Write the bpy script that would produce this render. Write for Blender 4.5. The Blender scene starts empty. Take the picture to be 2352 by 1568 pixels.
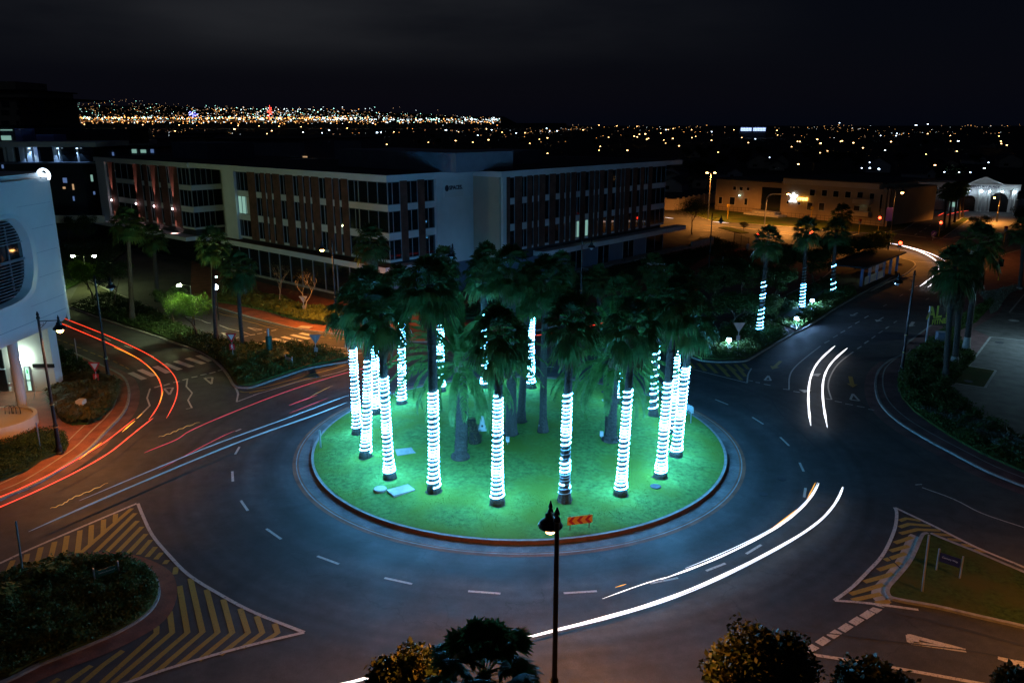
import bpy, math, random
from math import sin, cos, tan, pi, radians, sqrt, atan2
from mathutils import Vector, noise
random.seed(7)
S = bpy.context.scene
COL = S.collection
# ------------------------------------------------------------------ camera
HC = 24.5; FPX = 1829.0; PITCH = radians(15.26)
cd = bpy.data.cameras.new('camera'); cam = bpy.data.objects.new('camera', cd); COL.objects.link(cam)
cam.location = (0, 0, HC); cam.rotation_euler = (pi/2 - PITCH, 0, 0)
cd.sensor_width = 36; cd.lens = FPX/2352*36; cd.clip_start = .5; cd.clip_end = 30000
S.camera = cam
# ------------------------------------------------------------------ night sky
W = bpy.data.worlds.new('World'); S.world = W; W.use_nodes = True
nt = W.node_tree; N = nt.nodes; L = nt.links
bg = N['Background']
sky = N.new('ShaderNodeTexSky'); sky.sky_type = 'NISHITA'; sky.sun_disc = False
sky.sun_elevation = radians(-3.0); sky.sun_rotation = radians(-8)
tc = N.new('ShaderNodeTexCoord'); mp = N.new('ShaderNodeMapping'); mp.inputs['Scale'].default_value = (1.2, 1.2, 5.5)
no = N.new('ShaderNodeTexNoise'); no.inputs['Scale'].default_value = 1.6; no.inputs['Detail'].default_value = 5; no.inputs['Roughness'].default_value = .5
L.new(tc.outputs['Generated'], mp.inputs[0]); L.new(mp.outputs[0], no.inputs['Vector'])
dp = N.new('ShaderNodeVectorMath'); dp.operation = 'DOT_PRODUCT'
cdir = Vector((-.27, 1, .118)).normalized(); dp.inputs[1].default_value = cdir
L.new(tc.outputs['Generated'], dp.inputs[0])
mr = N.new('ShaderNodeMapRange'); mr.inputs[1].default_value = .80; mr.inputs[2].default_value = 1; mr.interpolation_type = 'SMOOTHSTEP'
L.new(dp.outputs['Value'], mr.inputs[0])
sx = N.new('ShaderNodeSeparateXYZ'); L.new(tc.outputs['Generated'], sx.inputs[0])
mz = N.new('ShaderNodeMapRange'); mz.inputs[1].default_value = .045; mz.inputs[2].default_value = .12; mz.interpolation_type = 'SMOOTHSTEP'
L.new(sx.outputs['Z'], mz.inputs[0])
mn = N.new('ShaderNodeMapRange'); mn.inputs[1].default_value = .38; mn.inputs[2].default_value = .72
L.new(no.outputs['Fac'], mn.inputs[0])
m1 = N.new('ShaderNodeMath'); m1.operation = 'MULTIPLY'; L.new(mr.outputs[0], m1.inputs[0]); L.new(mn.outputs[0], m1.inputs[1])
m2 = N.new('ShaderNodeMath'); m2.operation = 'MULTIPLY'; L.new(m1.outputs[0], m2.inputs[0]); L.new(mz.outputs[0], m2.inputs[1])
cr = N.new('ShaderNodeMix'); cr.data_type = 'RGBA'
cr.inputs['A'].default_value = (.0012, .0019, .0045, 1); cr.inputs['B'].default_value = (.0140, .0152, .0188, 1)
L.new(m2.outputs[0], cr.inputs['Factor'])
ad = N.new('ShaderNodeMix'); ad.data_type = 'RGBA'; ad.blend_type = 'ADD'; ad.inputs['Factor'].default_value = .003
L.new(cr.outputs['Result'], ad.inputs['A']); L.new(sky.outputs[0], ad.inputs['B'])
L.new(ad.outputs['Result'], bg.inputs['Color']); bg.inputs['Strength'].default_value = 1.0
sl = bpy.data.lights.new('moon', 'SUN'); sl.energy = .012; sl.angle = radians(2); sl.color = (.55, .72, 1)
so = bpy.data.objects.new('moon', sl); COL.objects.link(so); so.location = (0, 0, 120); so.rotation_euler = (radians(38), radians(-12), 0)
S.view_settings.view_transform = 'Standard'; S.view_settings.look = 'None'
S.view_settings.exposure = 0; S.view_settings.gamma = 1; S.view_settings.use_curve_mapping = False
cy = S.cycles
cy.use_denoising = True; cy.use_light_tree = True; cy.sample_clamp_indirect = 3; cy.sample_clamp_direct = 0
cy.max_bounces = 5; cy.diffuse_bounces = 2; cy.glossy_bounces = 3; cy.transmission_bounces = 3; cy.transparent_max_bounces = 6
cy.caustics_reflective = False; cy.caustics_refractive = False
# ------------------------------------------------------------------ photo geometry: pixels (2352 wide) to world
CT, ST = cos(PITCH), sin(PITCH)
def ray(u, v):
    x = (u-1176)/FPX; y = (784-v)/FPX
    return x, CT + y*ST, y*CT - ST
def G(u, v, z=0.0):
    x, dy, dz = ray(u, v); t = (z-HC)/dz
    return Vector((x*t, dy*t, z))
def atY(u, v, Y):
    x, dy, dz = ray(u, v); t = Y/dy
    return Vector((x*t, Y, HC + dz*t))
def onX(u, v, X):
    x, dy, dz = ray(u, v); t = X/x
    return Vector((X, dy*t, HC + dz*t))
CR = dict(A=(0,200,2.6133), B=(700,400,2.6133), C=(1500,400,2.6133), D=(2300,400,3.6185), E=(2893,400,3.6185), F=(0,600,3.92),
    g=(0,950,2.6133), h=(600,900,3.36), I=(0,1500,1.8192), J=(1000,750,2.94), K=(1000,1200,2.0913), l=(1700,750,2.94),
    M=(1700,1200,2.0911), n=(2300,750,2.94), O=(2943,750,2.9417), P=(2500,1150,2.2397), Q=(2443,1662,2.1382), R=(1000,1850,1.568),
    s=(0,950,2.24), T=(0,280,4.6125), U=(1850,1700,7.84), V=(3100,950,2.2393), w=(2700,640,18.03), z=(100,560,23.4))
def c(k, x, y):
    ox, oy, s = CR[k]; return ((ox + x/s)/1.50638, (oy + y/s)/1.50638)
def cs(k, *xy): return [c(k, xy[i], xy[i+1]) for i in range(0, len(xy), 2)]
def GG(pts, z=0.0): return [G(u, v, z) for u, v in pts]
# ------------------------------------------------------------------ materials
MATS = {}
def mat(name, col, rough=.7, metal=0, emit=None, estr=0, spec=.5, vary=0, scale=4, bump=0, bscale=40, mix=None, mixscale=1.2, samp=True, detail=4, trans=0):
    if name in MATS: return MATS[name]
    m = bpy.data.materials.new(name); m.use_nodes = True; t = m.node_tree; n = t.nodes; l = t.links
    b = n['Principled BSDF']; b.inputs['Base Color'].default_value = (*col, 1)
    b.inputs['Roughness'].default_value = rough; b.inputs['Metallic'].default_value = metal
    b.inputs['Specular IOR Level'].default_value = spec
    if emit:
        b.inputs['Emission Color'].default_value = (*emit, 1); b.inputs['Emission Strength'].default_value = estr
        m.cycles.emission_sampling = 'AUTO' if samp else 'NONE'
    g = None
    if vary or bump or mix:
        g = n.new('ShaderNodeNewGeometry')
    if vary or mix:
        q = n.new('ShaderNodeTexNoise'); q.inputs['Scale'].default_value = scale; q.inputs['Detail'].default_value = detail; q.inputs['Roughness'].default_value = .65
        l.new(g.outputs['Position'], q.inputs['Vector'])
        r = n.new('ShaderNodeMapRange'); r.inputs[1].default_value = .3; r.inputs[2].default_value = .7; l.new(q.outputs['Fac'], r.inputs[0])
        x = n.new('ShaderNodeMix'); x.data_type = 'RGBA'
        x.inputs['A'].default_value = (*[k*(1-vary) for k in col], 1); x.inputs['B'].default_value = (*[min(1, k*(1+vary)) for k in col], 1)
        l.new(r.outputs[0], x.inputs['Factor']); out = x
        if mix:
            q2 = n.new('ShaderNodeTexNoise'); q2.inputs['Scale'].default_value = mixscale; q2.inputs['Detail'].default_value = 3
            l.new(g.outputs['Position'], q2.inputs['Vector'])
            r2 = n.new('ShaderNodeMapRange'); r2.inputs[1].default_value = .42; r2.inputs[2].default_value = .64; l.new(q2.outputs['Fac'], r2.inputs[0])
            x2 = n.new('ShaderNodeMix'); x2.data_type = 'RGBA'; x2.inputs['B'].default_value = (*mix, 1)
            l.new(x.outputs['Result'], x2.inputs['A']); l.new(r2.outputs[0], x2.inputs['Factor']); out = x2
        l.new(out.outputs['Result'], b.inputs['Base Color'])
    if bump:
        q = n.new('ShaderNodeTexNoise'); q.inputs['Scale'].default_value = bscale; q.inputs['Detail'].default_value = 3
        l.new(g.outputs['Position'], q.inputs['Vector'])
        u = n.new('ShaderNodeBump'); u.inputs['Strength'].default_value = bump; u.inputs['Distance'].default_value = .03
        l.new(q.outputs['Fac'], u.inputs['Height']); l.new(u.outputs[0], b.inputs['Normal'])
    if trans:
        tb = n.new('ShaderNodeBsdfTranslucent'); ms = n.new('ShaderNodeMixShader'); ms.inputs[0].default_value = trans
        if vary or mix: l.new(out.outputs['Result'], tb.inputs['Color'])
        else: tb.inputs['Color'].default_value = (*col, 1)
        l.new(b.outputs[0], ms.inputs[1]); l.new(tb.outputs[0], ms.inputs[2]); l.new(ms.outputs[0], n['Material Output'].inputs['Surface'])
    MATS[name] = m; return m
def brickmat(name, c1, c2, mortar, scale, rough=.75, rot=0, bw=.5, rh=.25, coord='pos'):
    m = bpy.data.materials.new(name); m.use_nodes = True; t = m.node_tree; n = t.nodes; l = t.links
    b = n['Principled BSDF']; b.inputs['Roughness'].default_value = rough
    g = n.new('ShaderNodeNewGeometry'); mp = n.new('ShaderNodeMapping'); mp.inputs['Rotation'].default_value = rot if isinstance(rot, tuple) else (0, 0, rot)
    l.new(g.outputs['Position'], mp.inputs[0])
    k = n.new('ShaderNodeTexBrick'); k.inputs['Color1'].default_value = (*c1, 1); k.inputs['Color2'].default_value = (*c2, 1); k.inputs['Mortar'].default_value = (*mortar, 1)
    k.inputs['Scale'].default_value = scale; k.inputs['Mortar Size'].default_value = .015; k.inputs['Brick Width'].default_value = bw; k.inputs['Row Height'].default_value = rh
    l.new(mp.outputs[0], k.inputs['Vector'])
    q = n.new('ShaderNodeTexNoise'); q.inputs['Scale'].default_value = .8; q.inputs['Detail'].default_value = 5; l.new(g.outputs['Position'], q.inputs['Vector'])
    r = n.new('ShaderNodeMapRange'); r.inputs[1].default_value = .3; r.inputs[2].default_value = .7; r.inputs[3].default_value = .55; r.inputs[4].default_value = 1.2; l.new(q.outputs['Fac'], r.inputs[0])
    x = n.new('ShaderNodeVectorMath'); x.operation = 'SCALE'; l.new(k.outputs['Color'], x.inputs[0]); l.new(r.outputs[0], x.inputs['Scale'])
    l.new(x.outputs[0], b.inputs['Base Color']); MATS[name] = m; return m
def paintmat(name, col, wear=.5):
    m = bpy.data.materials.new(name); m.use_nodes = True; t = m.node_tree; n = t.nodes; l = t.links
    b = n['Principled BSDF']; b.inputs['Roughness'].default_value = .6
    g = n.new('ShaderNodeNewGeometry'); q = n.new('ShaderNodeTexNoise'); q.inputs['Scale'].default_value = 9; q.inputs['Detail'].default_value = 6; q.inputs['Roughness'].default_value = .75
    l.new(g.outputs['Position'], q.inputs['Vector'])
    r = n.new('ShaderNodeMapRange'); r.inputs[1].default_value = .5 + .12*(1-wear); r.inputs[2].default_value = .62 + .12*(1-wear); l.new(q.outputs['Fac'], r.inputs[0])
    x = n.new('ShaderNodeMix'); x.data_type = 'RGBA'; x.inputs['A'].default_value = (*col, 1); x.inputs['B'].default_value = (.07, .07, .07, 1)
    l.new(r.outputs[0], x.inputs['Factor']); l.new(x.outputs['Result'], b.inputs['Base Color']); MATS[name] = m; return m
def asphaltmat():
    m = bpy.data.materials.new('asphalt'); m.use_nodes = True; t = m.node_tree; n = t.nodes; l = t.links
    b = n['Principled BSDF']
    g = n.new('ShaderNodeNewGeometry')
    def noi(s, d=4, r=.6):
        q = n.new('ShaderNodeTexNoise'); q.inputs['Scale'].default_value = s; q.inputs['Detail'].default_value = d; q.inputs['Roughness'].default_value = r
        l.new(g.outputs['Position'], q.inputs['Vector']); return q
    def mr(o, a, bb, c1, d1):
        r = n.new('ShaderNodeMapRange'); r.inputs[1].default_value = a; r.inputs[2].default_value = bb; r.inputs[3].default_value = c1; r.inputs[4].default_value = d1; l.new(o, r.inputs[0]); return r.outputs[0]
    big = mr(noi(.12, 5).outputs['Fac'], .3, .7, .75, 1.25); fine = mr(noi(22, 2, .8).outputs['Fac'], .3, .7, .6, 1.4)
    vo = n.new('ShaderNodeTexVoronoi'); vo.feature = 'DISTANCE_TO_EDGE'; vo.inputs['Scale'].default_value = .085
    wv = n.new('ShaderNodeTexNoise'); wv.inputs['Scale'].default_value = .5; wv.inputs['Detail'].default_value = 5; l.new(g.outputs['Position'], wv.inputs['Vector'])
    va = n.new('ShaderNodeVectorMath'); va.operation = 'MULTIPLY_ADD'; l.new(wv.outputs['Color'], va.inputs[0]); va.inputs[1].default_value = (4, 4, 0); l.new(g.outputs['Position'], va.inputs[2])
    l.new(va.outputs[0], vo.inputs['Vector'])
    crack = mr(vo.outputs['Distance'], .0006, .003, .68, 1)
    def mul(a, bb):
        k = n.new('ShaderNodeMath'); k.operation = 'MULTIPLY'; l.new(a, k.inputs[0]); l.new(bb, k.inputs[1]); return k.outputs[0]
    sb = n.new('ShaderNodeVectorMath'); sb.operation = 'SUBTRACT'; sb.inputs[1].default_value = (.53, 59.2, 0); l.new(g.outputs['Position'], sb.inputs[0])
    ln = n.new('ShaderNodeVectorMath'); ln.operation = 'LENGTH'; l.new(sb.outputs[0], ln.inputs[0])
    cb = n.new('ShaderNodeCombineXYZ'); l.new(ln.outputs['Value'], cb.inputs[0]); bn = n.new('ShaderNodeTexNoise'); bn.inputs['Scale'].default_value = .55; bn.inputs['Detail'].default_value = 3; l.new(cb.outputs[0], bn.inputs['Vector'])
    midn = mr(noi(1.1, 6, .75).outputs['Fac'], .3, .7, .7, 1.3)
    far = mr(ln.outputs['Value'], 26, 34, 0, 1); tr = mr(bn.outputs['Fac'], .35, .65, .58, 1.22)
    mxx = n.new('ShaderNodeMix'); l.new(far, mxx.inputs[0]); l.new(tr, mxx.inputs[2]); mxx.inputs[3].default_value = 1.0
    patch = mr(noi(.06, 2).outputs['Fac'], .5, .52, 1.05, .78)
    f = mul(mul(mul(mul(mul(big, fine), crack), mxx.outputs[0]), patch), midn)
    x = n.new('ShaderNodeVectorMath'); x.operation = 'SCALE'; x.inputs[0].default_value = (.062, .064, .068); l.new(f, x.inputs['Scale'])
    l.new(x.outputs[0], b.inputs['Base Color'])
    l.new(mr(noi(.35, 4).outputs['Fac'], .3, .7, .62, .82), b.inputs['Roughness'])
    u = n.new('ShaderNodeBump'); u.inputs['Strength'].default_value = .35; u.inputs['Distance'].default_value = .02; l.new(noi(30, 2).outputs['Fac'], u.inputs['Height']); l.new(u.outputs[0], b.inputs['Normal'])
    MATS['asphalt'] = m; return m
asphaltmat()
brickmat('brick_paving', (.34, .11, .06), (.25, .085, .05), (.12, .07, .05), 4.5, rot=.5)
brickmat('brick_wall', (.20, .075, .05), (.15, .055, .04), (.11, .08, .07), 3.2, rot=(pi/2, 0, 0))
brickmat('grey_setts', (.20, .19, .19), (.14, .14, .145), (.1, .1, .1), 2.2, bw=.5, rh=.35)
brickmat('court_paving', (.15, .14, .13), (.12, .11, .105), (.07, .07, .07), 3.5, rot=.3)
brickmat('plum_paving', (.22, .11, .11), (.17, .09, .09), (.09, .06, .06), 4.5, rot=.3)
paintmat('white_paint', (.62, .62, .6), .35); paintmat('worn_white_paint', (.6, .58, .55), .75); paintmat('yellow_paint', (.38, .27, .05), .6)
mat('concrete', (.38, .37, .35), .85, vary=.25, scale=1.5, bump=.15)
mat('kerb', (.30, .30, .29), .8, vary=.3, scale=2.5, bump=.2)
mat('brown_kerb', (.16, .075, .05), .8, vary=.25, scale=3)
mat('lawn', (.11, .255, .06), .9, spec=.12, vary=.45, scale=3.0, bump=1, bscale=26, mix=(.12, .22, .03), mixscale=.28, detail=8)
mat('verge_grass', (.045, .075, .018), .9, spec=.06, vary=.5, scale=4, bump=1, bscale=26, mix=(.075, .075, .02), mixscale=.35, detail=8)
mat('soil', (.045, .045, .028), .95, vary=.4, scale=3)
mat('dark_ground', (.02, .024, .018), .95, vary=.5, scale=.02)
mat('white_wall', (.72, .72, .7), .7, vary=.06, scale=.4)
mat('cream_wall', (.6, .52, .4), .8, vary=.08, scale=.4)
mat('panel', (.70, .72, .73), .45, vary=.05, scale=.5)
mat('fascia', (.74, .77, .80), .55, vary=.05, scale=.6)
mat('beige_wall', (.52, .50, .40), .7, vary=.05, scale=.6)
mat('slate_wall', (.16, .20, .28), .7, vary=.1, scale=.5)
mat('roof_dark', (.04, .045, .055), .8, vary=.3, scale=.3)
mat('plant_screen', (.26, .30, .38), .7, vary=.15, scale=.4)
mat('glass', (.012, .016, .02), .04, spec=.9)
mat('frame', (.30, .33, .37), .4, metal=.3)
mat('black_metal', (.012, .013, .016), .4, metal=.2)
mat('steel', (.5, .52, .55), .35, metal=.7)
mat('yellow_pole', (.65, .42, .03), .5)
mat('green_metal', (.01, .09, .06), .4)
mat('trunk', (.07, .06, .05), .95, vary=.45, scale=9, bump=.8, bscale=14)
mat('pale_trunk', (.42, .40, .36), .9, vary=.3, scale=6, bump=.5, bscale=14)
mat('bark', (.10, .075, .05), .95, vary=.4, scale=8, bump=.6, bscale=20)
mat('pale_bark', (.34, .27, .16), .9, vary=.3, scale=8)
mat('palm_leaf', (.065, .15, .05), .5, spec=.2, trans=.42, vary=.55, scale=1.1, mix=(.10, .12, .03), mixscale=.9)
mat('phoenix_leaf', (.12, .25, .07), .45, spec=.2, trans=.42, vary=.45, scale=1.3)
mat('skirt', (.17, .14, .08), .9, spec=.2, vary=.5, scale=3.2)
mat('leaf_dark', (.03, .06, .018), .5, spec=.2, vary=.6, scale=1.5)
mat('leaf_mid', (.085, .12, .035), .55, spec=.2, trans=.25, vary=.6, scale=1.6)
mat('leaf', (.055, .10, .025), .55, spec=.2, trans=.25, vary=.6, scale=1.6)
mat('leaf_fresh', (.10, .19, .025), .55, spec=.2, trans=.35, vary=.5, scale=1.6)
mat('leaf_olive', (.05, .055, .018), .55, spec=.2, vary=.6, scale=2.5, mix=(.09, .07, .02), mixscale=2.2)
mat('leaf_strap', (.12, .15, .035), .5, spec=.2, vary=.6, scale=2.2)
mat('leaf_silver', (.16, .20, .16), .6, vary=.5, scale=2.2)
ROPE = (.105, .49, 1.0)
ORANGE = (1.0, .42, .10)
mat('rope_light', (.8, .9, 1), .5, emit=ROPE, estr=96)
mat('rope_light_soft', (.8, .9, 1), .5, emit=ROPE, estr=30)
mat('sodium_lamp', (1, .8, .5), .5, emit=(1, .46, .13), estr=30)
mat('sodium_near', (1, .8, .5), .5, emit=(1, .46, .13), estr=30); mat('sodium_left', (1, .8, .5), .5, emit=(1, .46, .13), estr=30)
mat('sodium_far', (1, .8, .5), .5, emit=(1, .46, .13), estr=40)
mat('lamp_off', (.5, .55, .6), .2)
mat('flood', (1, 1, 1), .5, emit=(.28, .55, 1), estr=1200)
mat('cool_light', (1, 1, 1), .5, emit=(.62, 1.0, .9), estr=9)
mat('sign_white', (1, 1, 1), .5, emit=(.70, .85, 1), estr=3.2)
mat('sign_amber', (1, .8, .2), .5, emit=(1, .55, .12), estr=5)
mat('lit_room', (.6, .7, .6), .5, emit=(.45, .85, .72), estr=.42)
mat('lit_room_warm', (.6, .5, .3), .5, emit=(1, .6, .3), estr=.5)
mat('lit_room_blue', (.6, .5, .3), .5, emit=(.25, .45, 1), estr=.30)
mat('red_signal', (1, .1, .05), .5, emit=(1, .035, .012), estr=22)
mat('sign_red', (.62, .03, .04), .4); mat('sign_face_white', (.8, .8, .8), .4); mat('sign_orange', (1.0, .50, .06), .35)
mat('text_dark', (.02, .025, .05), .5); mat('sign_green', (.015, .10, .07), .4); mat('sign_purple', (.018, .018, .06), .4)
mat('text_white', (.75, .75, .75), .5); mat('text_yellow', (.22, .32, .03), .5); mat('banner_purple', (.10, .05, .35), .5)
mat('blue_post', (.18, .28, .62), .5)
mat('trail_white', (1, 1, 1), .5, emit=(1, .97, 1), estr=1.7)
mat('trail_blue', (1, 1, 1), .5, emit=(.68, .80, 1), estr=1.7)
mat('trail_red', (1, .2, .1), .5, emit=(1, .055, .02), estr=1.4)
mat('trail_red_dim', (.4, .1, .1), .5, emit=(1, .03, .05), estr=.55)
mat('trail_amber', (1, .5, .1), .5, emit=(1, .42, .03), estr=1.5)
mat('trail_amber_dim', (.5, .3, .1), .5, emit=(1, .5, .1), estr=.45)
mat('trail_faint', (.5, .5, .5), .5, emit=(.45, .62, 1), estr=.05)
mat('city_orange', (1, .5, .1), emit=(1, .50, .15), estr=2.4, samp=False); mat('city_white', (1, 1, 1), emit=(.75, .92, 1), estr=2.2, samp=False)
mat('city_blue', (0, .2, 1), emit=(.25, .25, 1), estr=5, samp=False); mat('city_red', (1, 0, 0), emit=(1, .08, .05), estr=5, samp=False)
mat('city_green', (1, 1, 1), emit=(.4, 1, .85), estr=5, samp=False); mat('city_dim', (1, .6, .3), emit=(1, .62, .35), estr=.9, samp=False)
mat('city_glow', (1, .6, .3), emit=(1, .35, .06), estr=.035, samp=False)
mat('suburb_lamp', (1, .6, .3), emit=(1, .55, .2), estr=11, samp=False); mat('suburb_lamp_white', (1, 1, 1), emit=(.6, .8, 1), estr=11, samp=False)
# ------------------------------------------------------------------ mesh builder and object helpers
class MB:
    def __init__(s): s.v = []; s.f = []; s.m = []; s.cur = 0
    def quad(s, a, b, cc, d): n = len(s.v); s.v += [tuple(a), tuple(b), tuple(cc), tuple(d)]; s.f.append((n, n+1, n+2, n+3)); s.m.append(s.cur)
    def tri(s, a, b, cc): n = len(s.v); s.v += [tuple(a), tuple(b), tuple(cc)]; s.f.append((n, n+1, n+2)); s.m.append(s.cur)
    def poly(s, pts): n = len(s.v); s.v += [tuple(p) for p in pts]; s.f.append(tuple(range(n, n+len(pts)))); s.m.append(s.cur)
    def box(s, x0, x1, y0, y1, z0, z1): s.obox(Vector((x0, y0, 0)), Vector((1, 0, 0)), Vector((0, 1, 0)), x1-x0, y1-y0, z0, z1)
    def obox(s, o, a, b, la, lb, z0, z1):   # box from corner o along unit a (la) and b (lb)
        p = [o, o+a*la, o+a*la+b*lb, o+b*lb]; n = len(s.v)
        s.v += [(q.x, q.y, z0) for q in p] + [(q.x, q.y, z1) for q in p]
        fs = [(3, 2, 1, 0), (4, 5, 6, 7), (0, 1, 5, 4), (1, 2, 6, 5), (2, 3, 7, 6), (3, 0, 4, 7)]
        s.f += [tuple(n+i for i in f) for f in fs]; s.m += [s.cur]*6
    def prism(s, pts, z0, z1, bottom=False):
        n = len(s.v); k = len(pts)
        ar = sum(pts[i].x*pts[(i+1) % k].y - pts[(i+1) % k].x*pts[i].y for i in range(k))
        if ar < 0: pts = pts[::-1]
        s.v += [(p.x, p.y, z1) for p in pts] + [(p.x, p.y, z0) for p in pts]
        s.f.append(tuple(range(n, n+k))); s.m.append(s.cur)
        for i in range(k): s.f.append((n+k+i, n+k+(i+1) % k, n+(i+1) % k, n+i)); s.m.append(s.cur)
        if bottom: s.f.append(tuple(n+k+i for i in reversed(range(k)))); s.m.append(s.cur)
    def tube(s, pts, r, seg=6, cap=True):   # r scalar or list
        pts = [Vector(p) for p in pts]; k = len(pts); rs = r if isinstance(r, (list, tuple)) else [r]*k
        n = len(s.v); up = Vector((0, 0, 1))
        for i, p in enumerate(pts):
            d = (pts[min(i+1, k-1)] - pts[max(i-1, 0)]).normalized()
            a = d.cross(up if abs(d.z) < .95 else Vector((1, 0, 0))).normalized(); b = d.cross(a)
            for j in range(seg):
                t = 2*pi*j/seg; q = p + (a*cos(t) + b*sin(t))*rs[i]; s.v.append(tuple(q))
        for i in range(k-1):
            for j in range(seg):
                s.f.append((n+i*seg+j, n+i*seg+(j+1) % seg, n+(i+1)*seg+(j+1) % seg, n+(i+1)*seg+j)); s.m.append(s.cur)
        if cap:
            s.f.append(tuple(n+j for j in reversed(range(seg)))); s.f.append(tuple(n+(k-1)*seg+j for j in range(seg))); s.m += [s.cur]*2
    def lathe(s, o, prof, seg=14):          # prof: list of (r, z) going up
        o = Vector(o); n = len(s.v); k = len(prof)
        for r, z in prof:
            for j in range(seg): t = 2*pi*j/seg; s.v.append((o.x + r*cos(t), o.y + r*sin(t), o.z + z))
        for i in range(k-1):
            for j in range(seg):
                s.f.append((n+i*seg+j, n+i*seg+(j+1) % seg, n+(i+1)*seg+(j+1) % seg, n+(i+1)*seg+j)); s.m.append(s.cur)
        s.f.append(tuple(n+j for j in reversed(range(seg)))); s.f.append(tuple(n+(k-1)*seg+j for j in range(seg))); s.m += [s.cur]*2
    RK = [0]
    def ribbon(s, pts, w, z=None):          # flat strip following pts, width w
        if z is not None: s.RK[0] = (s.RK[0]+1) % 9; z = z + s.RK[0]*.0007
        pts = [Vector(p) for p in pts]; k = len(pts); n = len(s.v)
        for i, p in enumerate(pts):
            d = pts[min(i+1, k-1)] - pts[max(i-1, 0)]; d.z = 0; d.normalize(); q = Vector((-d.y, d.x, 0))*(w/2)
            zz = p.z if z is None else z
            s.v += [(p.x-q.x, p.y-q.y, zz), (p.x+q.x, p.y+q.y, zz)]
        for i in range(k-1): s.f.append((n+2*i, n+2*i+2, n+2*i+3, n+2*i+1)); s.m.append(s.cur)
    def mesh(s, name, mats, smooth=False):
        me = bpy.data.meshes.new(name); me.from_pydata(s.v, [], s.f)
        for m in (mats if isinstance(mats, (list, tuple)) else [mats]): me.materials.append(MATS[m] if isinstance(m, str) else m)
        if len(me.materials) > 1: me.polygons.foreach_set('material_index', s.m)
        if smooth: me.polygons.foreach_set('use_smooth', [True]*len(me.polygons))
        me.update(); return me
    def build(s, name, mats, parent=None, smooth=False): return ob(name, s.mesh(name, mats, smooth), parent)
def ob(name, me, parent=None, loc=None):
    o = bpy.data.objects.new(name, me); COL.objects.link(o)
    if parent: o.parent = parent
    if loc is not None: o.location = loc
    return o
def tag(o, label=None, cat=None, group=None, kind=None):
    if label: o['label'] = label
    if cat: o['category'] = cat
    if group: o['group'] = group
    if kind: o['kind'] = kind
    return o
def empty(name, loc=(0, 0, 0), label=None, cat=None, group=None):
    o = bpy.data.objects.new(name, None); COL.objects.link(o); o.location = loc; o.empty_display_size = .3
    return tag(o, label, cat, group)
def struct(name, mb, m, smooth=False): return tag(mb.build(name, m, smooth=smooth), kind='structure')
def dup(root, loc, rz=0, label=None, scale=None):
    r = root.copy(); COL.objects.link(r); r.location = loc; r.rotation_euler = (0, 0, rz)
    if scale: r.scale = scale
    if label: r['label'] = label
    for ch in list(root.children):
        q = ch.copy(); COL.objects.link(q); q.parent = r
        for g in ch.children: d = g.copy(); COL.objects.link(d); d.parent = q
    return r
def spline(pts, n=8):
    pts = [Vector(p) for p in pts]; out = []
    P = [pts[0]*2-pts[1]] + pts + [pts[-1]*2-pts[-2]]
    for i in range(1, len(P)-2):
        for k in range(n):
            t = k/n; a, b, cc, d = P[i-1], P[i], P[i+1], P[i+2]
            out.append(.5*((2*b) + (cc-a)*t + (2*a-5*b+4*cc-d)*t*t + (3*b-a-3*cc+d)*t**3))
    out.append(pts[-1]); return out
def textmesh(name, txt, size, m, parent, origin, xdir, ydir, ext=.02, bold=0, align='CENTER', fit=None):
    cu = bpy.data.curves.new(name, 'FONT'); cu.body = txt; cu.size = size; cu.extrude = ext; cu.align_x = align; cu.align_y = 'CENTER'; cu.offset = bold
    cu.resolution_u = 2
    o = bpy.data.objects.new(name, cu); COL.objects.link(o)
    bpy.context.view_layer.update()
    me = bpy.data.meshes.new_from_object(o); COL.objects.unlink(o); bpy.data.objects.remove(o)
    x = Vector(xdir).normalized(); y = Vector(ydir).normalized(); z = x.cross(y)
    og = Vector(origin); wd = max(v.co.x for v in me.vertices)-min(v.co.x for v in me.vertices); fs = min(1, fit/wd) if fit else 1
    for v in me.vertices: p = v.co.copy(); v.co = og + x*p.x*fs + y*p.y*fs + z*p.z
    me.materials.clear(); me.materials.append(MATS[m]); me.name = name
    return ob(name, me, parent)
def inpoly(x, y, P):
    r = False; j = len(P)-1
    for i in range(len(P)):
        if (P[i].y > y) != (P[j].y > y) and x < (P[j].x-P[i].x)*(y-P[i].y)/(P[j].y-P[i].y)+P[i].x: r = not r
        j = i
    return r
# ================================================================== SETTING
g = MB(); g.poly([Vector((x, y, -.06)) for x, y in ((-12000, -300), (12000, -300), (12000, 12000), (-12000, 12000))]); struct('ground', g, 'dark_ground')
g = MB(); g.poly([Vector((x, y, 0)) for x, y in ((-150, -20), (150, -20), (190, 330), (-190, 330))]); struct('road', g, 'asphalt')
IC = Vector((.53, 59.2, 0)); IR = 16.1
def circ(r, z=0, n=128, cx=IC): return [Vector((cx.x + r*cos(2*pi*i/n), cx.y + r*sin(2*pi*i/n), z)) for i in range(n)]
def ring(mb, r0, r1, z0, z1, n=128):
    a, b = circ(r0, 0, n), circ(r1, 0, n)
    for i in range(n):
        j = (i+1) % n
        mb.quad(Vector((a[i].x, a[i].y, z0)), Vector((b[i].x, b[i].y, z1)), Vector((b[j].x, b[j].y, z1)), Vector((a[j].x, a[j].y, z0)))
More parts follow.
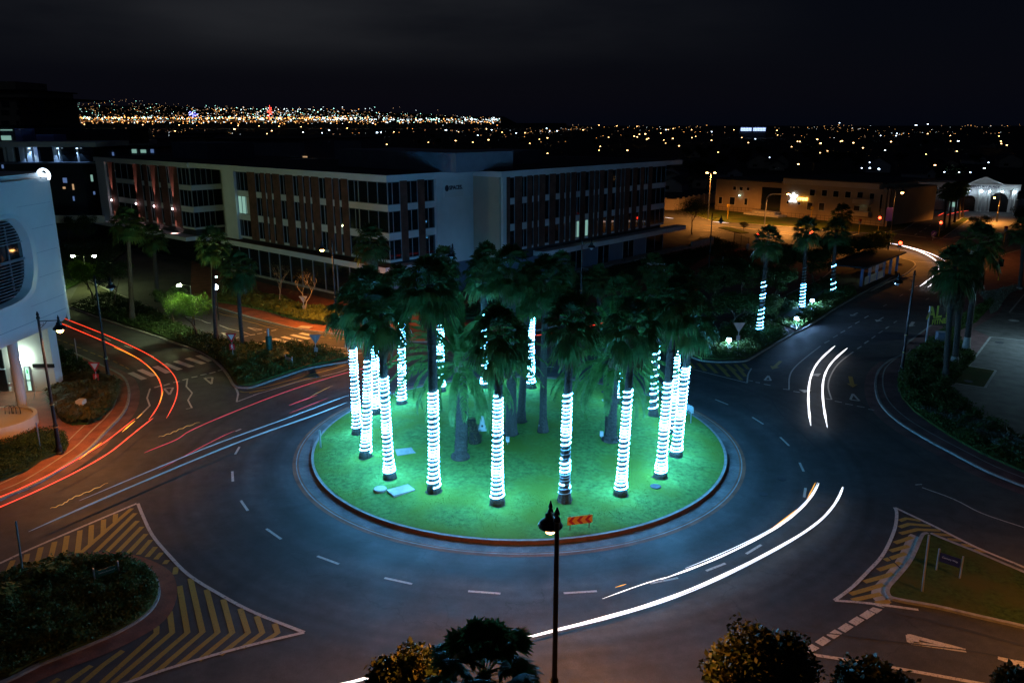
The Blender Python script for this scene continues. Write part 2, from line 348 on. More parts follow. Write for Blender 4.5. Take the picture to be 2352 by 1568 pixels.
# central island: apron of setts, brown kerb, domed lawn
g = MB(); ring(g, IR, IR+.95, .05, .03); struct('apron', g, 'grey_setts')
g = MB(); ring(g, IR+.9, IR+1.35, .035, .012); struct('apron', g, 'brick_paving')
g = MB(); ring(g, IR+1.02, IR+1.10, .046, .042); struct('kerb', g, 'kerb')
g = MB(); ring(g, IR-.02, IR, .30, .05); ring(g, IR-.22, IR-.02, .305, .30); k = struct('kerb', g, ['brown_kerb', 'kerb'])
for i, p in enumerate(k.data.polygons): p.material_index = 0 if i < 128 else 1
g = MB(); prev = IR-.22
def mound(r): return .30 + .75*(1-(r/IR)**2)
rr = [IR-.22] + [IR*(1-i/16) for i in range(1, 16)] + [.3]
for i in range(len(rr)-1):
    ring(g, rr[i+1], rr[i], mound(rr[i+1]), mound(rr[i]), 96)
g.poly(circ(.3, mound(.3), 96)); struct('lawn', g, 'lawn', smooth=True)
def lawnz(x, y): return mound(min(IR-.22, sqrt((x-IC.x)**2+(y-IC.y)**2)))
def GL(u, v):       # point on the domed lawn
    z = .5
    for _ in range(6): p = G(u, v, z); z = lawnz(p.x, p.y)
    p.z = z; return p
# grass blades over the lawn
g = MB(); rnd = random.Random(3)
for i in range(42000):
    a = rnd.random()*2*pi; r = sqrt(rnd.random())*(IR-.26); x = IC.x+r*cos(a); y = IC.y+r*sin(a); z = mound(r)-.01
    h = .035 + .05*rnd.random()*(.6+.8*noise.noise((x*.6, y*.6, 0))); t = rnd.random()*pi; w = .016
    dx, dy = cos(t)*w, sin(t)*w; lx, ly = (rnd.random()-.5)*.06, (rnd.random()-.5)*.06
    g.tri((x-dx, y-dy, z), (x+dx, y+dy, z), (x+lx, y+ly, z+h))
tag(g.build('grass', 'lawn'), 'short green grass covering the round central island', 'grass', kind='stuff')

# -------- raised verges, islands, pavements (outlines read off the photograph's ground plane)
def slab(name, pts, z, m): g = MB(); g.prism(pts, -.03, z); return struct(name, g, m)
def kerbline(pts, w=.22, z=.14, m='kerb'):
    g = MB(); P = [Vector((p.x, p.y, 0)) for p in pts]; k = len(P); n = 0
    def off(i, d):
        t = (P[min(i+1, k-1)] - P[max(i-1, 0)]).normalized(); return P[i] + Vector((-t.y, t.x, 0))*d
    for i in range(k-1):
        a, b, a2, b2 = off(i, w/2), off(i+1, w/2), off(i, -w/2), off(i+1, -w/2)
        def U(p, zz): return Vector((p.x, p.y, zz))
        g.quad(U(a, z), U(a2, z), U(b2, z), U(b, z)); g.quad(U(a2, z), U(a2, -.02), U(b2, -.02), U(b2, z)); g.quad(U(a, -.02), U(a, z), U(b, z), U(b, -.02))
    return struct('kerb', g, m)
# left pavement of the near left corner
k1 = spline(GG(cs('g', 470,630, 700,730, 900,820, 1050,890, 1130,950, 1165,1040, 1165,1120, 1140,1210, 1080,1300, 950,1430, 820,1568) + cs('I', 480,160, 250,310, 0,420, -400,620)), 4)
kerbline(k1)
slab('pavement', k1 + GG([(-700, 1300), (-700, 800), (-300, 700), (60, 765)]), .12, 'brick_paving')
g = MB(); g.ribbon([p + Vector((.55, -.1, 0)) for p in k1[8:]], .9, .005); struct('apron', g, 'plum_paving')
g = MB(); g.ribbon([p + Vector((-1.2, .2, 0)) for p in k1[14:]], .12, .126); struct('paving_band', g, 'concrete')
g = MB(); g.ribbon([p + Vector((-2.3, .35, 0)) for p in k1[14:]], .10, .126); struct('paving_band', g, 'concrete')
# long median between the two left roads
m1_ = GG(cs('g', 605,290, 1000,430, 1400,560, 1600,630, 1800,700, 1930,780, 2010,850, 2070,930, 2110,1000, 2160,1025) + cs('h', 880,1488, 930,1478, 1100,1420, 1300,1350, 1550,1270, 1800,1220, 2000,1190, 2060,1160))
m2_ = GG(cs('h', 1750,1060, 1420,1005, 1160,1000, 960,1024, 820,1012, 560,935, 300,855, 130,785) + [(340, 705), (250, 668), (190, 640)])
kerbline(spline(m1_, 3)); kerbline(spline(m2_, 3))
slab('median', spline(m1_, 3) + spline(m2_, 3), .12, 'soil')
g = MB(); g.prism(GG(cs('h', 380,1110, 800,1005, 845,1055, 500,1150, 440,1180)), .1, .135); struct('path', g, 'concrete')
# far pavement of the boulevard in front of the office
k3 = spline(GG(cs('h', 200,400, 420,510, 540,560, 800,640, 1100,720, 1400,795, 1700,840, 2000,870) + [(880, 782), (1000, 786), (1120, 780), (1240, 758), (1350, 728), (1450, 694), (1540, 660), (1600, 634), (1680, 600)]), 3)
kerbline(k3)
garden = GG([(1600, 575), (1480, 590), (1300, 640), (1100, 690), (905, 712), (760, 690), (620, 655), (520, 630), (440, 600)])
slab('pavement', k3 + GG([(1700, 585)]) + garden, .12, 'brick_paving')
# verge between the service road and the main right road
k4 = spline(GG(cs('n', 230,1410, 350,1460, 500,1480, 700,1480, 820,1470, 900,1430, 1100,1310, 1300,1200, 1500,1090, 1700,960, 1900,840, 2100,730, 2352,600) + cs('O', 200,760, 400,660, 550,590, 640,520, 655,480, 600,450, 500,425)), 3)
kerbline(k4)
k5 = GG([(2050, 585), (2000, 584), (1935, 600), (1890, 640), (1820, 672), (1740, 712), (1660, 752), (1600, 790), (1570, 806)])
kerbline(k5)
slab('verge', k4 + k5, .12, 'soil')
g = MB(); g.prism(GG(cs('n', 870,1080, 960,1070, 1400,1150, 1330,1190)), .1, .135); struct('path', g, 'plum_paving')
# right pavement, bed and parking court
k6 = spline(GG(cs('O', 1765,330, 1500,420, 1250,700, 1010,960, 880,1065, 700,1200, 560,1310) + cs('P', 1400,170, 1300,220, 1210,300, 1185,400, 1200,500, 1250,590, 1370,700, 1560,820, 1800,950, 2050,1080, 2336,1195, 2700,1330)), 3)
kerbline(k6)
slab('pavement', k6 + GG([(2800, 1200), (2800, 600), (2400, 560)]), .12, 'plum_paving')
g = MB(); g.ribbon([p + Vector((-.75, -.5, 0)) for p in k6[24:]], 1.0, .005); struct('apron', g, 'plum_paving')
g = MB(); g.ribbon([p + Vector((1.0, .7, 0)) for p in k6[20:]], .12, .126); struct('paving_band', g, 'concrete')
bedR = GG(cs('P', 1560,110, 1440,190, 1375,300, 1352,420, 1390,520, 1480,620, 1600,710, 1800,840, 2000,950, 2336,1100, 2700,1230, 2700,980, 2336,840, 2000,650, 1870,555, 1762,430, 1800,402, 1905,268, 1960,215, 1880,130, 1780,20) + cs('O', 1280,1080, 1450,900, 1420,860, 1180,1000))
g = MB(); g.prism(GG(cs('P', 2700,980, 2336,840, 2000,650, 1870,555, 1762,430, 1800,402, 2032,437, 2117,302, 1905,268, 2075,43) + cs('O', 1240,1150, 1530,980, 1560,870, 1630,790, 1765,760, 2300,700, 2300,1500)), .10, .128); struct('parking_court', g, 'court_paving')
g = MB()
for P in (cs('P', 2600,80, 2336,70, 2075,43, 1905,268, 2117,302, 2032,437, 1800,402, 1762,430, 1870,555), cs('O', 1765,800, 1612,985, 1900,1020)):
    P = GG(P)
    for a, b in zip(P, P[1:]): g.ribbon([a, b], .22, .134)
struct('bay_line', g, 'concrete')
g = MB(); g.prism(GG(cs('P', 1800,402, 2032,437, 2117,302, 1905,268)), .12, .131); struct('lawn', g, 'verge_grass')
# bottom right splitter island
i7 = spline(GG(cs('Q', 1640,400, 1600,412, 1560,500, 1500,620, 1400,740, 1345,805, 1350,860, 1420,890, 1700,940, 2000,1010, 2352,1090, 2700,1180)), 3)
i7b = GG(cs('Q', 2700,860, 2352,690, 2000,540, 1750,440, 1660,402))
kerbline(i7, m='kerb'); kerbline(i7b)
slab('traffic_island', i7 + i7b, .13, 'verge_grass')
g = MB(); g.ribbon([p + Vector((-.5, -.15, 0)) for p in i7[2:22]], .8, .005); struct('apron', g, 'concrete')
# bottom left splitter island
i8 = spline(GG(cs('I', 0,925, 200,850, 400,805, 620,785, 760,795, 880,830, 960,890, 995,970, 990,1040, 950,1110, 870,1180, 720,1265, 500,1360, 250,1460, 50,1560, -200,1650)), 3)
i8o = spline(GG(cs('I', -100,920, 0,900, 150,835, 350,785, 500,755, 650,747, 800,757, 920,785, 1020,830, 1085,880, 1112,950, 1115,1020, 1085,1110, 1020,1190, 900,1270, 700,1370, 500,1450, 300,1530, 100,1620, -200,1740)), 3)
g = MB(); g.poly(i8o + GG(cs('I', -600,1600, -600,1000))); 
for i, v in enumerate(g.v): g.v[i] = (v[0], v[1], .02)
struct('apron', g, 'brick_paving'); kerbline(i8)
slab('traffic_island', i8 + GG(cs('I', -600,1600, -600,1000)), .13, 'soil')
# lawns and kerbs beyond the crossing road
lw = GG([(1500, 478), (1560, 484), (1637, 509), (1820, 522), (1957, 534), (2006, 536), (2049, 532), (2076, 528), (2104, 509), (2131, 491), (2160, 474), (2190, 460), (2150, 452), (2100, 466), (2060, 492), (2030, 520), (1641, 480), (1560, 465)])
kerbline(lw[1:12]); slab('lawn', lw, .12, 'verge_grass')
g = GG([(2150, 548), (2163, 549), (2228, 503), (2212, 500), (2140, 543)]); kerbline(g + g[:1]); slab('lawn', g, .12, 'verge_grass')
g = GG([(1667, 520), (1720, 535), (1700, 537), (1650, 524)]); slab('lawn', g, .13, 'verge_grass')
g = GG(cs('n', 360,215, 450,225, 620,270, 760,310, 850,340, 1000,380, 1000,500, 700,560, 660,625, 300,520, 150,430, 200,330)); slab('lawn', g, .14, 'verge_grass')
g = MB(); g.ribbon(GG(cs('n', 230,540, 420,440, 640,370, 800,330, 900,350)), 3.2, .16); struct('path', g, 'brick_paving')
g = MB(); g.ribbon(GG(cs('n', 650,615, 980,510, 1050,560)), 3.0, .165); struct('path', g, 'brick_paving')
g = MB(); g.prism(GG([(0, 640), (118, 590), (150, 540), (420, 540), (430, 560), (350, 545), (300, 560), (250, 600), (190, 636), (150, 660)]), -.03, .1); struct('verge', g, 'soil')

# -------- painted markings
def quadmark(mb, pts): mb.poly([Vector((p.x, p.y, .012)) for p in pts])
def seg(mb, a, b, w, z=.012): mb.ribbon([Vector((a.x, a.y, z)), Vector((b.x, b.y, z))], w, z)
def marks(name, m, segs=(), lines=(), polys=(), w=.15, z=.012):
    g = MB()
    for k, *q in segs:
        P = GG(cs(k, *q)); seg(g, P[0], P[1], w, z)
    for k, *q in lines:
        P = GG(cs(k, *q)); g.ribbon(spline(P, 4) if len(P) > 2 else P, w, z)
    for k, *q in polys: g.poly([Vector((p.x, p.y, z)) for p in GG(cs(k, *q))])
    return struct(name, g, m)
marks('lane_marking', 'worn_white_paint', segs=[('I', 1508,82, 1480,130), ('I', 1462,237, 1466,300), ('I', 1516,420, 1560,484), ('I', 1677,598, 1770,663),
    ('I', 1997,770, 2133,820), ('R', 518,233, 668,266), ('R', 972,305, 1147,318), ('R', 1490,316, 1670,305), ('R', 1958,263, 2110,233), ('P', 230,656, 316,710),
    ('P', 447,811, 516,878), ('P', 597,1008, 628,1076), ('P', 643,1204, 632,1276), ('Q', 408,475, 297,542), ('Q', 143,612, 0,668), ('M', 1620,380, 1713,418), ('M', 390,143, 450,145), ('g', 2130,1415, 2180,1395)], w=.17)
marks('island_outline', 'worn_white_paint', lines=[('I', -300,945, 0,815, 150,745, 400,636, 860,440), ('I', 868,440, 905,530, 960,640, 1060,760, 1190,890, 1400,1020, 1600,1125, 1915,1250),
    ('I', 1915,1250, 1500,1350, 1100,1465, 820,1560, 600,1640), ('Q', 1395,200, 1410,240, 1400,340, 1360,450, 1300,560, 1200,670, 1080,790, 950,887), ('Q', 950,887, 1200,908, 1570,956),
    ('Q', 1395,200, 1700,345, 2000,495, 2352,642, 2600,760)], w=.2, z=.02)
yl = [(82,797,55,862),(172,757,158,827),(258,715,235,806),(344,680,318,788),(422,643,402,768),(504,608,488,750),(576,575,570,700),(652,540,650,630),(728,505,725,555),
    (830,470,510,748),(852,500,600,745),(866,548,670,745),(895,585,740,745),(920,630,805,752),(950,668,870,760),(980,712,925,775),(1018,748,980,790),(1055,795,1035,820),(1110,838,1100,885)]
chev = [((985,1212),(985,1255),(640,1568)), ((1068,1120),(1085,1250),(710,1568)), ((1130,957),(1180,1250),(830,1550)), ((1198,910),(1275,1248),(970,1510)), ((1300,980),(1370,1250),(1112,1465)),
    ((1405,1042),(1462,1252),(1250,1428)), ((1512,1100),(1562,1252),(1385,1392)), ((1615,1148),(1652,1252),(1525,1348)), ((1728,1195),(1748,1252),(1665,1307)),
    ((775,1365),(650,1455),(520,1568)), ((575,1458),(500,1510),(420,1568)), ((372,1540),(330,1568),(300,1590))]
g = MB()
for a in yl: P = GG(cs('I', *a)); seg(g, P[0], P[1], .30)
for a, b, d in chev: P = GG([c('I', *a), c('I', *b), c('I', *d)]); g.ribbon(P, .30, .012)
struct('chevron_marking', g, 'yellow_paint')
yr = [(1430,298,1480,280,1585,297),(1430,345,1500,322,1660,335),(1435,393,1560,362,1730,368),(1395,462,1525,418),(1362,522,1500,483),(1322,590,1478,538),(1272,662,1440,608),(1170,750,1385,688),(1065,840,1315,768),(1080,885,1295,838),(1255,905,1360,892),
    (1670,395,1820,405),(1790,435,1890,442),(1890,475,1980,485),(1985,515,2070,525)]
g = MB()
for a in yr: g.ribbon(GG(cs('Q', *a)), .32, .012)
struct('chevron_marking', g, 'yellow_paint')
marks('chevron_marking', 'yellow_paint', lines=[('h', 770,1525, 850,1535, 1060,1505), ('h', 850,1500, 1050,1475, 1300,1410, 1600,1330, 1850,1265, 2010,1215), ('h', 880,1545, 1150,1490, 1400,1420, 1650,1345)], w=.22)
marks('island_outline', 'worn_white_paint', lines=[('h', 720,1480, 745,1520, 755,1568), ('g', 2125,1020, 2150,1075, 2140,1150), ('g', 2140,1150, 2352,1070), ('h', 930,1568, 1200,1490, 1500,1400, 1900,1310, 2080,1245)], w=.15)
marks('chevron_marking', 'yellow_paint', segs=[('n', 240,1470, 300,1540), ('n', 345,1490, 410,1568), ('n', 430,1495, 510,1568), ('n', 530,1500, 620,1568), ('n', 625,1500, 720,1568), ('n', 715,1500, 800,1568), ('n', 800,1495, 850,1550),
    ('M', 1425,110, 1465,155), ('M', 1495,120, 1550,170), ('M', 1565,120, 1630,190), ('M', 1630,122, 1720,215), ('M', 1700,128, 1810,240), ('M', 1765,125, 1840,215)], w=.4)
marks('island_outline', 'worn_white_paint', lines=[('M', 1430,155, 1650,210, 1850,260), ('M', 1850,260, 1858,200, 1882,155)], w=.15)
def cross(name, k, rows, w):
    g = MB()
    for a in rows: P = GG(cs(k, *a)); seg(g, P[0], P[1], w)
    return struct(name, g, 'white_paint')
cross('crosswalk', 'g', [(1178,886,1303,946),(1262,859,1392,917),(1402,829,1522,889),(1486,806,1628,860),(1588,781,1735,835),(1692,756,1843,806),(1790,730,1906,783)], .62)
cross('crosswalk', 'h', [(1475-1,848,1680,890),(1372,868,1582,915),(1268,890,1480,942),(1165,912,1370,967),(1050,936,1262,992),(935,958,1145,1002),(835,982,950,1018)], .62)
marks('yield_line', 'white_paint', segs=[('g', *q) for q in ((1395,1022,1450,1006),(1480,1003,1535,985),(1567,975,1622,965),(1650,955,1700,940),(1732,930,1785,920),(1812,910,1867,898),(1893,893,1948,880),(1970,870,2025,855))] +
    [('h', *q) for q in ((640,924,690,914),(725,905,760,898),(815,890,870,880),(890,870,950,862),(975,856,1035,848),(1057,838,1115,828),(1138,820,1195,812))], w=.22)
def hollow(name, pts, w, m='worn_white_paint'):
    g = MB(); P = GG(pts); P = P + [P[0]]
    for a, b in zip(P, P[1:]): seg(g, a, b, w)
    return struct(name, g, m)
for q in (cs('g', 1485,1030, 1566,1022, 1533,1085), cs('g', 1848,935, 1922,930, 1912,988), cs('h', 865,782, 1030,808, 962,820), cs('h', 560,842, 655,862, 600,870), cs('P', 325,370, 375,372, 355,335), cs('P', 990,520, 1060,530, 1010,475), cs('h', 1930,1075, 2190,1080, 2120,1100)):
    hollow('yield_triangle', q, .2)
hollow('yield_triangle', cs('Q', 1500,1145, 1510,1198, 1920,1256), .3); hollow('yield_triangle', cs('Q', 2160,1308, 2352,1375, 2352,1345), .3)
marks('yield_triangle', 'worn_white_paint', polys=[('Q', 1488,1132, 1500,1205, 1580,1203, 1572,1165)])
marks('zigzag_line', 'worn_white_paint', lines=[('h', 130,655, 300,690, 385,725, 435,735), ('h', 0,745, 120,790, 250,820)], w=.13)
g = MB()
for k, q, m in (('g', (1358,1030,1330,1115,1355,1185,1240,1300), 0), ('g', (1695,940,1685,1012,1738,1070,1700,1135,1735,1205,1680,1215), 0), ('h', (535,755,635,795,750,822,805,832,905,873,950,865), 0)):
    g.ribbon(GG(cs(k, *q)), .15, .012)
struct('zigzag_line', g, 'worn_white_paint')
g = MB(); g.ribbon(GG(cs('h', 530,615, 580,635, 740,665, 800,695, 960,735, 1070,772, 1215,800)), .14, .012); g.ribbon(GG(cs('h', 420,545, 800,665, 1200,765, 1400,810, 1900,870)), .1, .012); struct('zigzag_line', g, 'yellow_paint')
marks('lane_marking', 'worn_white_paint', lines=[('h', 1420,960, 1650,990, 2000,1025), ('g', 600,300, 660,308), ('F', 830,1050, 1060,1220)], segs=[('g', 755,500, 818,528), ('g', 950,572, 1002,598), ('g', 1125,640, 1195,668), ('g', 1325,712, 1390,742), ('g', 580,440, 640,465), ('g', 1000,162, 1060,184)], w=.14)
marks('edge_marking', 'yellow_paint', segs=[('g', *q) for q in ((455,562,495,576),(512,583,552,597),(572,604,610,618),(632,629,672,643),(693,652,733,668),(752,678,794,694),(818,703,862,719),(886,730,928,745),(958,757,992,770),(1022,780,1060,799),(1082,810,1118,826),(1135,836,1166,856))] + [('h', 1700,888, 1760,895), ('h', 1805,902, 1875,908), ('h', 1955,914, 2010,920)], w=.14)
# bottom right give-way blocks and lines
g = MB()
for x, y in ((1265,947),(1193,990),(1113,1037),(1033,1087),(950,1135),(865,1187),(780,1243)):
    P = GG([c('Q', x-32, y+22), c('Q', x+30, y-20)]); seg(g, P[0], P[1], .42)
struct('yield_line', g, 'worn_white_paint')
marks('lane_marking', 'worn_white_paint', lines=[('Q', 745,1280, 1250,1360, 2010,1497, 2400,1575)], w=.22)
marks('lane_marking', 'worn_white_paint', lines=[('P', 1545,1200, 1790,1290, 2010,1400, 2336,1510)], segs=[('P', 1492,1180, 1545,1176)], w=.12)
# main right road: lanes, arrows
marks('lane_marking', 'worn_white_paint', lines=[('P', 515,440, 520,340, 560,270, 650,190, 760,105), ('P', 845,520, 818,420, 840,330, 900,240, 1012,150)],
    segs=[('P', *q) for q in ((470,438,520,444),(548,456,600,464),(800,512,845,520),(870,532,925,542),(950,552,1010,562),(1040,570,1100,580),(1130,594,1175,602),(790,82,828,63),(857,40,890,22),(1045,128,1075,108),(1100,84,1130,65),(1158,45,1182,28),(200,372,235,377),(255,386,290,390),(320,400,372,410))] +
    [('n', *q) for q in ((1625,1288,1675,1258),(1712,1230,1757,1204),(1790,1180,1833,1157),(1865,1133,1903,1112),(1938,1088,1983,1063),(2032,1030,2070,1008),(1958,1343,1998,1318),(2030,1290,2075,1262),(2108,1236,2142,1212),(2176,1185,2215,1162),(2247,1140,2282,1115),(2330,1080,2352,1065),(2222,912,2257,892))] +
    [('O', *q) for q in ((335,910,368,892),(500,808,532,790),(595,748,622,732),(652,714,680,700),(765,845,798,828),(850,785,880,766),(903,750,928,732),(285,1185,325,1162),(215,1240,250,1212),(140,1290,185,1262),(68,1342,110,1318),(358,1135,390,1115),(440,1078,470,1060),(140,1030,180,1010),(0,1395,28,1375),(45,1085,92,1065))], w=.14)
def arrow(name, tail, head, m='worn_white_paint', w=.25, k='P'):
    a, b = G(*c(k, *tail)), G(*c(k, *head)); d = (b-a).normalized(); n = Vector((-d.y, d.x, 0)); g = MB(); h = b - d*1.1
    g.ribbon([a, h], w, .012); g.poly([Vector((q.x, q.y, .012)) for q in (h-n*.5, b, h+n*.5)]); return struct(name, g, m)
arrow('arrow_marking', (450, 222), (385, 285), 'yellow_paint', .35); arrow('arrow_marking', (990, 340), (1010, 425), 'yellow_paint', .4); arrow('arrow_marking', (690, 335), (765, 318)); arrow('arrow_marking', (665, 450), (692, 448))
arrow('arrow_marking', (70, 978), (0, 1012), k='O'); arrow('arrow_marking', (640, 1070), (600, 1118), k='O', w=.4); arrow('arrow_marking', (335, 1022), (262, 1068), k='O', w=.2)
marks('stop_line', 'white_paint', segs=[('E', 75,1542, 290,1473), ('E', 1580,1553, 1635,1520), ('E', 640,1468, 1130,1528), ('E', 1340,1545, 1580,1555)], w=.35)
marks('lane_marking', 'white_paint', segs=[('E', *q) for q in ((985,1493,1013,1478),(1045,1458,1075,1443),(1102,1422,1132,1405),(1162,1382,1190,1367),(1790,1385,1815,1368),(1840,1348,1860,1335))], w=.22)
marks('lane_marking', 'worn_white_paint', segs=[('D', 440,1500, 620,1520), ('D', 620,1362, 800,1385), ('D', 830,1390, 1000,1412), ('D', 1020,1415, 1210,1440), ('D', 480,1432, 1000,1490), ('D', 1400,1465, 1640,1500), ('n', 1840,310, 1995,325), ('O', 0,315, 105,325), ('O', 600,450, 870,470), ('O', 925,328, 1110,258)], w=.18)
arrow('arrow_marking', (1465,1530), (1555,1515), 'yellow_paint', .5, 'E')
# tar seams on the roundabout
marks('tar_seam', 'roof_dark', lines=[('P', 345,450, 420,590, 520,700, 660,830, 830,970), ('Q', 560,1098, 900,1130, 1500,1205, 1950,1260, 2352,1335), ('Q', 1150,330, 1300,520, 1440,650), ('P', 1010,600, 1300,800, 1700,1080)], w=.09, z=.016)
marks('tar_seam', 'roof_dark', lines=[('Q', 1140,905, 1400,970, 1900,1100, 2352,1225)], w=.22, z=.016)
# round and square service covers
def cover(kind, u, v, r, m, lab, k='K', square=False, rz=0, th=.05, base=None):
    p = GL(*c(k, u, v)) if base is None else G(*c(k, u, v), base); g = MB()
    if square: d = Vector((cos(rz), sin(rz), 0)); e = Vector((-d.y, d.x, 0)); g.obox(p-d*r-e*r*.65, d, e, 2*r, 1.3*r, p.z-.04, p.z+th)
    else: g.lathe((p.x, p.y, p.z), [(r, -.04), (r, th*.7), (r*.93, th), (.01, th)], 20)
    return tag(g.build(kind, m), lab, kind.replace('_', ' '))
cover('manhole_cover', 660, 1037, .45, 'concrete', 'round pale manhole cover on the left front of the island lawn', th=.16)
cover('service_cover', 810, 1042, .8, 'concrete', 'large square grey slab lying on the lawn beside the round cover', square=True, rz=.6, th=.1)
cover('service_cover', 862, 752, .9, 'kerb', 'faint square slab sunk in grass between the second and third front palms', square=True, rz=.3, th=.02)
cover('manhole_cover', 1188, 1008, .38, 'roof_dark', 'dark round manhole cover in the lawn at the right front', k='M', th=.03)
cover('service_cover', 825, 387, .3, 'concrete', 'small pale square cover on the far right part of the lawn', k='M', square=True, th=.05)
cover('manhole_cover', 830, 328, .45, 'roof_dark', 'dark oval cover at the far edge of the lawn', k='M', th=.03)
cover('manhole_cover', 460, 1133, .32, 'roof_dark', 'small dark cover in the road right of the island, near a lane dash', k='P', base=.01, th=.012)
cover('manhole_cover', 318, 1252, .3, 'roof_dark', 'small dark cover in the lane close to the right island kerb', k='P', base=.01, th=.012)
cover('manhole_cover', 772, 1340, .3, 'roof_dark', 'small dark cover between the two long white light streaks', k='P', base=.01, th=.012)
cover('manhole_cover', 2145, 78, .45, 'roof_dark', 'dark round cover inside the nearest painted parking bay', k='P', base=.13, th=.02)
cover('manhole_cover', 1662, 1055, .6, 'concrete', 'pale round cover on the parking court behind the palms', k='O', base=.13, th=.03)
cover('manhole_cover', 1905, 378, .4, 'roof_dark', 'dark cover in the small square of grass beside the parking bays', k='P', base=.13, th=.02)
cover('storm_drain', 1530, 780, .8, 'concrete', 'square concrete storm drain cover on the orange pavement of the boulevard', k='h', square=True, rz=-.3, base=.12, th=.05)
# ================================================================== PALMS
def fan_leaf(mb, o, az, el, L0, R, droop, rnd, segs=15):
    d = Vector((cos(az)*cos(el), sin(az)*cos(el), sin(el))); side = Vector((-sin(az), cos(az), 0)); up = side.cross(d)*-1
    if up.z < 0: up = -up
    p1 = o + d*L0; w = .02
    mb.quad(o-side*w, o+side*w, p1+side*w, p1-side*w)
    n0 = len(mb.v)
    for i in range(segs):
        t = (i/(segs-1)-.5)*2.5 + rnd.uniform(-.05, .05); rr = R*(1-.22*abs(t)/1.25)*rnd.uniform(.85, 1.1)
        e = d*cos(t) + side*sin(t); f = side*cos(t) - d*sin(t)
        a = p1 + e*.08; m = p1 + e*rr*.62 + up*(-.10*rr+.05) + Vector((0, 0, -droop*.18*rr)); q = p1 + e*rr*.95 + Vector((0, 0, -droop*rr*.62 - .10))
        fw = rr*.075; k = up*(.04*(1 if i % 2 else -1))
        mb.quad(a-f*.02, a+f*.02, m+f*fw+k, m-f*fw+k); mb.tri(m-f*fw+k, m+f*fw+k, q)
def fan_crown(seed, n=52, R=1.22):
    rnd = random.Random(seed); mb = MB()
    for i in range(n):
        f = i/n; az = i*2.39996 + rnd.uniform(-.25, .25); el = radians(82 - 120*f**.9) + rnd.uniform(-.15, .15)
        fan_leaf(mb, Vector((0, 0, .35-.7*f)), az, el, 1.22*rnd.uniform(.75, 1.1)*(.75+.35*f), R*rnd.uniform(.85, 1.12), .35+.9*f, rnd)
    return mb.mesh('crown', 'palm_leaf')
def skirt_mesh(seed, length=2.6, r=.62, n=460):
    rnd = random.Random(seed); mb = MB()
    for i in range(n):
        az = rnd.random()*2*pi; z0 = -rnd.random()*length*.62; l = rnd.uniform(.7, 1.25)*length*.42; rr = r*(.55+.55*min(1, -z0/length*2+.2))*rnd.uniform(.75, 1.15)
        a = Vector((cos(az)*rr*.55, sin(az)*rr*.55, z0)); b = Vector((cos(az)*rr, sin(az)*rr, z0-l*.55)); d = Vector((cos(az)*rr*.93, sin(az)*rr*.93, z0-l)); s = Vector((-sin(az), cos(az), 0))*rnd.uniform(.03, .075)
        mb.quad(a-s*.5, a+s*.5, b+s, b-s); mb.tri(b-s, b+s, d+s*rnd.uniform(-1, 1))
    mb.lathe((0, 0, 0), [(.3, -length*.8), (r*.72, -length*.6), (r*.62, -.4), (.2, 0)], 10)
    return mb.mesh('skirt', 'skirt')
FAN = [fan_crown(s) for s in (11, 12, 13, 14)]
SKIRTS = [skirt_mesh(21), skirt_mesh(22, 3.4, .68, 560), skirt_mesh(23, 2.0, .55, 380)]
def trunk_pts(base, top, n=26, bend=.15, seed=0):
    rnd = random.Random(seed); bx, by = rnd.uniform(-bend, bend), rnd.uniform(-bend, bend); P = []
    for i in range(n+1):
        t = i/n; P.append(base.lerp(top, t) + Vector((bx, by, 0))*sin(pi*t))
    return P
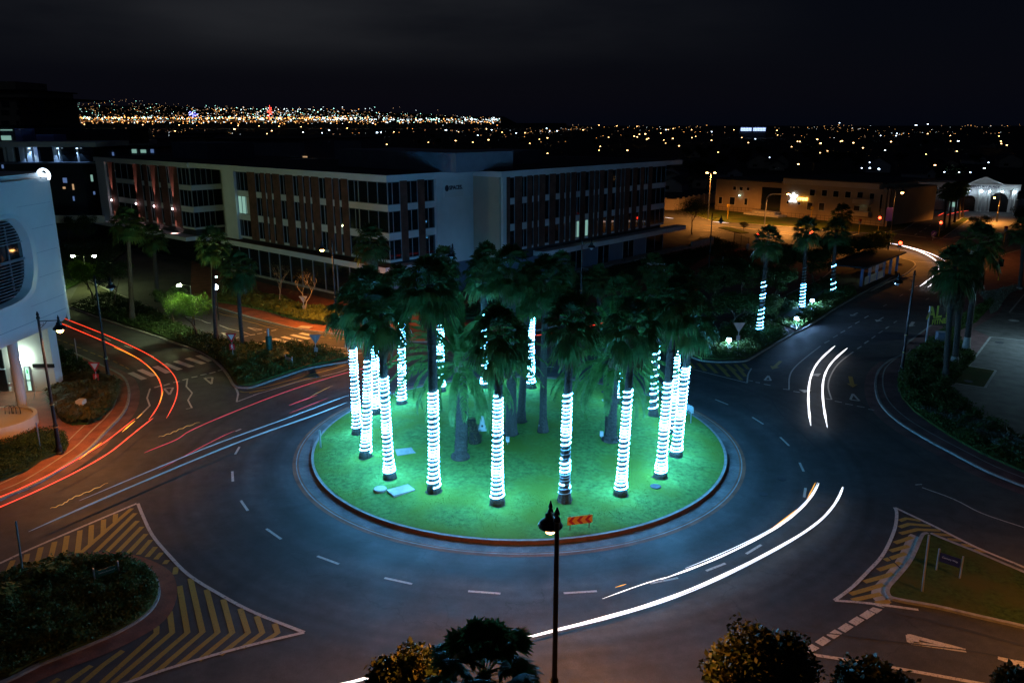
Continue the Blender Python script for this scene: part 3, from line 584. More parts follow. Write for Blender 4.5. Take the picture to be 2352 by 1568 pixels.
def fan_palm(uvb, uvt, vt_skirt, label, group, base=None, r0=.33, r1=.22, cs_=1.0, si=0, ci=0, seed=0, pale=0, fixY=None):
    """uvb: foot pixel, uvt: crown centre pixel"""
    b = GL(*uvb) if base is None else G(uvb[0], uvb[1], base)
    t = atY(uvt[0], uvt[1], b.y); b2 = b + Vector((0, 0, -.1))
    root = empty('palm_tree', b, label, 'palm tree', group); rnd = random.Random(seed)
    if base is None:
        sp = MB(); ps = []
        for i in range(22):
            a_ = 6.2832*i/22; r_ = r0 + .1 + .2*rnd.random(); q = Vector((b.x+r_*cos(a_), b.y+r_*sin(a_), 0)); q.z = lawnz(q.x, q.y) + .022; ps.append(q)
        sp.poly(ps); struct('soil_patch', sp, 'soil')
    P = trunk_pts(b2-b, t-b, 40, .12, seed); n = len(P)
    R = []
    for i in range(n):
        f = i/(n-1); R.append((r0 + (r1-r0)*min(1, f*1.1) + .16*max(0, 1-f*9))*(1+.035*(1 if i % 2 else -1)*rnd.uniform(.4, 1.4)))
    tr = MB(); tr.tube(P, R, 12)
    if pale:
        k = MB(); k.tube(P[:pale], [q+.025 for q in R[:pale]], 12); k.build('painted_base', 'pale_trunk', root, smooth=True)
    # stubs of old leaf bases under the skirt
    st = tr
    for i in range(150):
        f = .55 + .43*rnd.random(); j = int(f*(n-1)); az = rnd.random()*2*pi; o = P[j] + Vector((cos(az), sin(az), 0))*R[j]*.9; s = Vector((-sin(az), cos(az), 0))*.06
        st.tri(o-s, o+s, o + Vector((cos(az)*.17, sin(az)*.17, .16)))
    st.build('trunk', 'trunk', root)
    cr_ = ob('crown', FAN[ci % 4], root, t-b); cr_.rotation_euler = (rnd.uniform(-.1, .1), rnd.uniform(-.1, .1), rnd.random()*6); cr_.scale = (cs_,)*3
    if vt_skirt:
        zs = atY(uvt[0], vt_skirt, b.y).z; sk = ob('skirt', SKIRTS[si % 3], root, t-b + Vector((0, 0, -.1))); L_ = (2.6, 3.4, 2.0)[si % 3]*1.02
        k = max(.4, (t.z-zs)/L_); sk.scale = (cs_, cs_, k); sk.rotation_euler = (0, 0, rnd.random()*6)
    return root, b, P, R
def wrap_rope(b, P, R, z0, z1, label, seed=0, pitch=.29, m='rope_light', gaps=(), rad=.033, group='rope lights wound round the island palms'):
    rnd = random.Random(seed); pts = []; a = rnd.random()*6; z = z0; dark = []
    H_ = P[-1].z - P[0].z; n = len(P)-1
    while z < z1:
        f = (z-P[0].z)/H_*n; i = min(n-1, max(0, int(f))); q = P[i].lerp(P[i+1], f-i); r = R[i] + (R[i+1]-R[i])*(f-i) + rad*.8
        pts.append(q + Vector((cos(a)*r, sin(a)*r, 0))); dark.append(any(g0 < z < g1 for g0, g1 in gaps))
        a += 2*pi/12; lp = pitch*(1+.18*sin(z*1.7+seed)+.16*sin(z*4.1+seed*2)); z += max(.05, lp)/12
    mb = MB(); mb.tube(pts, rad, 4, cap=False); mb.m = [1 if dark[i//4] else 0 for i in range(len(mb.m))]
    o = mb.build('rope_light', [m, 'lamp_off'] if gaps else m); o.location = b
    return tag(o, label, 'rope light', group)
RP = 'tall fan palms ringing the island'
def lit(uvb, uvt, vsk, vrope, lab, laby, **kw):
    rk = {k: kw.pop(k) for k in ('pitch', 'gaps', 'z0', 'm') if k in kw}
    root, b, P, R = fan_palm(uvb, uvt, vsk, lab, kw.pop('group', RP), **kw)
    z1 = atY(uvb[0]*.6+uvt[0]*.4, vrope, b.y).z - b.z
    wrap_rope(b, P, R, rk.pop('z0', .45), z1, laby, kw.get('seed', 0), **rk)
    return root
def two(a, b=None): return 'tall fan palm ' + a, 'rope light on palm ' + (b or a)
lit(c('K',497,625), (809,712), 800, 801, *two('at the far left edge of the lawn, shaggiest crown hanging low'), seed=1, si=0, ci=0)
lit(c('K',553,795), (842,672), 0, 828, *two('standing second from the left, just right of the leftmost palm'), seed=2, ci=1, r0=.34)
lit(c('K',628,480), (862,680), 0, 767, *two('at the back left, seen between the second and fourth trunks'), seed=3, ci=2)
lit(c('K',730,945), (878,722), 821, 863, *two('at the front left, just behind the grey slab and round cover'), seed=4, si=0, ci=3)
lit(c('K',815,410), (921,660), 738, 737, *two('at the back left with drooping frond tips across its lights'), seed=5, si=2, ci=0)
lit(c('K',1048,1045), (987,655), 752, 897, *two('at the front, rough dark upper trunk, left of the date palm'), seed=6, si=0, ci=1, r0=.34, r1=.27)
lit(c('K',1508,1130), (1148,772), 868, 905, *two('nearest the camera in the middle of the island front'), seed=7, si=1, ci=2, r0=.37)
lit(c('M',530,1112), (1313,742), 842, 903, *two('behind the heritage lamp, with an unlit gap in its lower lights'), seed=8, si=1, ci=3, gaps=((.55, 1.0), (1.25, 2.0), (3.0, 3.8)), z0=.5)
lit(c('M',935,1065), (1454,750), 844, 893, *two('at the front right leaning to the right'), seed=9, si=1, ci=0)
lit(c('M',1222,940), (1550,694), 772, 873, *two('at the right front with a rough dark upper trunk'), seed=10, si=1, ci=1, r1=.27)
lit(c('M',1335,785), (1589,735), 812, 841, *two('at the far right with a swollen foot and sparse lowest turns'), seed=11, si=1, ci=2, r0=.36)
lit(c('M',1310,618), (1562,662), 0, 801, *two('squeezed between the two right front palms'), seed=12, ci=3)
lit(c('M',1172,495), (1516,690), 0, 785, *two('at the right back with widely spaced turns of light'), seed=13, ci=0, pitch=.6)
lit(c('M',290,297), (1224,672), 712, 728, *two('at the back middle, standing alone against the road'), seed=14, si=0, ci=1)
lit(c('M',930,405), (1432,680), 0, 780, *two('at the back right hidden behind the right date palm'), seed=15, ci=2)
lit(c('K',1100,320), (1012,640), 0, 727, *two('at the back, left of the date palm crown, mostly hidden'), seed=16, ci=3)
lit(c('K',1417,292), (1109,632), 0, 719, *two('at the back, right of the left date palm, mostly hidden'), seed=17, ci=0)
fan_palm(c('M',375,610), (1256,640), 708, 'unlit slim fan palm with bare lower trunk standing mid island behind the lamp', 'unlit palms in the middle of the island', seed=18, ci=1, r0=.30, si=2)
fan_palm(c('M',212,540), (1212,664), 0, 'unlit fan palm with a white spotlight at its foot, left of the slim one', 'unlit palms in the middle of the island', seed=19, ci=2)
fan_palm(c('M',140,630), (1172,618), 694, 'tallest unlit fan palm, its thick trunk half hidden by the front middle palm', 'unlit palms in the middle of the island', seed=20, si=1, ci=3, r0=.42, r1=.3)
# palms off the island
OP = 'street palms beyond the roundabout'
fan_palm(c('h',500,940), (490,560), 0, 'slim street palm with rough trunk beside the round blue lamp', OP, base=.12, seed=31, ci=0, r0=.24, r1=.2)
fan_palm(c('h',810,1030), (547,618), 672, 'leaning street palm with white painted foot by the boulevard crosswalk', OP, base=.12, seed=32, ci=1, r0=.24, r1=.2, pale=3, cs_=1.1)
fan_palm(c('g',1195,420), (292,512), 0, 'dark street palm in the planted median near the left office block', OP, base=.12, seed=33, ci=2, r0=.34, cs_=1.1)
fan_palm((362,690), (352,545), 0, 'short dark street palm between the median and the left office block', OP, base=.12, seed=34, ci=3)
fan_palm((866,745), (851,556), 640, 'tall palm with a long skirt in front of the office corner', OP, base=.12, seed=35, ci=0, si=1, cs_=1.15)
fan_palm((1030,770), (1020,600), 0, 'palm crown in front of the office wall behind the left date palm', OP, base=.12, seed=36, ci=1)
fan_palm((1110,765), (1118,596), 650, 'palm with pale hanging skirt in front of the office sign wall', OP, base=.12, seed=37, ci=2, si=1, cs_=1.1)
fan_palm((1290,742), (1290,610), 0, 'dark palm in front of the slate office ground floor', OP, base=.12, seed=38, ci=3)
fan_palm((1380,720), (1372,640), 0, 'low dark palm by the service road behind the island', OP, base=.12, seed=39, ci=0)
fan_palm((1500,700), (1500,610), 0, 'low dark palm left of the metal estate sign', OP, base=.12, seed=40, ci=1)
VP = 'rope lit palms in the verge by the main road'
lit(c('n',962,1180), (1764,552), 600, 645, 'verge palm nearest the roundabout with broken rope light below its crown', 'rope light in broken bands on the verge palm nearest the roundabout', base=.12, seed=41, ci=2, si=0, pitch=.5, m='rope_light_soft', gaps=((3.2, 4.2), (5, 5.6)), group=VP, cs_=.95)
lit(c('n',1392,940), (1852,530), 0, 608, 'middle verge palm rising beside the two ground floodlights', 'rope light showing at top and foot of the middle verge palm', base=.12, seed=42, ci=3, pitch=.42, m='rope_light_soft', gaps=((3.6, 7.3),), group=VP)
lit(c('n',1715,795), (1921,530), 0, 606, 'farthest verge palm near the low pavilion', 'rope light in separate spots on the farthest verge palm', base=.12, seed=43, ci=0, pitch=.7, m='rope_light_soft', gaps=((2.4, 4),), group=VP)
RPG = 'palms beside the parking court'
fan_palm(c('V',383,808), (2192,612), 700, 'nearest palm beside the parking court with dark slim trunk', RPG, base=.13, seed=51, ci=1, si=1, r0=.26, r1=.24, cs_=1.15, pale=3)
fan_palm(c('V',452,695), (2203,622), 716, 'middle palm beside the parking court with pale painted foot', RPG, base=.13, seed=52, ci=2, si=1, r0=.3, r1=.26, cs_=1.15, pale=5)
fan_palm(c('V',540,600), (2252,560), 676, 'tallest of the three parking court palms with thick pale foot', RPG, base=.13, seed=53, ci=3, si=0, r0=.34, r1=.26, cs_=1.25, pale=7)
fan_palm(c('O',1718,735), (2350,530), 0, 'palm at the right frame edge by the white pebble border', RPG, base=.13, seed=54, ci=0, r0=.3, cs_=1.1, pale=3)
GP = 'row of palms in the gate avenue median'
for i, (k, x, y, xt, yt) in enumerate([('E',1350,1440,1385,945),('E',1415,1390,1455,935),('E',1480,1340,1505,925),('E',1545,1285,1555,915),('E',1585,1255,1600,905)]):
    fan_palm(c(k,x,y), c(k,xt,yt), c(k,xt,yt+90)[1], ('first','second','third','fourth','fifth')[i]+' palm from the camera in the row leading to the white gate', GP, base=.12, seed=60+i, ci=i, si=2, r0=.24)
fan_palm((1935, 538), (1934, 492), 0, 'dark bushy palm in front of the cream office with the glowing figure', OP, base=.12, seed=66, ci=2, cs_=1.3)
# date palms with arching feather fronds
def feather_crown(seed, n=64, Lf=5.0):
    rnd = random.Random(seed); mb = MB()
    for i in range(n):
        f = i/n; az = i*2.39996 + rnd.uniform(-.2, .2); el = radians(82 - 112*f) + rnd.uniform(-.1, .1); Ln = Lf*rnd.uniform(.85, 1.08)*(.8+.25*sin(pi*f))
        h = Vector((cos(az), sin(az), 0)); side = Vector((-sin(az), cos(az), 0)); p = h*.25 + Vector((0, 0, .3-.5*f)); k = 26; e = el
        for j in range(k):
            d = h*cos(e) + Vector((0, 0, 1))*sin(e); q = p + d*(Ln/k); up = side.cross(d); up = up if up.z > 0 else -up
            mb.quad(p-side*.018, p+side*.018, q+side*.018, q-side*.018)
            t = j/k
            if t > .12:
                ll = .50*sin(pi*min(1, .18+.80*t))**.6*rnd.uniform(.85, 1.1)
                for sg in (-1, 1):
                    for _ in range(3):
                        o = p.lerp(q, rnd.random()); v = side*sg*.66 + d*.72 + up*.12; w = d*.048
                        m = o + v*ll*.6; tip = o + v*ll + Vector((0, 0, -.22*ll - .1*f))
                        mb.quad(o-w, o+w, m+w, m-w); mb.tri(m-w, m+w, tip)
            p = q; e -= (.042+.022*f)*(.5+1.0*t)
    return mb.mesh('crown', 'phoenix_leaf')
FE = [feather_crown(5), feather_crown(6)]
def date_palm(uvb, uvt, lab, seed, r=.42, foot=True):
    b = GL(*uvb); t = atY(uvt[0], uvt[1], b.y); root = empty('date_palm', b, lab, 'date palm', 'feathery date palms on the island'); rnd = random.Random(seed)
    P = trunk_pts(Vector((0, 0, -.1)), t-b, 46, .1, seed); R = [(r*(1.12-.22*i/46))*(1+.05*(1 if i % 2 else -1)) + (.22 if i < 3 and foot else 0) for i in range(47)]
    mb = MB(); mb.tube(P, R, 14)
    st = mb
    for i in range(700):
        j = int(rnd.random()*46); az = rnd.random()*6.283; o = P[j].lerp(P[min(46, j+1)], rnd.random()) + Vector((cos(az), sin(az), 0))*R[j]*.97; s = Vector((-sin(az), cos(az), 0))*.09
        st.tri(o-s, o+s, o + Vector((cos(az)*.09, sin(az)*.09, .13)))
    st.build('trunk', 'trunk', root)
    cr_ = ob('crown', FE[seed % 2], root, t-b); cr_.rotation_euler = (0, 0, seed); cr_.scale = (1.2, 1.2, 1.15)
    k = MB(); k.lathe(t-b, [(r*.9, -1.0), (r*1.25, -.5), (r*.9, .1), (.15, .6)], 12); k.build('crown_heart', 'skirt', root)
date_palm(c('K',1240,800), (1059, 832), 'large date palm with long arching feather fronds, left of the island middle', 2)
date_palm(c('M',862,675), (1411, 826), 'date palm with arching fronds and flared ringed trunk, right half of the island', 3)
b = GL(*c('K',1345,690)); root = empty('palm_stump', b, 'short shaggy palm stump leaning against the left date palm', 'palm stump'); g = MB(); rnd = random.Random(4)
P = [Vector((-.15*i/8, 0, 1.8*i/8)) for i in range(9)]; g.tube(P, [.48-.03*i for i in range(9)], 10); g.build('trunk', 'trunk', root)
g = MB()
for i in range(260):
    a = rnd.random()*6.28; z = rnd.random()*1.8; r = .5-.12*z; o = Vector((cos(a)*r-.15*z/1.8, sin(a)*r, z)); s = Vector((-sin(a), cos(a), 0))*.07; g.tri(o-s, o+s, o+Vector((cos(a)*.2, sin(a)*.2, .22)))
g.build('leaf_stubs', 'skirt', root)
# ================================================================== TREES, SHRUBS, BEDS
def leaf(mb, p, s, rnd, flat=.3):
    a = rnd.random()*2*pi; e = rnd.uniform(-.9, .9); u = Vector((cos(a)*cos(e), sin(a)*cos(e), sin(e))); w = u.cross(Vector((rnd.uniform(-1, 1), rnd.uniform(-1, 1), rnd.uniform(-.3, 1)))).normalized()
    l = s*rnd.uniform(.7, 1.3); q = w*l*.32
    mb.quad(p, p+u*l*.5+q, p+u*l, p+u*l*.5-q)
def limbs(mb, o, d, L_, r, depth, rnd, tips, spread=.7):
    n = 4; pts = [o]; p = o
    for i in range(n):
        d = (d + Vector((rnd.uniform(-.18, .18), rnd.uniform(-.18, .18), rnd.uniform(-.05, .12)))).normalized(); p = p + d*L_/n; pts.append(p)
    mb.tube(pts, [r*(1-.42*i/n) for i in range(n+1)], 5, cap=False)
    if depth == 0: tips.append(p); return
    for k in range(rnd.choice((2, 3, 3))):
        a = rnd.random()*2*pi; e = d + Vector((cos(a), sin(a), rnd.uniform(-.1, .5)))*spread; limbs(mb, p, e.normalized(), L_*rnd.uniform(.62, .82), r*.55, depth-1, rnd, tips, spread)
def tree_meshes(seed, h=6, cr=2.4, nl=5200, ls=.17, m='leaf', bark='bark', flat=.75, depth=3, trunk_h=.35, r=.14):
    rnd = random.Random(seed); tb = MB(); tips = []
    limbs(tb, Vector((0, 0, -.1)), Vector((0, 0, 1)), h*trunk_h, r, depth, rnd, tips)
    cz = h*.68; lb = MB(); cl = [(t, rnd.uniform(.5, 1)) for t in tips]
    for i in range(26):
        a = rnd.random()*6.28; q = sqrt(rnd.random()); cl.append((Vector((cos(a)*q*cr*.8, sin(a)*q*cr*.8, cz + rnd.uniform(-.6, .7)*cr*flat)), rnd.uniform(.45, 1)))
    for i in range(nl):
        o, s = cl[rnd.randrange(len(cl))]; v = Vector((rnd.gauss(0, 1), rnd.gauss(0, 1), rnd.gauss(0, .8))).normalized()*rnd.random()**.35*s*cr*.34
        leaf(lb, o+v, ls, rnd)
    return tb.mesh('trunk', bark, True), lb.mesh('crown', m)
TREE = {k: tree_meshes(*a, **kw) for k, a, kw in (
    ('c', (8,), dict(m='leaf', cr=2.8, nl=7500, ls=.22)), ('d', (9,), dict(m='leaf', h=5.4, cr=2.8, nl=7500, ls=.22)),
    ('a', (1,), dict(m='leaf_dark')), ('b', (2,), dict(m='leaf_dark', h=5.2)), ('fresh', (3,), dict(m='leaf_fresh', h=6, cr=3, nl=9000, ls=.13, flat=.45)),
    ('thin', (4,), dict(m='leaf_olive', h=5.5, cr=3, nl=700, ls=.1, bark='pale_bark', flat=.4, depth=4, r=.13)), ('bare', (5,), dict(m='leaf_olive', h=6, cr=1.8, nl=500, ls=.1, bark='pale_bark', depth=4, r=.1)),
    ('acacia', (6,), dict(m='leaf', h=6.5, cr=4.2, nl=6000, ls=.14, flat=.3, depth=3)))}
def tree(kind, x, y, z, s, lab, group=None, sz=None, rz=None, name='tree', cat='tree'):
    r = empty(name, (x, y, z), lab, cat, group); r.scale = (s, s, sz or s); r.rotation_euler = (0, 0, rz if rz is not None else (x*7.3+y) % 6.28)
    ob('trunk', TREE[kind][0], r); ob('crown', TREE[kind][1], r); return r
def treeuv(kind, uv, s, lab, group=None, sz=None, z=.12): p = G(uv[0], uv[1], z); return tree(kind, p.x, p.y, z, s, lab, group, sz)
VG = 'broad dark trees in the verge by the main road'
for i, (u, v, s, lab) in enumerate([(1640,700,.95,'broad dark verge tree nearest the estate sign'), (1680,752,.85,'dark verge tree behind the first ground floodlight'), (1700,690,1.0,'dark verge tree behind the nearest rope lit palm'),
    (1775,690,.95,'dark verge tree right of the nearest rope lit palm'), (1800,652,1.05,'dark verge tree between the first two rope lit palms'), (1868,650,1.0,'dark verge tree behind the second ground floodlight'),
    (1905,622,1.05,'dark verge tree around the farthest rope lit palm'), (1965,618,1.05,'dark verge tree next to the low pavilion'), (2010,596,.9,'low dark verge tree over the pavilion roof'), (1745,745,.75,'small dark verge tree beside the plaza path')]):
    treeuv('cd'[i % 2], (u, v), s*1.25, lab, VG, sz=s*1.0)
LG = 'small street trees along the left median'
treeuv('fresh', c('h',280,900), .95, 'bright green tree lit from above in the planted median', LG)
treeuv('fresh', (215,690), 1.0, 'yellow green tree lit by the twin lamp at the left', LG); treeuv('a', (262,700), 1.05, 'dark tree just right of the yellow green tree', LG)
treeuv('a', (400,745), .8, 'dark small tree left of the bright green tree', LG); treeuv('b', (160,560), 1.2, 'dark tree behind the parking road at the far left', LG); treeuv('a', (196,575), 1.2, 'dark tree beside the left office block', LG)
BG = 'leafless trees'
treeuv('thin', c('h',1520,640), 1.0, 'thin orange lit tree with spreading bare branches by the boulevard', BG); treeuv('thin', c('h',1225,530), 1.0, 'thin bare tree left of the spreading orange lit tree', BG)
for i, (x, y, s, lab) in enumerate([(780,1165,1.3,'bare upright tree at the left end of the cream office'), (1030,1185,1.45,'bare tree left of the cream office entrance'), (1980,1235,1.2,'bare tree below the square windows of the cream office')]): treeuv('bare', c('D',x,y), s, lab, BG)
treeuv('bare', c('E',1060,1215), 1.3, 'bare tree in front of the small white house by the gate avenue', BG)
treeuv('acacia', c('D',340,1480), 1.25, 'flat topped acacia between the office and the orange highway'); treeuv('b', c('E',2330,1500), 1.3, 'bushy tree at the right frame edge near the gate'); treeuv('a', c('E',1800,1560), .9, 'round bush at the corner of the crossing right of the palms')
treeuv('thin', c('E',1820,1165), .9, 'small tree in the planter between the two gate arches', BG)
# foreground crowns at the bottom edge
FG = mat('leaf_bush', (.028, .05, .014), .5, spec=.3, vary=.6, scale=2.0, mix=(.085, .075, .016), mixscale=2.2)
def bush_tree(uvtop, wpx, hm, Y, lab, seed, nl=16000, ls=.16):
    t = atY(uvtop[0], uvtop[1], Y); r = wpx/FPX*Y*1.08/2; rnd = random.Random(seed); root = empty('tree', (t.x, Y, 0), lab, 'tree', 'dense round street trees in the foreground')
    tb = MB(); tips = []; limbs(tb, Vector((0, 0, -.1)), Vector((0, 0, 1)), t.z*.33, .18, 2, rnd, tips); tb.build('trunk', 'bark', root, smooth=True)
    lb = MB(); cz = t.z-r*.85; cl = []
    for i in range(60):
        v = Vector((rnd.gauss(0, 1), rnd.gauss(0, 1), rnd.gauss(0, 1))).normalized(); cl.append((Vector((0, 0, cz)) + Vector((v.x*r*.8, v.y*r*.8, v.z*r*.72)), rnd.uniform(.12, .42)*r)); cl[-1] = (cl[-1][0]*1 + Vector((v.x, v.y, v.z))*r*rnd.uniform(-.15, .22), cl[-1][1])
    for i in range(nl):
        o, s = cl[rnd.randrange(60)]; v = Vector((rnd.gauss(0, 1), rnd.gauss(0, 1), rnd.gauss(0, 1))).normalized()*s*rnd.random()**.3; p = o+v
        leaf(lb, p + Vector((rnd.gauss(0, .1), rnd.gauss(0, .1), rnd.gauss(0, .12))), ls*rnd.uniform(.55, 1.7), rnd)
    lb.build('crown', 'leaf_bush', root)
bush_tree((1755, 1478), 225, 0, 25.5, 'large round street tree with coppery leaves at the bottom right', 1, 26000)
bush_tree((2015, 1545), 165, 0, 25.5, 'smaller round street tree right of the large coppery one', 2, 12000)
bush_tree((930, 1505), 165, 0, 26, 'coppery street tree at the bottom left of the foreground palm', 3, 14000)
bush_tree((2345, 1555), 90, 0, 25.5, 'tip of a street tree in the bottom right corner', 4, 6000)
p = atY(1112, 1548, 20.2); root = empty('palm_tree', (p.x, p.y, 0), 'dark fan palm crown at the bottom edge left of the lamp post', 'palm tree'); g = MB(); g.tube([(0, 0, 0), (0, 0, p.z)], [.3, .22], 10); g.build('trunk', 'trunk', root)
rnd = random.Random(9); g = MB()
for i in range(34): fan_leaf(g, Vector((0, 0, p.z-.1)), i*2.4, radians(78-100*i/34), .9*rnd.uniform(.6, 1.3), 1.0, .25, rnd, 34)
g.build('crown', 'palm_leaf', root)
# planted beds
def bed(pts, n, h, ls, m, lab, style='leaf', z=.12, seed=0, name='shrub_bed', cat='shrubs', inner=True, hn=.5):
    rnd = random.Random(seed); P = pts; mb = MB(); x0, x1 = min(p.x for p in P), max(p.x for p in P); y0, y1 = min(p.y for p in P), max(p.y for p in P)
    def hh(x, y): return h*max(.15, (1-hn) + hn*1.6*(.5+noise.noise((x*.75, y*.75, seed)))*(.7+.6*noise.noise((x*2.2, y*2.2, seed+9))))
    if inner:
        mb.prism(P, z-.02, z+h*.22)
    k = 0; guard = 0
    while k < n and guard < n*12:
        guard += 1; x = rnd.uniform(x0, x1); y = rnd.uniform(y0, y1)
        if not inpoly(x, y, P): continue
        k += 1; H_ = hh(x, y)
        if style == 'leaf':
            p = Vector((x, y, z + H_*rnd.uniform(.35, 1.0))); leaf(mb, p, ls, rnd)
        elif style == 'strap':
            for _ in range(9):
                a = rnd.random()*6.28; l = H_*rnd.uniform(.8, 1.3); d = Vector((cos(a), sin(a), 0)); s = Vector((-sin(a), cos(a), 0))*ls*.16; b = Vector((x, y, z)); m_ = b + d*l*.32 + Vector((0, 0, l*.8)); t = b + d*l*.85 + Vector((0, 0, l*.62))
                mb.quad(b-s, b+s, m_+s, m_-s); mb.tri(m_-s, m_+s, t)
    return tag(mb.build(name, m), lab, cat, kind='stuff')
T1 = GG(cs('h', 510,1150, 560,1110, 700,1080, 860,1035, 1000,1030, 1170,1015, 1420,1015, 1750,1068, 2030,1150, 1800,1205, 1550,1255, 1300,1335, 1100,1405, 930,1463, 840,1472, 760,1465, 715,1415, 660,1325, 590,1245))
bed(T1, 15000, .95, .20, 'leaf', 'mixed green shrubs on the tip of the long median', seed=1)
bed(GG(cs('h', 780,1090, 1250,1050, 1280,1180, 1150,1240, 820,1250, 700,1190)), 1300, .9, .3, 'leaf_strap', 'yellow green strap leaved clumps among the median shrubs', 'strap', seed=2, inner=False)
bed(GG(cs('g', 640,300, 1000,420, 1400,545, 1600,615, 1800,690, 1960,790) + cs('h', 790,985, 560,945, 300,865, 130,795) + [(345, 712), (250, 675)]), 15000, .7, .2, 'leaf_dark', 'low dark shrubs along the left part of the median', seed=3)
bed(GG(cs('h', 520,500, 700,525, 900,565, 1110,610, 1400,700, 1600,740, 1960,785, 2000,700, 1950,640, 1500,560, 1200,470, 900,400, 600,350)), 3600, .95, .42, 'leaf_strap', 'yellow green strap leaved border along the boulevard pavement', 'strap', seed=4)
bed(GG([(905,716), (1000,735), (1120,735), (1240,712), (1350,682), (1450,650), (1560,612), (1590,590), (1480,600), (1300,650), (1100,700), (905,722)]), 14000, 1.3, .28, 'leaf_dark', 'dark hedge along the foot of the office and the service road', seed=5, hn=.6)
bed(GG(cs('n', 260,1410, 350,1445, 500,1465, 700,1465, 815,1452, 890,1415, 1100,1295, 1250,1205, 1150,1130, 960,1090, 780,1080, 600,1190, 400,1270)), 9000, .7, .2, 'leaf', 'dark low shrubs at the roundabout corner of the main road verge', seed=6)
bed(GG(cs('n', 1340,1160, 1500,1072, 1700,945, 1950,800, 1900,740, 1700,740, 1500,900, 1300,1060, 1080,1070)), 7000, .8, .22, 'leaf', 'leafy border under the rope lit verge palms', seed=7)
bed(GG([(1640,770), (1600,800), (1580,812), (1600,800), (1660,760), (1740,720), (1830,680), (1890,650), (1930,640), (1900,660), (1840,700), (1760,750)]), 5000, 1.0, .26, 'leaf_dark', 'dark hedge on the service road side of the verge', seed=8)
bed(bedR, 26000, .75, .2, 'leaf', 'wide bed of dark green shrubs curving round the parking court', seed=9, hn=.7)
bed(GG(cs('P', 1500,620, 1720,700, 2000,850, 2336,1040, 2600,1150, 2600,1050, 2336,900, 2050,740, 1850,650)), 5000, .5, .16, 'leaf_silver', 'greyish ground cover along the right pavement', seed=10, z=.25, inner=False)
bed(i8[6:40] + GG(cs('I', 700,1265, 480,1350, 230,1445, 60,1540, -600,1600, -600,1000, -100,920, 0,940)), 30000, .5, .16, 'leaf_mid', 'dense low shrubs filling the bottom left splitter island', seed=11, hn=.7)
bed(GG(cs('I', -100,930, 60,900, 260,835, 560,812, 560,850, 320,920, 120,1000, 60,1080, -200,1150)), 420, .55, .4, 'leaf_strap', 'strap leaved tufts on the upper edge of the bottom left splitter island', 'strap', seed=12, inner=False)
# hedges and bed by the left building
bed(GG(cs('s', 380,960, 440,905, 520,850, 640,810, 760,830, 880,860, 925,885, 900,960, 860,1040, 780,1130, 700,1165, 560,1170, 480,1130, 440,1090)), 1500, 1.0, .45, 'leaf_olive', 'spiky leaved bed behind the clipped hedge by the left building', 'strap', seed=13)
bed(GG(cs('s', 440,1085, 500,1085, 600,1080, 745,1085, 800,1060, 870,970, 925,880, 905,970, 850,1060, 770,1135, 680,1172, 560,1178, 480,1145)), 14000, .75, .1, 'leaf_dark', 'clipped hedge curving around the spiky leaved bed', seed=14, hn=.12, name='hedge', cat='hedge')
bed(GG(cs('s', 190,1280, 300,1245, 420,1245, 510,1275, 535,1330, 510,1380, 430,1410, 330,1450, 200,1540, 0,1620, -200,1600, -200,1380, 0,1340, 100,1320)), 22000, .75, .1, 'leaf_dark', 'clipped dark hedge around the foot of the left heritage lamp', seed=15, hn=.12, name='hedge', cat='hedge')
bed(GG(cs('s', 410,560, 560,640, 700,740, 745,800, 640,825, 500,840, 440,850, 400,640)), 7000, .9, .2, 'leaf_dark', 'dark shrubs between the left building and the road', seed=16)
bed(GG(cs('n', 0,560, 120,420, 330,300, 480,230, 650,280, 760,320, 600,380, 380,440, 200,560)), 7000, .9, .3, 'leaf_dark', 'dark garden shrubs at the right end of the office', seed=17)
bed(GG(cs('n', 560,400, 700,370, 880,380, 940,440, 900,500, 780,550, 620,530, 480,480)), 4000, .9, .3, 'leaf_olive', 'brown green planting beside the orange garden path', seed=18)
bed(GG([(118, 598), (150, 560), (250, 548), (345, 552), (300, 570), (250, 612), (190, 648), (150, 668)]), 5000, .9, .3, 'leaf_dark', 'dark planting beyond the left parking road', seed=19)
bed(GG(cs('O', 1300,780, 1450,760, 1700,700, 1765,730, 1630,780, 1560,850, 1500,960, 1420,1000, 1400,900)), 2500, .3, .2, 'leaf_silver', 'white pebble and silver plant border of the parking court', seed=20)
p = G(*c('n', 808,150), .15); tree('b', p.x, p.y, .1, .45, 'small round bush on the highway median', name='bush', cat='bush')
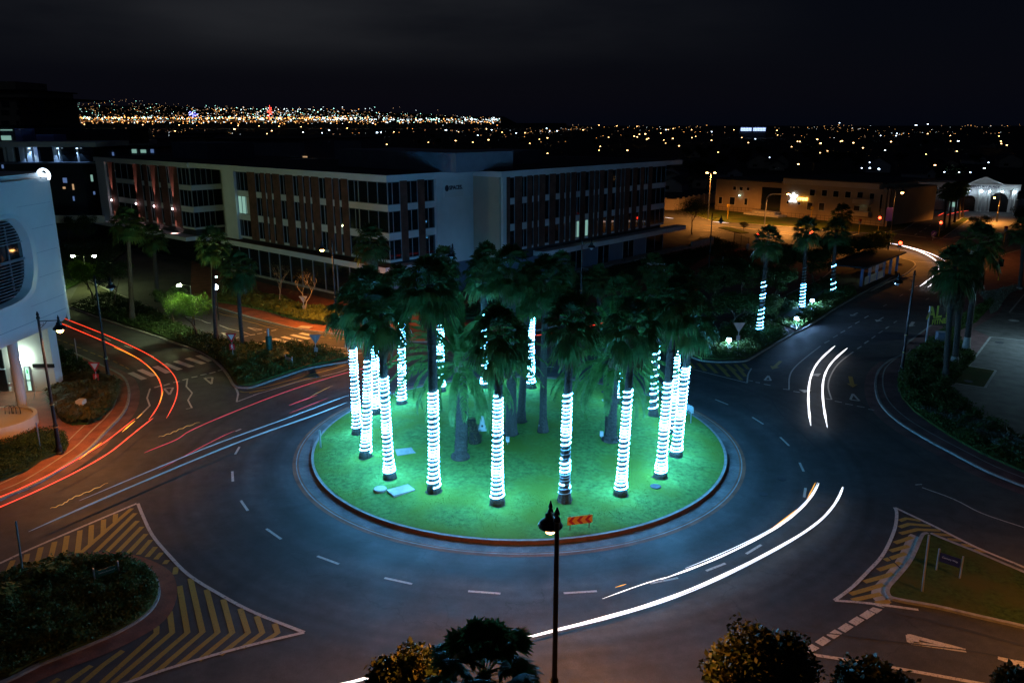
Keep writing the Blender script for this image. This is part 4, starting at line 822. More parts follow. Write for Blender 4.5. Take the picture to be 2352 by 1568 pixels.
# ================================================================== BUILDINGS
def sal(P, d, u, z):
    k = (u-1176)/FPX; w = (HC-z)*ST; return (k*(P.y*CT+w)-P.x)/(d.x-k*d.y*CT)
def V2(x, y): return Vector((x, y, 0))
def up(p, z): return Vector((p.x, p.y, z))
ZW = [(6.5, 9.1), (10.2, 13.0), (14.0, 16.9)]
def facade(parent, P, d, n, bays, lit={}, z0=6.1, z1=17.1, ZW=ZW, small=False):
    """bays: (kind, s0, s1); n outward. kinds: brick, window, white, beige"""
    wi = 0
    for kind, s0, s1 in bays:
        if s1 < s0: s0, s1 = s1, s0
        if kind == 'brick':
            m = MB(); m.obox(P + d*s0 - n*.3, d, n, s1-s0, .36, z0, z1-.05); m.build('brick_pier', 'brick_wall', parent)
        elif kind in ('white', 'beige'):
            m = MB(); m.obox(P + d*s0 - n*.3, d, n, s1-s0, .66, z0-1.4, z1-.02); m.build('wall_panel', 'fascia' if kind == 'white' else 'beige_wall', parent)
        else:
            for fl, (a, b) in enumerate(ZW):
                fr = MB(); t = .06
                wd = s1-s0; k = 1 if wd < 1.2 else (2 if wd < 3 else 3)
                fr.obox(P + d*s0 - n*.12, d, n, wd, .14, a-.08, a); fr.obox(P + d*s0 - n*.12, d, n, wd, .14, b, b+.06)
                xs = [s0, s1-t] + [s0 + wd*.36 if k == 2 else s0 + wd*i/k for i in range(1, k)]
                for x in xs: fr.obox(P + d*x - n*.12, d, n, t, .12, a, b)
                w = fr.build('window', 'frame', parent)
                pm = lit.get((wi, fl), 'glass'); pn = MB()
                p, q = P + d*(s0+.01) - n*.08, P + d*(s1-.01) - n*.08
                if pm != 'glass':
                    c0, c1 = p - n*.02, q - n*.02; dz = b-a
                    pn.quad(up(c0, a), up(c1, a), up(c1, b), up(c0, b))
                    pn2 = MB(); pn2.quad(up(p, a), up(p + d*(wd*.3), a), up(p + d*(wd*.3), b), up(p, b)); pn2.build('blind', 'white_wall', w)
                else: pn.quad(up(p, a), up(q, a), up(q, b), up(p, b))
                pn.build('pane', pm, w)
            for a, b in [(z0, ZW[0][0]-.1)] + [(ZW[i][1]+.07, ZW[i+1][0]-.09) for i in range(len(ZW)-1)] + [(ZW[-1][1]+.07, z1-.05)]:
                if b > a: sp = MB(); sp.obox(P + d*s0 - n*.2, d, n, s1-s0, .19, a, b); sp.build('spandrel', 'fascia', parent)
            wi += 1
def bays_from(P, d, k, bricks, ends, z=16.5):
    """bricks list of (x0,x1) in crop k; ends = overall (x0,x1)"""
    out = []; prev = ends[0]
    S_ = lambda x: sal(P, d, c(k, x, 500)[0], z)
    for a, b in bricks:
        if a > prev + 2: out.append(('window', S_(prev), S_(a)))
        out.append(('brick', S_(a), S_(b))); prev = b
    if ends[1] > prev + 2: out.append(('window', S_(prev), S_(ends[1])))
    return out
P1 = V2(-16.7, 108.3); da = Vector((-.748, .664, 0)); db = Vector((.655, .756, 0)).normalized()
nA = Vector((-.664, -.748, 0)); nB = Vector((.756, -.655, 0))
s2 = sal(P1, db, 1086, 17.9); P2 = P1 + db*s2; s3 = sal(P2, -da, 1151, 17.9); P3 = P2 - da*s3
sL = sal(P1, da, 512, 17.9); PL = P1 + da*sL; sW = sal(P3, db, 1527, 15); sR = sal(P3, db, 1563, 17.9); PR = P3 + db*sW
OFF = empty('office_building', P1, 'long four storey office with brick piers and white frame, lettered SPACES', 'office building')
def child_fix(o):   # children built in world coordinates under an empty placed at its foot
    from mathutils import Matrix
    for ch in o.children: ch.matrix_parent_inverse = Matrix.Translation(-o.location)
bl = bays_from(P1, da, 'B', [(405,472),(525,560),(577,615),(635,695),(748,815),(865,903),(923,965),(985,1050),(1110,1168),(1187,1230),(1253,1310)], (300, 1312))
sE = lambda x: sal(P1, da, c('B', x, 500)[0], 16.5)
bl.append(('white', sE(192), sE(298)))
facade(OFF, P1, da, nA, bl, {(0, 1): 'lit_room'})
facade(OFF, P1, da, nA, [('window', .05, sE(1405)), ('window', sE(1405), sE(1312))], {})
sF = lambda x: sal(P1, db, c('B', x, 500)[0], 16.5)
facade(OFF, P1, db, nB, [('window', .05, sF(1785)), ('brick', sF(1785), sF(1848)), ('window', sF(1848), sF(1945)), ('brick', sF(1945), sF(2005)), ('window', sF(2005), sF(2095)), ('white', sF(2097), sF(2495)), ('white', sF(2505)+1.2, s2)])
sl_ = MB(); sl_.obox(P1 + db*sF(2495), db, nB, sF(2505)+1.2-sF(2495), .1, 4.9, 17.0); sl_.build('slot_window', 'glass', OFF)
facade(OFF, P2, -da, -nB*0 + nA*0 + Vector((nA.x, nA.y, 0)), [('beige', .0, s3-.05)])
sG = lambda x: sal(P3, db, c('C', x, 500)[0], 16.5)
facade(OFF, P3, db, nB, [('white', 0, sG(643))])
bl = bays_from(P3, db, 'C', [(645,690),(735,800),(848,890),(908,943),(957,1010),(1050,1105),(1145,1183),(1200,1232),(1245,1290),(1330,1375),(1412,1450),(1462,1490),(1505,1545),(1580,1620),(1655,1688),(1700,1725),(1735,1778),(1805,1845),(1875,1905),(1945,1980)], (643, 2105))
facade(OFF, P3, db, nB, bl, {(8, 0): 'lit_room', (9, 0): 'lit_room'})
# inner mass, ledge, roof slab, ground floor
inn = MB(); o = .45
ins = [P1 - nA*o - nB*o, PL - nA*o, PL - nA*28, P3 + db*sW - nB*34 , PR - nB*o, P3 - nB*o, P3 - nB*o - nA*o + da*(-.0), P2 - nB*o]
inn.prism([P1 - (nA+nB)*o, P2 - nB*o + db*0, P2 - nB*6, PR - nB*30, PL - nA*26 + db*10, PL - nA*o], 0, 17.2); inn.prism([P3 - nB*o, PR - nB*o, PR - nB*29, P3 - nB*29], .0, 17.25); inn.build('core_wall', 'roof_dark', OFF)
rf = MB(); v = .45
rf.prism([P1 + (nA+nB)*v, P1 + nB*v + db*(s2), P2 + nA*v + nB*v*0, P3 + nA*v + nB*v, P3 + db*sR + nB*v, P3 + db*sR - nB*22, PL + nB*-26, PL + nA*v], 17.1, 17.9); rf.build('roof', 'fascia', OFF)
rt = MB(); rt.prism([P1 - (nA+nB)*.1, P2 - nB*.1, P3 - nB*.1 + nA*-.1, P3 + db*(sR-.6) - nB*.2, P3 + db*(sR-.6) - nB*21, PL - nB*25, PL - nA*.1 - da*.5], 17.85, 17.92); rt.build('roof_deck', 'roof_dark', OFF)
lg = MB(); lg.obox(P1 + nA*1.7 - nA*2.4 + da*-1.0, da, nA, sL+1.0, 2.4, 4.95, 5.75); lg.obox(P1 - nB*.6 + db*-1.2, db, nB, sF(2095)+1.2, 2.2, 4.96, 5.74); lg.build('ledge', 'fascia', OFF)
lg = MB(); lg.obox(P1 + nA*1.68 - nA*2.3 + da*-1.0, da, nA, sL+.9, 2.3, 5.75, 5.79); lg.build('ledge_top', 'brown_kerb', OFF)
lg = MB(); lg.obox(P3 - nB*.6 + db*8, db, nB, sR+.5-8, 2.3, 4.7, 5.5); lg.build('ledge', 'fascia', OFF)
gf = MB(); gf.obox(P1 - nA*.4, da, nA, sL, .45, .3, 4.95); gf.build('shopfront', 'glass', OFF)
for i in range(15):
    m = MB(); m.obox(P1 + da*(sL*i/14-.06) + nA*.05, da, nA, .12, .12, .3, 4.95); m.build('mullion', 'frame', OFF)
pl = MB(); pl.obox(P1 - nA*.3 - da*.5, da, nA, sL+.5, .6, 0, .32); pl.obox(P3 - nB*.3, db, nB, sW, 1.2, 0, 1.15); pl.build('plinth', 'concrete', OFF)
gr = MB(); gr.obox(P3 - nB*.4, db, nB, sW, .5, 1.0, 4.7); gr.obox(P1 + db*sF(2097) - nB*.4, db, nB, s2-sF(2097), .45, 0, 4.96); gr.obox(P1 - nB*.4, db, nB, sF(2097), .4, 0, 4.96); gr.build('lower_wall', 'slate_wall', OFF)
sH = lambda x: sal(P3, db, c('C', x, 1200)[0], 2.5)
for x0, x1 in ((1225, 1335), (1475, 1580), (1703, 1803), (1912, 2066)):
    a, b = sH(x0), sH(x1); fr = MB()
    for x in (a, (a+b)/2, b-.1): fr.obox(P3 + db*x + nB*.1, db, nB, .1, .1, 1.25, 4.6)
    fr.obox(P3 + db*a + nB*.1, db, nB, b-a, .22, 1.1, 1.28); w = fr.build('window', 'frame', OFF)
    pn = MB(); pn.quad(up(P3 + db*a + nB*.13, 1.28), up(P3 + db*b + nB*.13, 1.28), up(P3 + db*b + nB*.13, 4.55), up(P3 + db*a + nB*.13, 4.55)); pn.build('pane', 'glass', w)
tr = MB(); tr.obox(P3 + db*20 + nB*.3, db, nB, sR-18, 2.2, 1.0, 1.3); tr.obox(P3 + db*(sR+2) + nB*2.2, db, nB, 9, .3, 0, 2.2); tr.build('terrace_wall', 'concrete', OFF)
pb = MB(); q0 = P1 + da*24 - nA*10; pb.obox(q0, -da, -nA, 27, 12, 17.9, 20.6); pb.build('roof_plant_screen', 'plant_screen', OFF); pb = MB(); pb.obox(P3 - nB*11 + db*1, db, -nB, 22, 10, 17.9, 20.2); pb.build('roof_plant_screen', 'plant_screen', OFF)
# sign panel
px0, px1 = sF(2165), sF(2338); sg = MB(); sg.obox(P1 + db*px0 + nB*.36, db, nB, px1-px0, .12, 14.3, 16.7); sgo = sg.build('sign_panel', 'panel', OFF)
ctr = P1 + db*((px0+px1)/2) + nB*.5
textmesh('lettering', 'SPACES.', 1.4, 'text_dark', sgo, up(ctr + db*(px1-px0)*.10, 15.6), db, (0, 0, 1), .02, .05, fit=(px1-px0)*.70)
m = MB(); cc = up(ctr - db*(px1-px0)*.37, 15.6)
m.poly([cc + db*(.40*cos(2*pi*i/20)) + Vector((0, 0, .46*sin(2*pi*i/20))) for i in range(20)]); m.build('emblem', 'text_dark', sgo)
# second office block at the left
C2 = V2(-57.2, 143.95); sL2 = sal(C2, da, 221, 17.9); L2 = C2 + da*sL2
OF2 = empty('office_building', C2, 'left office block with brick fins, pink uplights and a glazed rounded corner', 'office building')
b2 = []
sA = lambda x: sal(C2, da, c('A', x, 980)[0], 16.5)
fins = [(975,1030),(1200,1265),(1290,1325),(1360,1420),(1440,1500),(1530,1600)]
prev = 958
for a, b in fins: b2 += [('window', sA(prev), sA(a)), ('brick', sA(a), sA(b))]; prev = b
b2 += [('white', sA(880), sA(956)), ('window', sA(1600), sA(1712))]
facade(OF2, C2, da, nA, b2, {(1, 2): 'glass', (2, 1): 'glass'})
sB = lambda x: sal(C2, db, c('A', x, 980)[0], 16.5)
facade(OF2, C2, db, nB, [('window', 0, sB(1860)), ('window', sB(1860), sB(1990)), ('white', sB(1992), sB(2010)), ('brick', sB(2012), 26)])
m = MB(); m.prism([C2 - (nA+nB)*.45, C2 + db*26 - nB*.45, C2 + db*26 - nB*26, L2 - nA*26, L2 - nA*.45], 0, 17.2); m.build('core_wall', 'roof_dark', OF2)
m = MB(); m.prism([C2 + (nA+nB)*.5, C2 + db*27 + nB*.5, C2 + db*27 - nB*27, L2 - nA*27, L2 + nA*.5 + da*.4], 17.1, 17.9); m.build('roof', 'fascia', OF2)
m = MB(); m.prism([C2 + (nA+nB)*.1, C2 + db*26.5, C2 + db*26.5 - nB*26, L2 - nA*26, L2], 17.86, 17.93); m.build('roof_deck', 'roof_dark', OF2)
m = MB(); m.obox(C2 - nA*.7, da, nA, sL2+.5, 2.6, 4.2, 4.9); m.obox(C2 - nB*.7, db, nB, 22, 2.3, 4.21, 4.91); m.build('ledge', 'fascia', OF2)
m = MB(); m.obox(C2 - nA*.4, da, nA, sL2, .3, 0, 4.2); m.obox(C2 - nB*.4, db, nB, 24, .3, 0, 4.2); m.build('shopfront', 'glass', OF2)
m = MB(); q = C2 + da*22 - nA*8; m.obox(q, -da, -nA, 14, 10, 17.9, 21.0); m.build('roof_plant_screen', 'slate_wall', OF2)
for i, (x, y) in enumerate([(1028,1240),(1250,1270),(1413,1285),(1580,1303)]):
    u, vv = c('A', x, y); s = sal(C2, da, u, 9.5); q = C2 + da*s + nA*.45; z = 9.4
    m = MB(); m.lathe((q.x, q.y, z-.16), [(.09, 0), (.13, .1), (.13, .22), (.09, .32)], 8); o = m.build('wall_light', mat('uplight', (1, .8, .8), emit=(1, .75, .8), estr=14), OF2)
    for sg_ in (1, -1):
        ld = bpy.data.lights.new('beam', 'SPOT'); ld.energy = 3000; ld.color = (1, .52, .45); ld.spot_size = radians(26); ld.spot_blend = .6; ld.shadow_soft_size = .05
        lo = bpy.data.objects.new('beam', ld); COL.objects.link(lo); lo.location = (q.x, q.y, z + .3*sg_); lo.rotation_euler = (pi if sg_ > 0 else 0, 0, 0); lo.parent = o
# blue lit building further left
BX = empty('office_building', (-118, 150, 0), 'far left office with a blue lit top floor behind the ring sign', 'office building')
def wallY(mb, u0, v0, u1, v1, Y, dp=1.0, k=None):
    a, b = atY(u0, v0, Y), atY(u1, v1, Y); mb.box(a.x, b.x, Y, Y+dp, b.z, a.z)
Y0 = 175
m = MB(); wallY(m, -60, 345, 222, 620, Y0+1, 25); m.build('core_wall', 'roof_dark', BX)
m = MB(); wallY(m, -60, 326, 222, 338, Y0-1.2, 30); m.build('roof', 'panel', BX)
for x0, x1, mt in ((58,130,'panel'),(165,230,'panel'),(232,296,'panel'),(470,515,'panel'),(520,548,'panel'),(690,705,'panel'),(20,62,'panel')):
    u0, u1 = c('A', x0, 0)[0], c('A', x1, 0)[0]; m = MB(); wallY(m, u0, 338, u1, 373, Y0, 1); m.build('wall_panel', mt, BX)
for i, (x0, x1, mt) in enumerate(((130,163,'glass'),(298,352,'lit_room_blue'),(354,468,'glass'),(550,688,'glass'),(706,860,'glass'))):
    u0, u1 = c('A', x0, 0)[0], c('A', x1, 0)[0]; m = MB(); wallY(m, u0, 338, u1, 373, Y0+.3, .1); m.build('window', mt, BX)
m = MB(); wallY(m, -60, 373, 222, 377, Y0-1.5, 3); m.build('balcony', 'slate_wall', BX)
for x in (262, 520, 695):
    u, _ = c('A', x, 0); q = atY(u, 341, Y0-.5); ld = bpy.data.lights.new('beam', 'SPOT'); ld.energy = 500; ld.color = (.35, .6, 1); ld.spot_size = radians(80); ld.shadow_soft_size = .1
    g_ = MB(); g_.box(q.x-.15, q.x+.15, q.y-.15, q.y+.15, q.z-.05, q.z+.05); o = g_.build('ceiling_light', mat('down', (1, 1, 1), emit=(.5, .75, 1), estr=6), BX); lo = bpy.data.objects.new('beam', ld); COL.objects.link(lo); lo.location = q - Vector((0, 0, .1)); lo.parent = o
m = MB(); wallY(m, 33, 295, 53, 326, Y0+6, 5); m.build('roof_plant_screen', mat('blue_screen', (.35, .35, .75), .7), BX); m = MB(); wallY(m, 82, 309, 126, 328, Y0+6, 5); m.build('roof_plant_screen', mat('blue_screen', (.35, .35, .75), .7), BX)
m = MB(); wallY(m, 53, 296, 300, 330, Y0+14, 10); m.build('roof_plant', 'roof_dark', BX)
for i, (x, y, w_, h_, mt) in enumerate([(575,1110,20,22,'lit_room_blue'),(650,1170,10,26,'lit_room_warm'),(818,1090,12,30,'lit_room'),(568,1178,12,9,'lit_room_warm'),(25,1060,10,8,'sign_white'),(10,985,10,16,'lit_room_blue'),(655,1275,9,20,'lit_room_blue'),(840,1225,8,14,'lit_room_blue')]):
    a = atY(*c('A', x-w_, y-h_), Y0+.4); b = atY(*c('A', x+w_, y+h_), Y0+.4); m = MB(); m.box(a.x, b.x, Y0+.85, Y0+1.1, b.z, a.z); m.build('window', mt, BX)
m = MB(); wallY(m, 120, 495, 240, 512, 160, .4); q = m.build('garden_wall', 'white_wall'); tag(q, 'pale low wall behind the trees left of the office blocks', 'wall')
# tower at the left edge
TW = empty('apartment_tower', (-190, 290, 0), 'tan apartment tower at the left edge with dark windows and a stepped top', 'apartment tower')
mat('tan_wall', (.5, .40, .28), .85, vary=.1, scale=.2)
Y1 = 290
m = MB(); wallY(m, -220, 226, 112, 700, Y1, 40); wallY(m, -220, 208, 66, 227, Y1+4, 30); wallY(m, -220, 187, 37, 209, Y1+6, 20); m.build('wall', 'tan_wall', TW)
m = MB(); wallY(m, -220, 224, 113, 227, Y1-.8, 42); wallY(m, -220, 206, 68, 209, Y1+3, 32); m.build('cornice', 'roof_dark', TW)
for r, (v0, v1) in enumerate(((232, 247), (254, 265), (278, 290))):
    for j, (x0, x1) in enumerate(((2, 22), (37, 45), (61, 70), (85, 103))):
        a, b = atY(x0, v0, Y1-.1), atY(x1, v1, Y1-.1); m = MB(); m.box(a.x, b.x, Y1-.12, Y1+.1, b.z, a.z); m.build('window', 'lit_room_blue' if (r, j) == (9, 0) else 'glass', TW)
# dark roofs of further offices
def darkbox(u0, v0, u1, v1, Y, dp, lab, lights=(), roofm='roof_dark', wall='plant_screen', name='office_building'):
    a, b = atY(u0, v0, Y), atY(u1, v1, Y); r = empty(name, ((a.x+b.x)/2, Y, 0), lab, 'building' if name != 'house' else 'house'); m = MB(); m.box(a.x, b.x, Y, Y+dp, -.06, a.z-.5); m.build('wall', wall, r)
    m = MB(); m.box(a.x-.6, b.x+.6, Y-.6, Y+dp+.6, a.z-.5, a.z); m.build('roof', roofm, r)
    for (x0, y0, x1, y1, mt) in lights:
        p, q = atY(x0, y0, Y-.1), atY(x1, y1, Y-.1); m = MB(); m.box(p.x, q.x, Y-.12, Y+.1, q.z, p.z); m.build('window', mt, r)
    child_fix(r); return r
darkbox(150, 318, 356, 352, 205, 40, 'dark flat roofed office with strip windows behind the left block', [(*c('A', 948,752), *c('A', 1068,770), 'lit_room'), (*c('A', 1085,755), *c('A', 1225,770), 'glass'), (*c('A', 1240,755), *c('A', 1290,768), 'lit_room'), (*c('A', 818,742), *c('A', 848,790), 'lit_room_blue')])
darkbox(222, 337, 360, 362, 190, 12, 'office wing with a row of lit windows under its eaves', [(*c('A', 1190,828), *c('A', 1235,862), 'lit_room'), (*c('A', 1270,832), *c('A', 1320,860), 'lit_room'), (*c('A', 1360,828), *c('A', 1390,860), 'lit_room_blue'), (*c('A', 975,855), *c('A', 1030,885), 'lit_room_blue')])
darkbox(400, 306, 470, 330, 260, 20, 'dark roof box beyond the left office block'); darkbox(470, 318, 700, 352, 240, 40, 'long dark roofed building behind the two office blocks', [(*c('B', 908,368), *c('B', 950,403), 'lit_room_warm'), (*c('B', 805,385), *c('B', 838,410), 'lit_room')])
darkbox(0, 288, 62, 330, 215, 20, 'dark roof behind the blue lit building at the left edge', [(0, 298, 28, 300, 'lit_room'), (2, 312, 26, 322, 'lit_room')])
darkbox(640, 316, 830, 332, 330, 60, 'long pale edged warehouse roof beyond the offices', roofm='roof_dark')
# ---------------------------------------------------------------- white curved building, left foreground
XF = -41.2; CB = empty('curved_building', (XF, 71, 0), 'white panelled building raised on a column with a huge rounded window', 'building')
YE = 71.8; YN = 30.0; zt = 19.6; zb = 6.6
def prof(z):   # facade bulges inward at the bottom edge
    t = max(0, 1-(z-zb)/1.3); return XF - 1.3*(1-sqrt(max(0, 1-t*t)))
m = MB(); zs = [zb + .0 + i*.13 for i in range(11)] + [9.3, 12, 15, 17.5, zt]
# outline of the window opening on the facade plane
def WX(k, x, y): p = onX(*c(k, x, y), XF); return (p.y, p.z)
ow = [WX('F', 0,572), WX('F', 170,543), WX('F', 300,620), WX('F', 400,760), WX('F', 470,940), WX('F', 510,1200), WX('F', 512,1350), WX('g', 335,60), WX('g', 315,150), WX('g', 265,215), WX('g', 180,280), WX('g', 0,360)]
iw = [WX('F', 0,660), WX('F', 140,645), WX('F', 220,690), WX('F', 300,800), WX('F', 350,930), WX('F', 390,1150), WX('F', 400,1350), WX('g', 262,30), WX('g', 240,120), WX('g', 180,200), WX('g', 100,250), WX('g', 0,290)]
yl0, yl1 = YN+6, ow[0][0]
def mirror_y(P, ym): return [(2*ym-y, z) for y, z in reversed(P)]
ym = ow[0][0]-3.2
def sm(P): return [(q.x, q.y) for q in spline([Vector((a, b, 0)) for a, b in P], 4)]
ow, iw = sm(ow), sm(iw); OW = ow + mirror_y(ow, ym); IW = iw + mirror_y(iw, ym)
# facade with a hole: bmesh boolean-free, by triangulated fill
import bmesh
from mathutils.geometry import tessellate_polygon
ext = [(YN, 7.9), (YE, 7.9), (YE, zt), (YN, zt)]
cy0 = (sum(p[0] for p in OW)/len(OW), sum(p[1] for p in OW)/len(OW))
v3 = [[Vector((a, b, 0)) for a, b in ext], [Vector((a, b, 0)) for a, b in OW]]
fl = ext + OW; tris = tessellate_polygon(v3); m = MB()
for t in tris: m.tri(*[(XF, fl[i][0], fl[i][1]) for i in t])
for i in range(len(zs)-1):      # rounded lower edge
    if zs[i+1] > 7.95: break
    m.quad((prof(zs[i]), YN, zs[i]), (prof(zs[i]), YE, zs[i]), (prof(zs[i+1]), YE, zs[i+1]), (prof(zs[i+1]), YN, zs[i+1]))
m.quad((XF, YN, zs[10]), (XF, YE, zs[10]), (XF, YE, 7.9), (XF, YN, 7.9))
for i in range(7):              # rounded corner to the far end wall
    a0, a1 = pi/2*i/7, pi/2*(i+1)/7; r = 1.6
    x0, y0, x1, y1 = XF-r+r*cos(a0), YE+r*sin(a0), XF-r+r*cos(a1), YE+r*sin(a1)
    m.quad((x0, y0, 6.9), (x1, y1, 6.9), (x1, y1, zt), (x0, y0, zt))
m.quad((XF-1.6, YE+1.6, 6.9), (-75, YE+1.6, 6.9), (-75, YE+1.6, zt), (XF-1.6, YE+1.6, zt))
m.poly([(XF-1.3, YN, zb), (XF-1.3, YE, zb), (XF-1.6, YE+1.5, 6.9), (-75, YE+1.5, 6.9), (-75, YN, zb)]); m.build('facade', 'panel', CB)
m = MB(); m.prism([V2(XF+.12, YN), V2(XF+.12, YE), V2(XF-.4, YE+1.2), V2(XF-1.6, YE+1.75), V2(-75, YE+1.75), V2(-75, YN)], zt, zt+.35); m.prism([V2(XF-.2, YN), V2(XF-.2, YE), V2(XF-1.8, YE+1.5), V2(-75, YE+1.5), V2(-75, YN)], zt+.35, zt+.8); m.build('parapet', 'panel', CB)
m = MB(); n_ = len(OW)
for i in range(n_):
    j = (i+1) % n_; a, b, cc, d = OW[i], OW[j], IW[j], IW[i]
    m.quad((XF, *a), (XF, *b), (XF+.10, *[(b[k]*.35+cc[k]*.65) for k in (0, 1)]), (XF+.10, *[(a[k]*.35+d[k]*.65) for k in (0, 1)]))
    m.quad((XF+.10, *[(a[k]*.35+d[k]*.65) for k in (0, 1)]), (XF+.10, *[(b[k]*.35+cc[k]*.65) for k in (0, 1)]), (XF-.5, *cc), (XF-.5, *d))
wf = m.build('round_window', 'panel', CB, smooth=False)
m = MB(); m.poly([(XF-.45, *p) for p in IW]); m.build('pane', 'glass', wf)
m = MB(); ys = [p[0] for p in IW]; zz = [p[1] for p in IW]; y0, y1, z0, z1 = min(ys), max(ys), min(zz), max(zz)
def span(z):
    xs = []
    for i in range(n_):
        a, b = IW[i], IW[(i+1) % n_]
        if (a[1] > z) != (b[1] > z): xs.append(a[0] + (z-a[1])/(b[1]-a[1])*(b[0]-a[0]))
    return (min(xs), max(xs)) if len(xs) > 1 else None
for i in range(34):
    z = z1 - .25 - i*.25
    if not (z1-1.9 < z or z < z0+3.1) or z < z0+.15: continue
    s = span(z)
    if s: m.box(XF-.40, XF-.22, s[0]+.05, s[1]-.25, z, z+.05)
for z in (z1-2.0, (z0+z1)/2-.1, z0+3.1):
    s = span(z); m.box(XF-.42, XF-.3, s[0], s[1], z, z+.08)
m.build('louvre', 'frame', wf)
m = MB()
for i in range(9):
    y = y1-2.1-i*2.2; m.box(XF-.43, XF-.33, y, y+.09, z0+.7, z1-.5)
m.build('mullion', 'frame', wf)
# panel joints
m = MB()
for z in (9.4, 11.6, 13.7, 15.8, 17.8):
    s0 = max(p[0] for p in OW if abs(p[1]-z) < .8) if any(abs(p[1]-z) < .8 for p in OW) else YN
    m.box(XF-.01, XF+.003, s0+.05, YE, z, z+.025)
m.box(XF-.01, XF+.004, YN, YE, 8.1, 8.14); m.build('panel_joint', 'plant_screen', CB)
# ground floor behind the column
m = MB(); Yw = 71.5; gr = onX(148, 897, XF-2.6)
a, b = atY(*c('s', 20,640), Yw), atY(*c('s', 432,820), Yw); m.box(-75, b.x, Yw, Yw+1.2, 0, 6.9); m.build('lower_wall', 'white_wall', CB)
m = MB(); a, b = atY(*c('s', 252,690), Yw), atY(*c('s', 425,722), Yw); m.box(a.x, b.x, Yw-.06, Yw, b.z+.05, a.z); m.build('dark_band', 'black_metal', CB)
for i, (x0, x1) in enumerate(((92, 165), (182, 258))):
    a, b = atY(*c('s', x0,708), Yw), atY(*c('s', x1,880), Yw); fr = MB(); w_ = b.x-a.x
    for x in (a.x, b.x-.12): fr.box(x, x+.12, Yw-.08, Yw, .1, a.z)
    for z in (.1, 1.15, a.z-.12): fr.box(a.x, b.x, Yw-.09, Yw, z, z+.12)
    d_ = fr.build('door', 'frame', CB); pn = MB(); pn.box(a.x+.12, b.x-.12, Yw-.04, Yw-.01, .2, a.z-.1); pn.build('pane', mat('lit_door', (.6, .9, .8), .5, emit=(.55, 1, .82), estr=.85), d_)
    if i == 1: pn = MB(); pn.box(a.x+.35, b.x-.35, Yw-.06, Yw-.045, 1.9, 2.3); pn.build('exit_sign', mat('exit_green', (0, .3, .1), .5, emit=(.02, .5, .15), estr=.6), d_)
m = MB(); a = atY(*c('s', 0,560), Yw); b = atY(*c('s', 70,905), Yw); m.box(a.x-4, b.x, Yw-.1, Yw-.02, .2, 6.3); m.build('glazing', 'glass', CB)
m = MB()
for z in (2.3, 4.3): m.box(a.x-4, b.x+.1, Yw-.3, Yw-.1, z, z+.1)
m.build('glazing_bar', 'frame', CB)
p = atY(*c('s', 158,652), Yw-.35); m = MB(); m.lathe((p.x, p.y, p.z-.15), [(.05, 0), (.17, .08), (.2, .18), (.1, .3)], 10); m.build('wall_light', mat('door_lamp', (1, 1, 1), emit=(.75, 1, .8), estr=260), CB)
cb = G(*c('s', 178,1035), .12); m = MB(); m.lathe((cb.x, cb.y, .1), [(.42, 0), (.42, 6.9-.3)], 18); m.build('column', 'white_wall', CB, smooth=False)
m = MB(); w0 = GG(cs('s', 75,915, 495,845)); m.ribbon([up(p, .95) for p in w0], .3); m.quad(up(w0[0], .1), up(w0[1], .1), up(w0[1], .95), up(w0[0], .95)); m.build('ramp_wall', 'white_wall', CB)
child_fix(CB)
# round planter with cycle rack
pc = G(*c('s', -20,1190), .12); m = MB(); m.lathe((pc.x, pc.y, .1), [(3.0, 0), (3.0, .95), (2.7, .95), (2.7, .75), (.01, .75)], 40); tag(m.build('planter', 'cream_wall'), 'round white walled planter at the left edge by the entrance', 'planter')
q = G(*c('s', 40,1075), .9); r = empty('railing', (q.x, q.y, .87), 'black looped metal rail on the round planter', 'railing')
m = MB()
for i in range(3): m.tube([(.0+i*.35, 0, 0), (.0+i*.35, .1, .6), (.3+i*.35, .2, .7), (.55+i*.35, .1, .5), (.6+i*.35, 0, 0)], .035, 6)
m.build('rail', 'black_metal', r)
q = G(*c('s', 268,935), .12); m = MB(); m.tube([(q.x, q.y, .1), (q.x, q.y, 1.0), (q.x+.5, q.y-.3, 1.1), (q.x+.6, q.y-1.2, .1)], .03, 6); tag(m.build('railing', 'steel'), 'short bent steel handrail by the ramp wall', 'railing')
# ring sign on the curved building's corner
zs_ = [(600,1110),(600,960),(640,800),(730,660),(870,560),(1050,505),(1250,545),(1420,640),(1560,770),(1660,930),(1710,1100),(1715,1200),(1690,1300),(1680,1400),(1620,1480),(1560,1460),(1490,1410),(1520,1310),(1560,1275),(1380,1250),(1200,1240),(1000,1205),(800,1170),(680,1150)]
hole = [(800,935),(870,830),(960,740),(1090,690),(1200,690),(1320,760),(1410,850),(1480,930),(1420,955),(1340,965),(1260,935),(1180,950),(1110,930),(1060,870),(1020,835),(960,850),(910,890),(880,945)]
Ys = 71.0
def onY(k, x, y): p = atY(*c(k, x, y), Ys); return (p.x, p.z)
o_, h_ = [onY('z', *p) for p in zs_], [onY('z', *p) for p in hole]
tr_ = tessellate_polygon([[Vector((*p, 0)) for p in o_], [Vector((*p, 0)) for p in h_]]); allp = o_ + h_; m = MB()
for t in tr_:
    m.tri(*[(allp[i][0], Ys, allp[i][1]) for i in t]); m.tri(*[(allp[i][0], Ys+.12, allp[i][1]) for i in reversed(t)])
for L_ in (o_, h_):
    for i in range(len(L_)):
        a, b = L_[i], L_[(i+1) % len(L_)]; m.quad((a[0], Ys, a[1]), (b[0], Ys, b[1]), (b[0], Ys+.12, b[1]), (a[0], Ys+.12, a[1]))
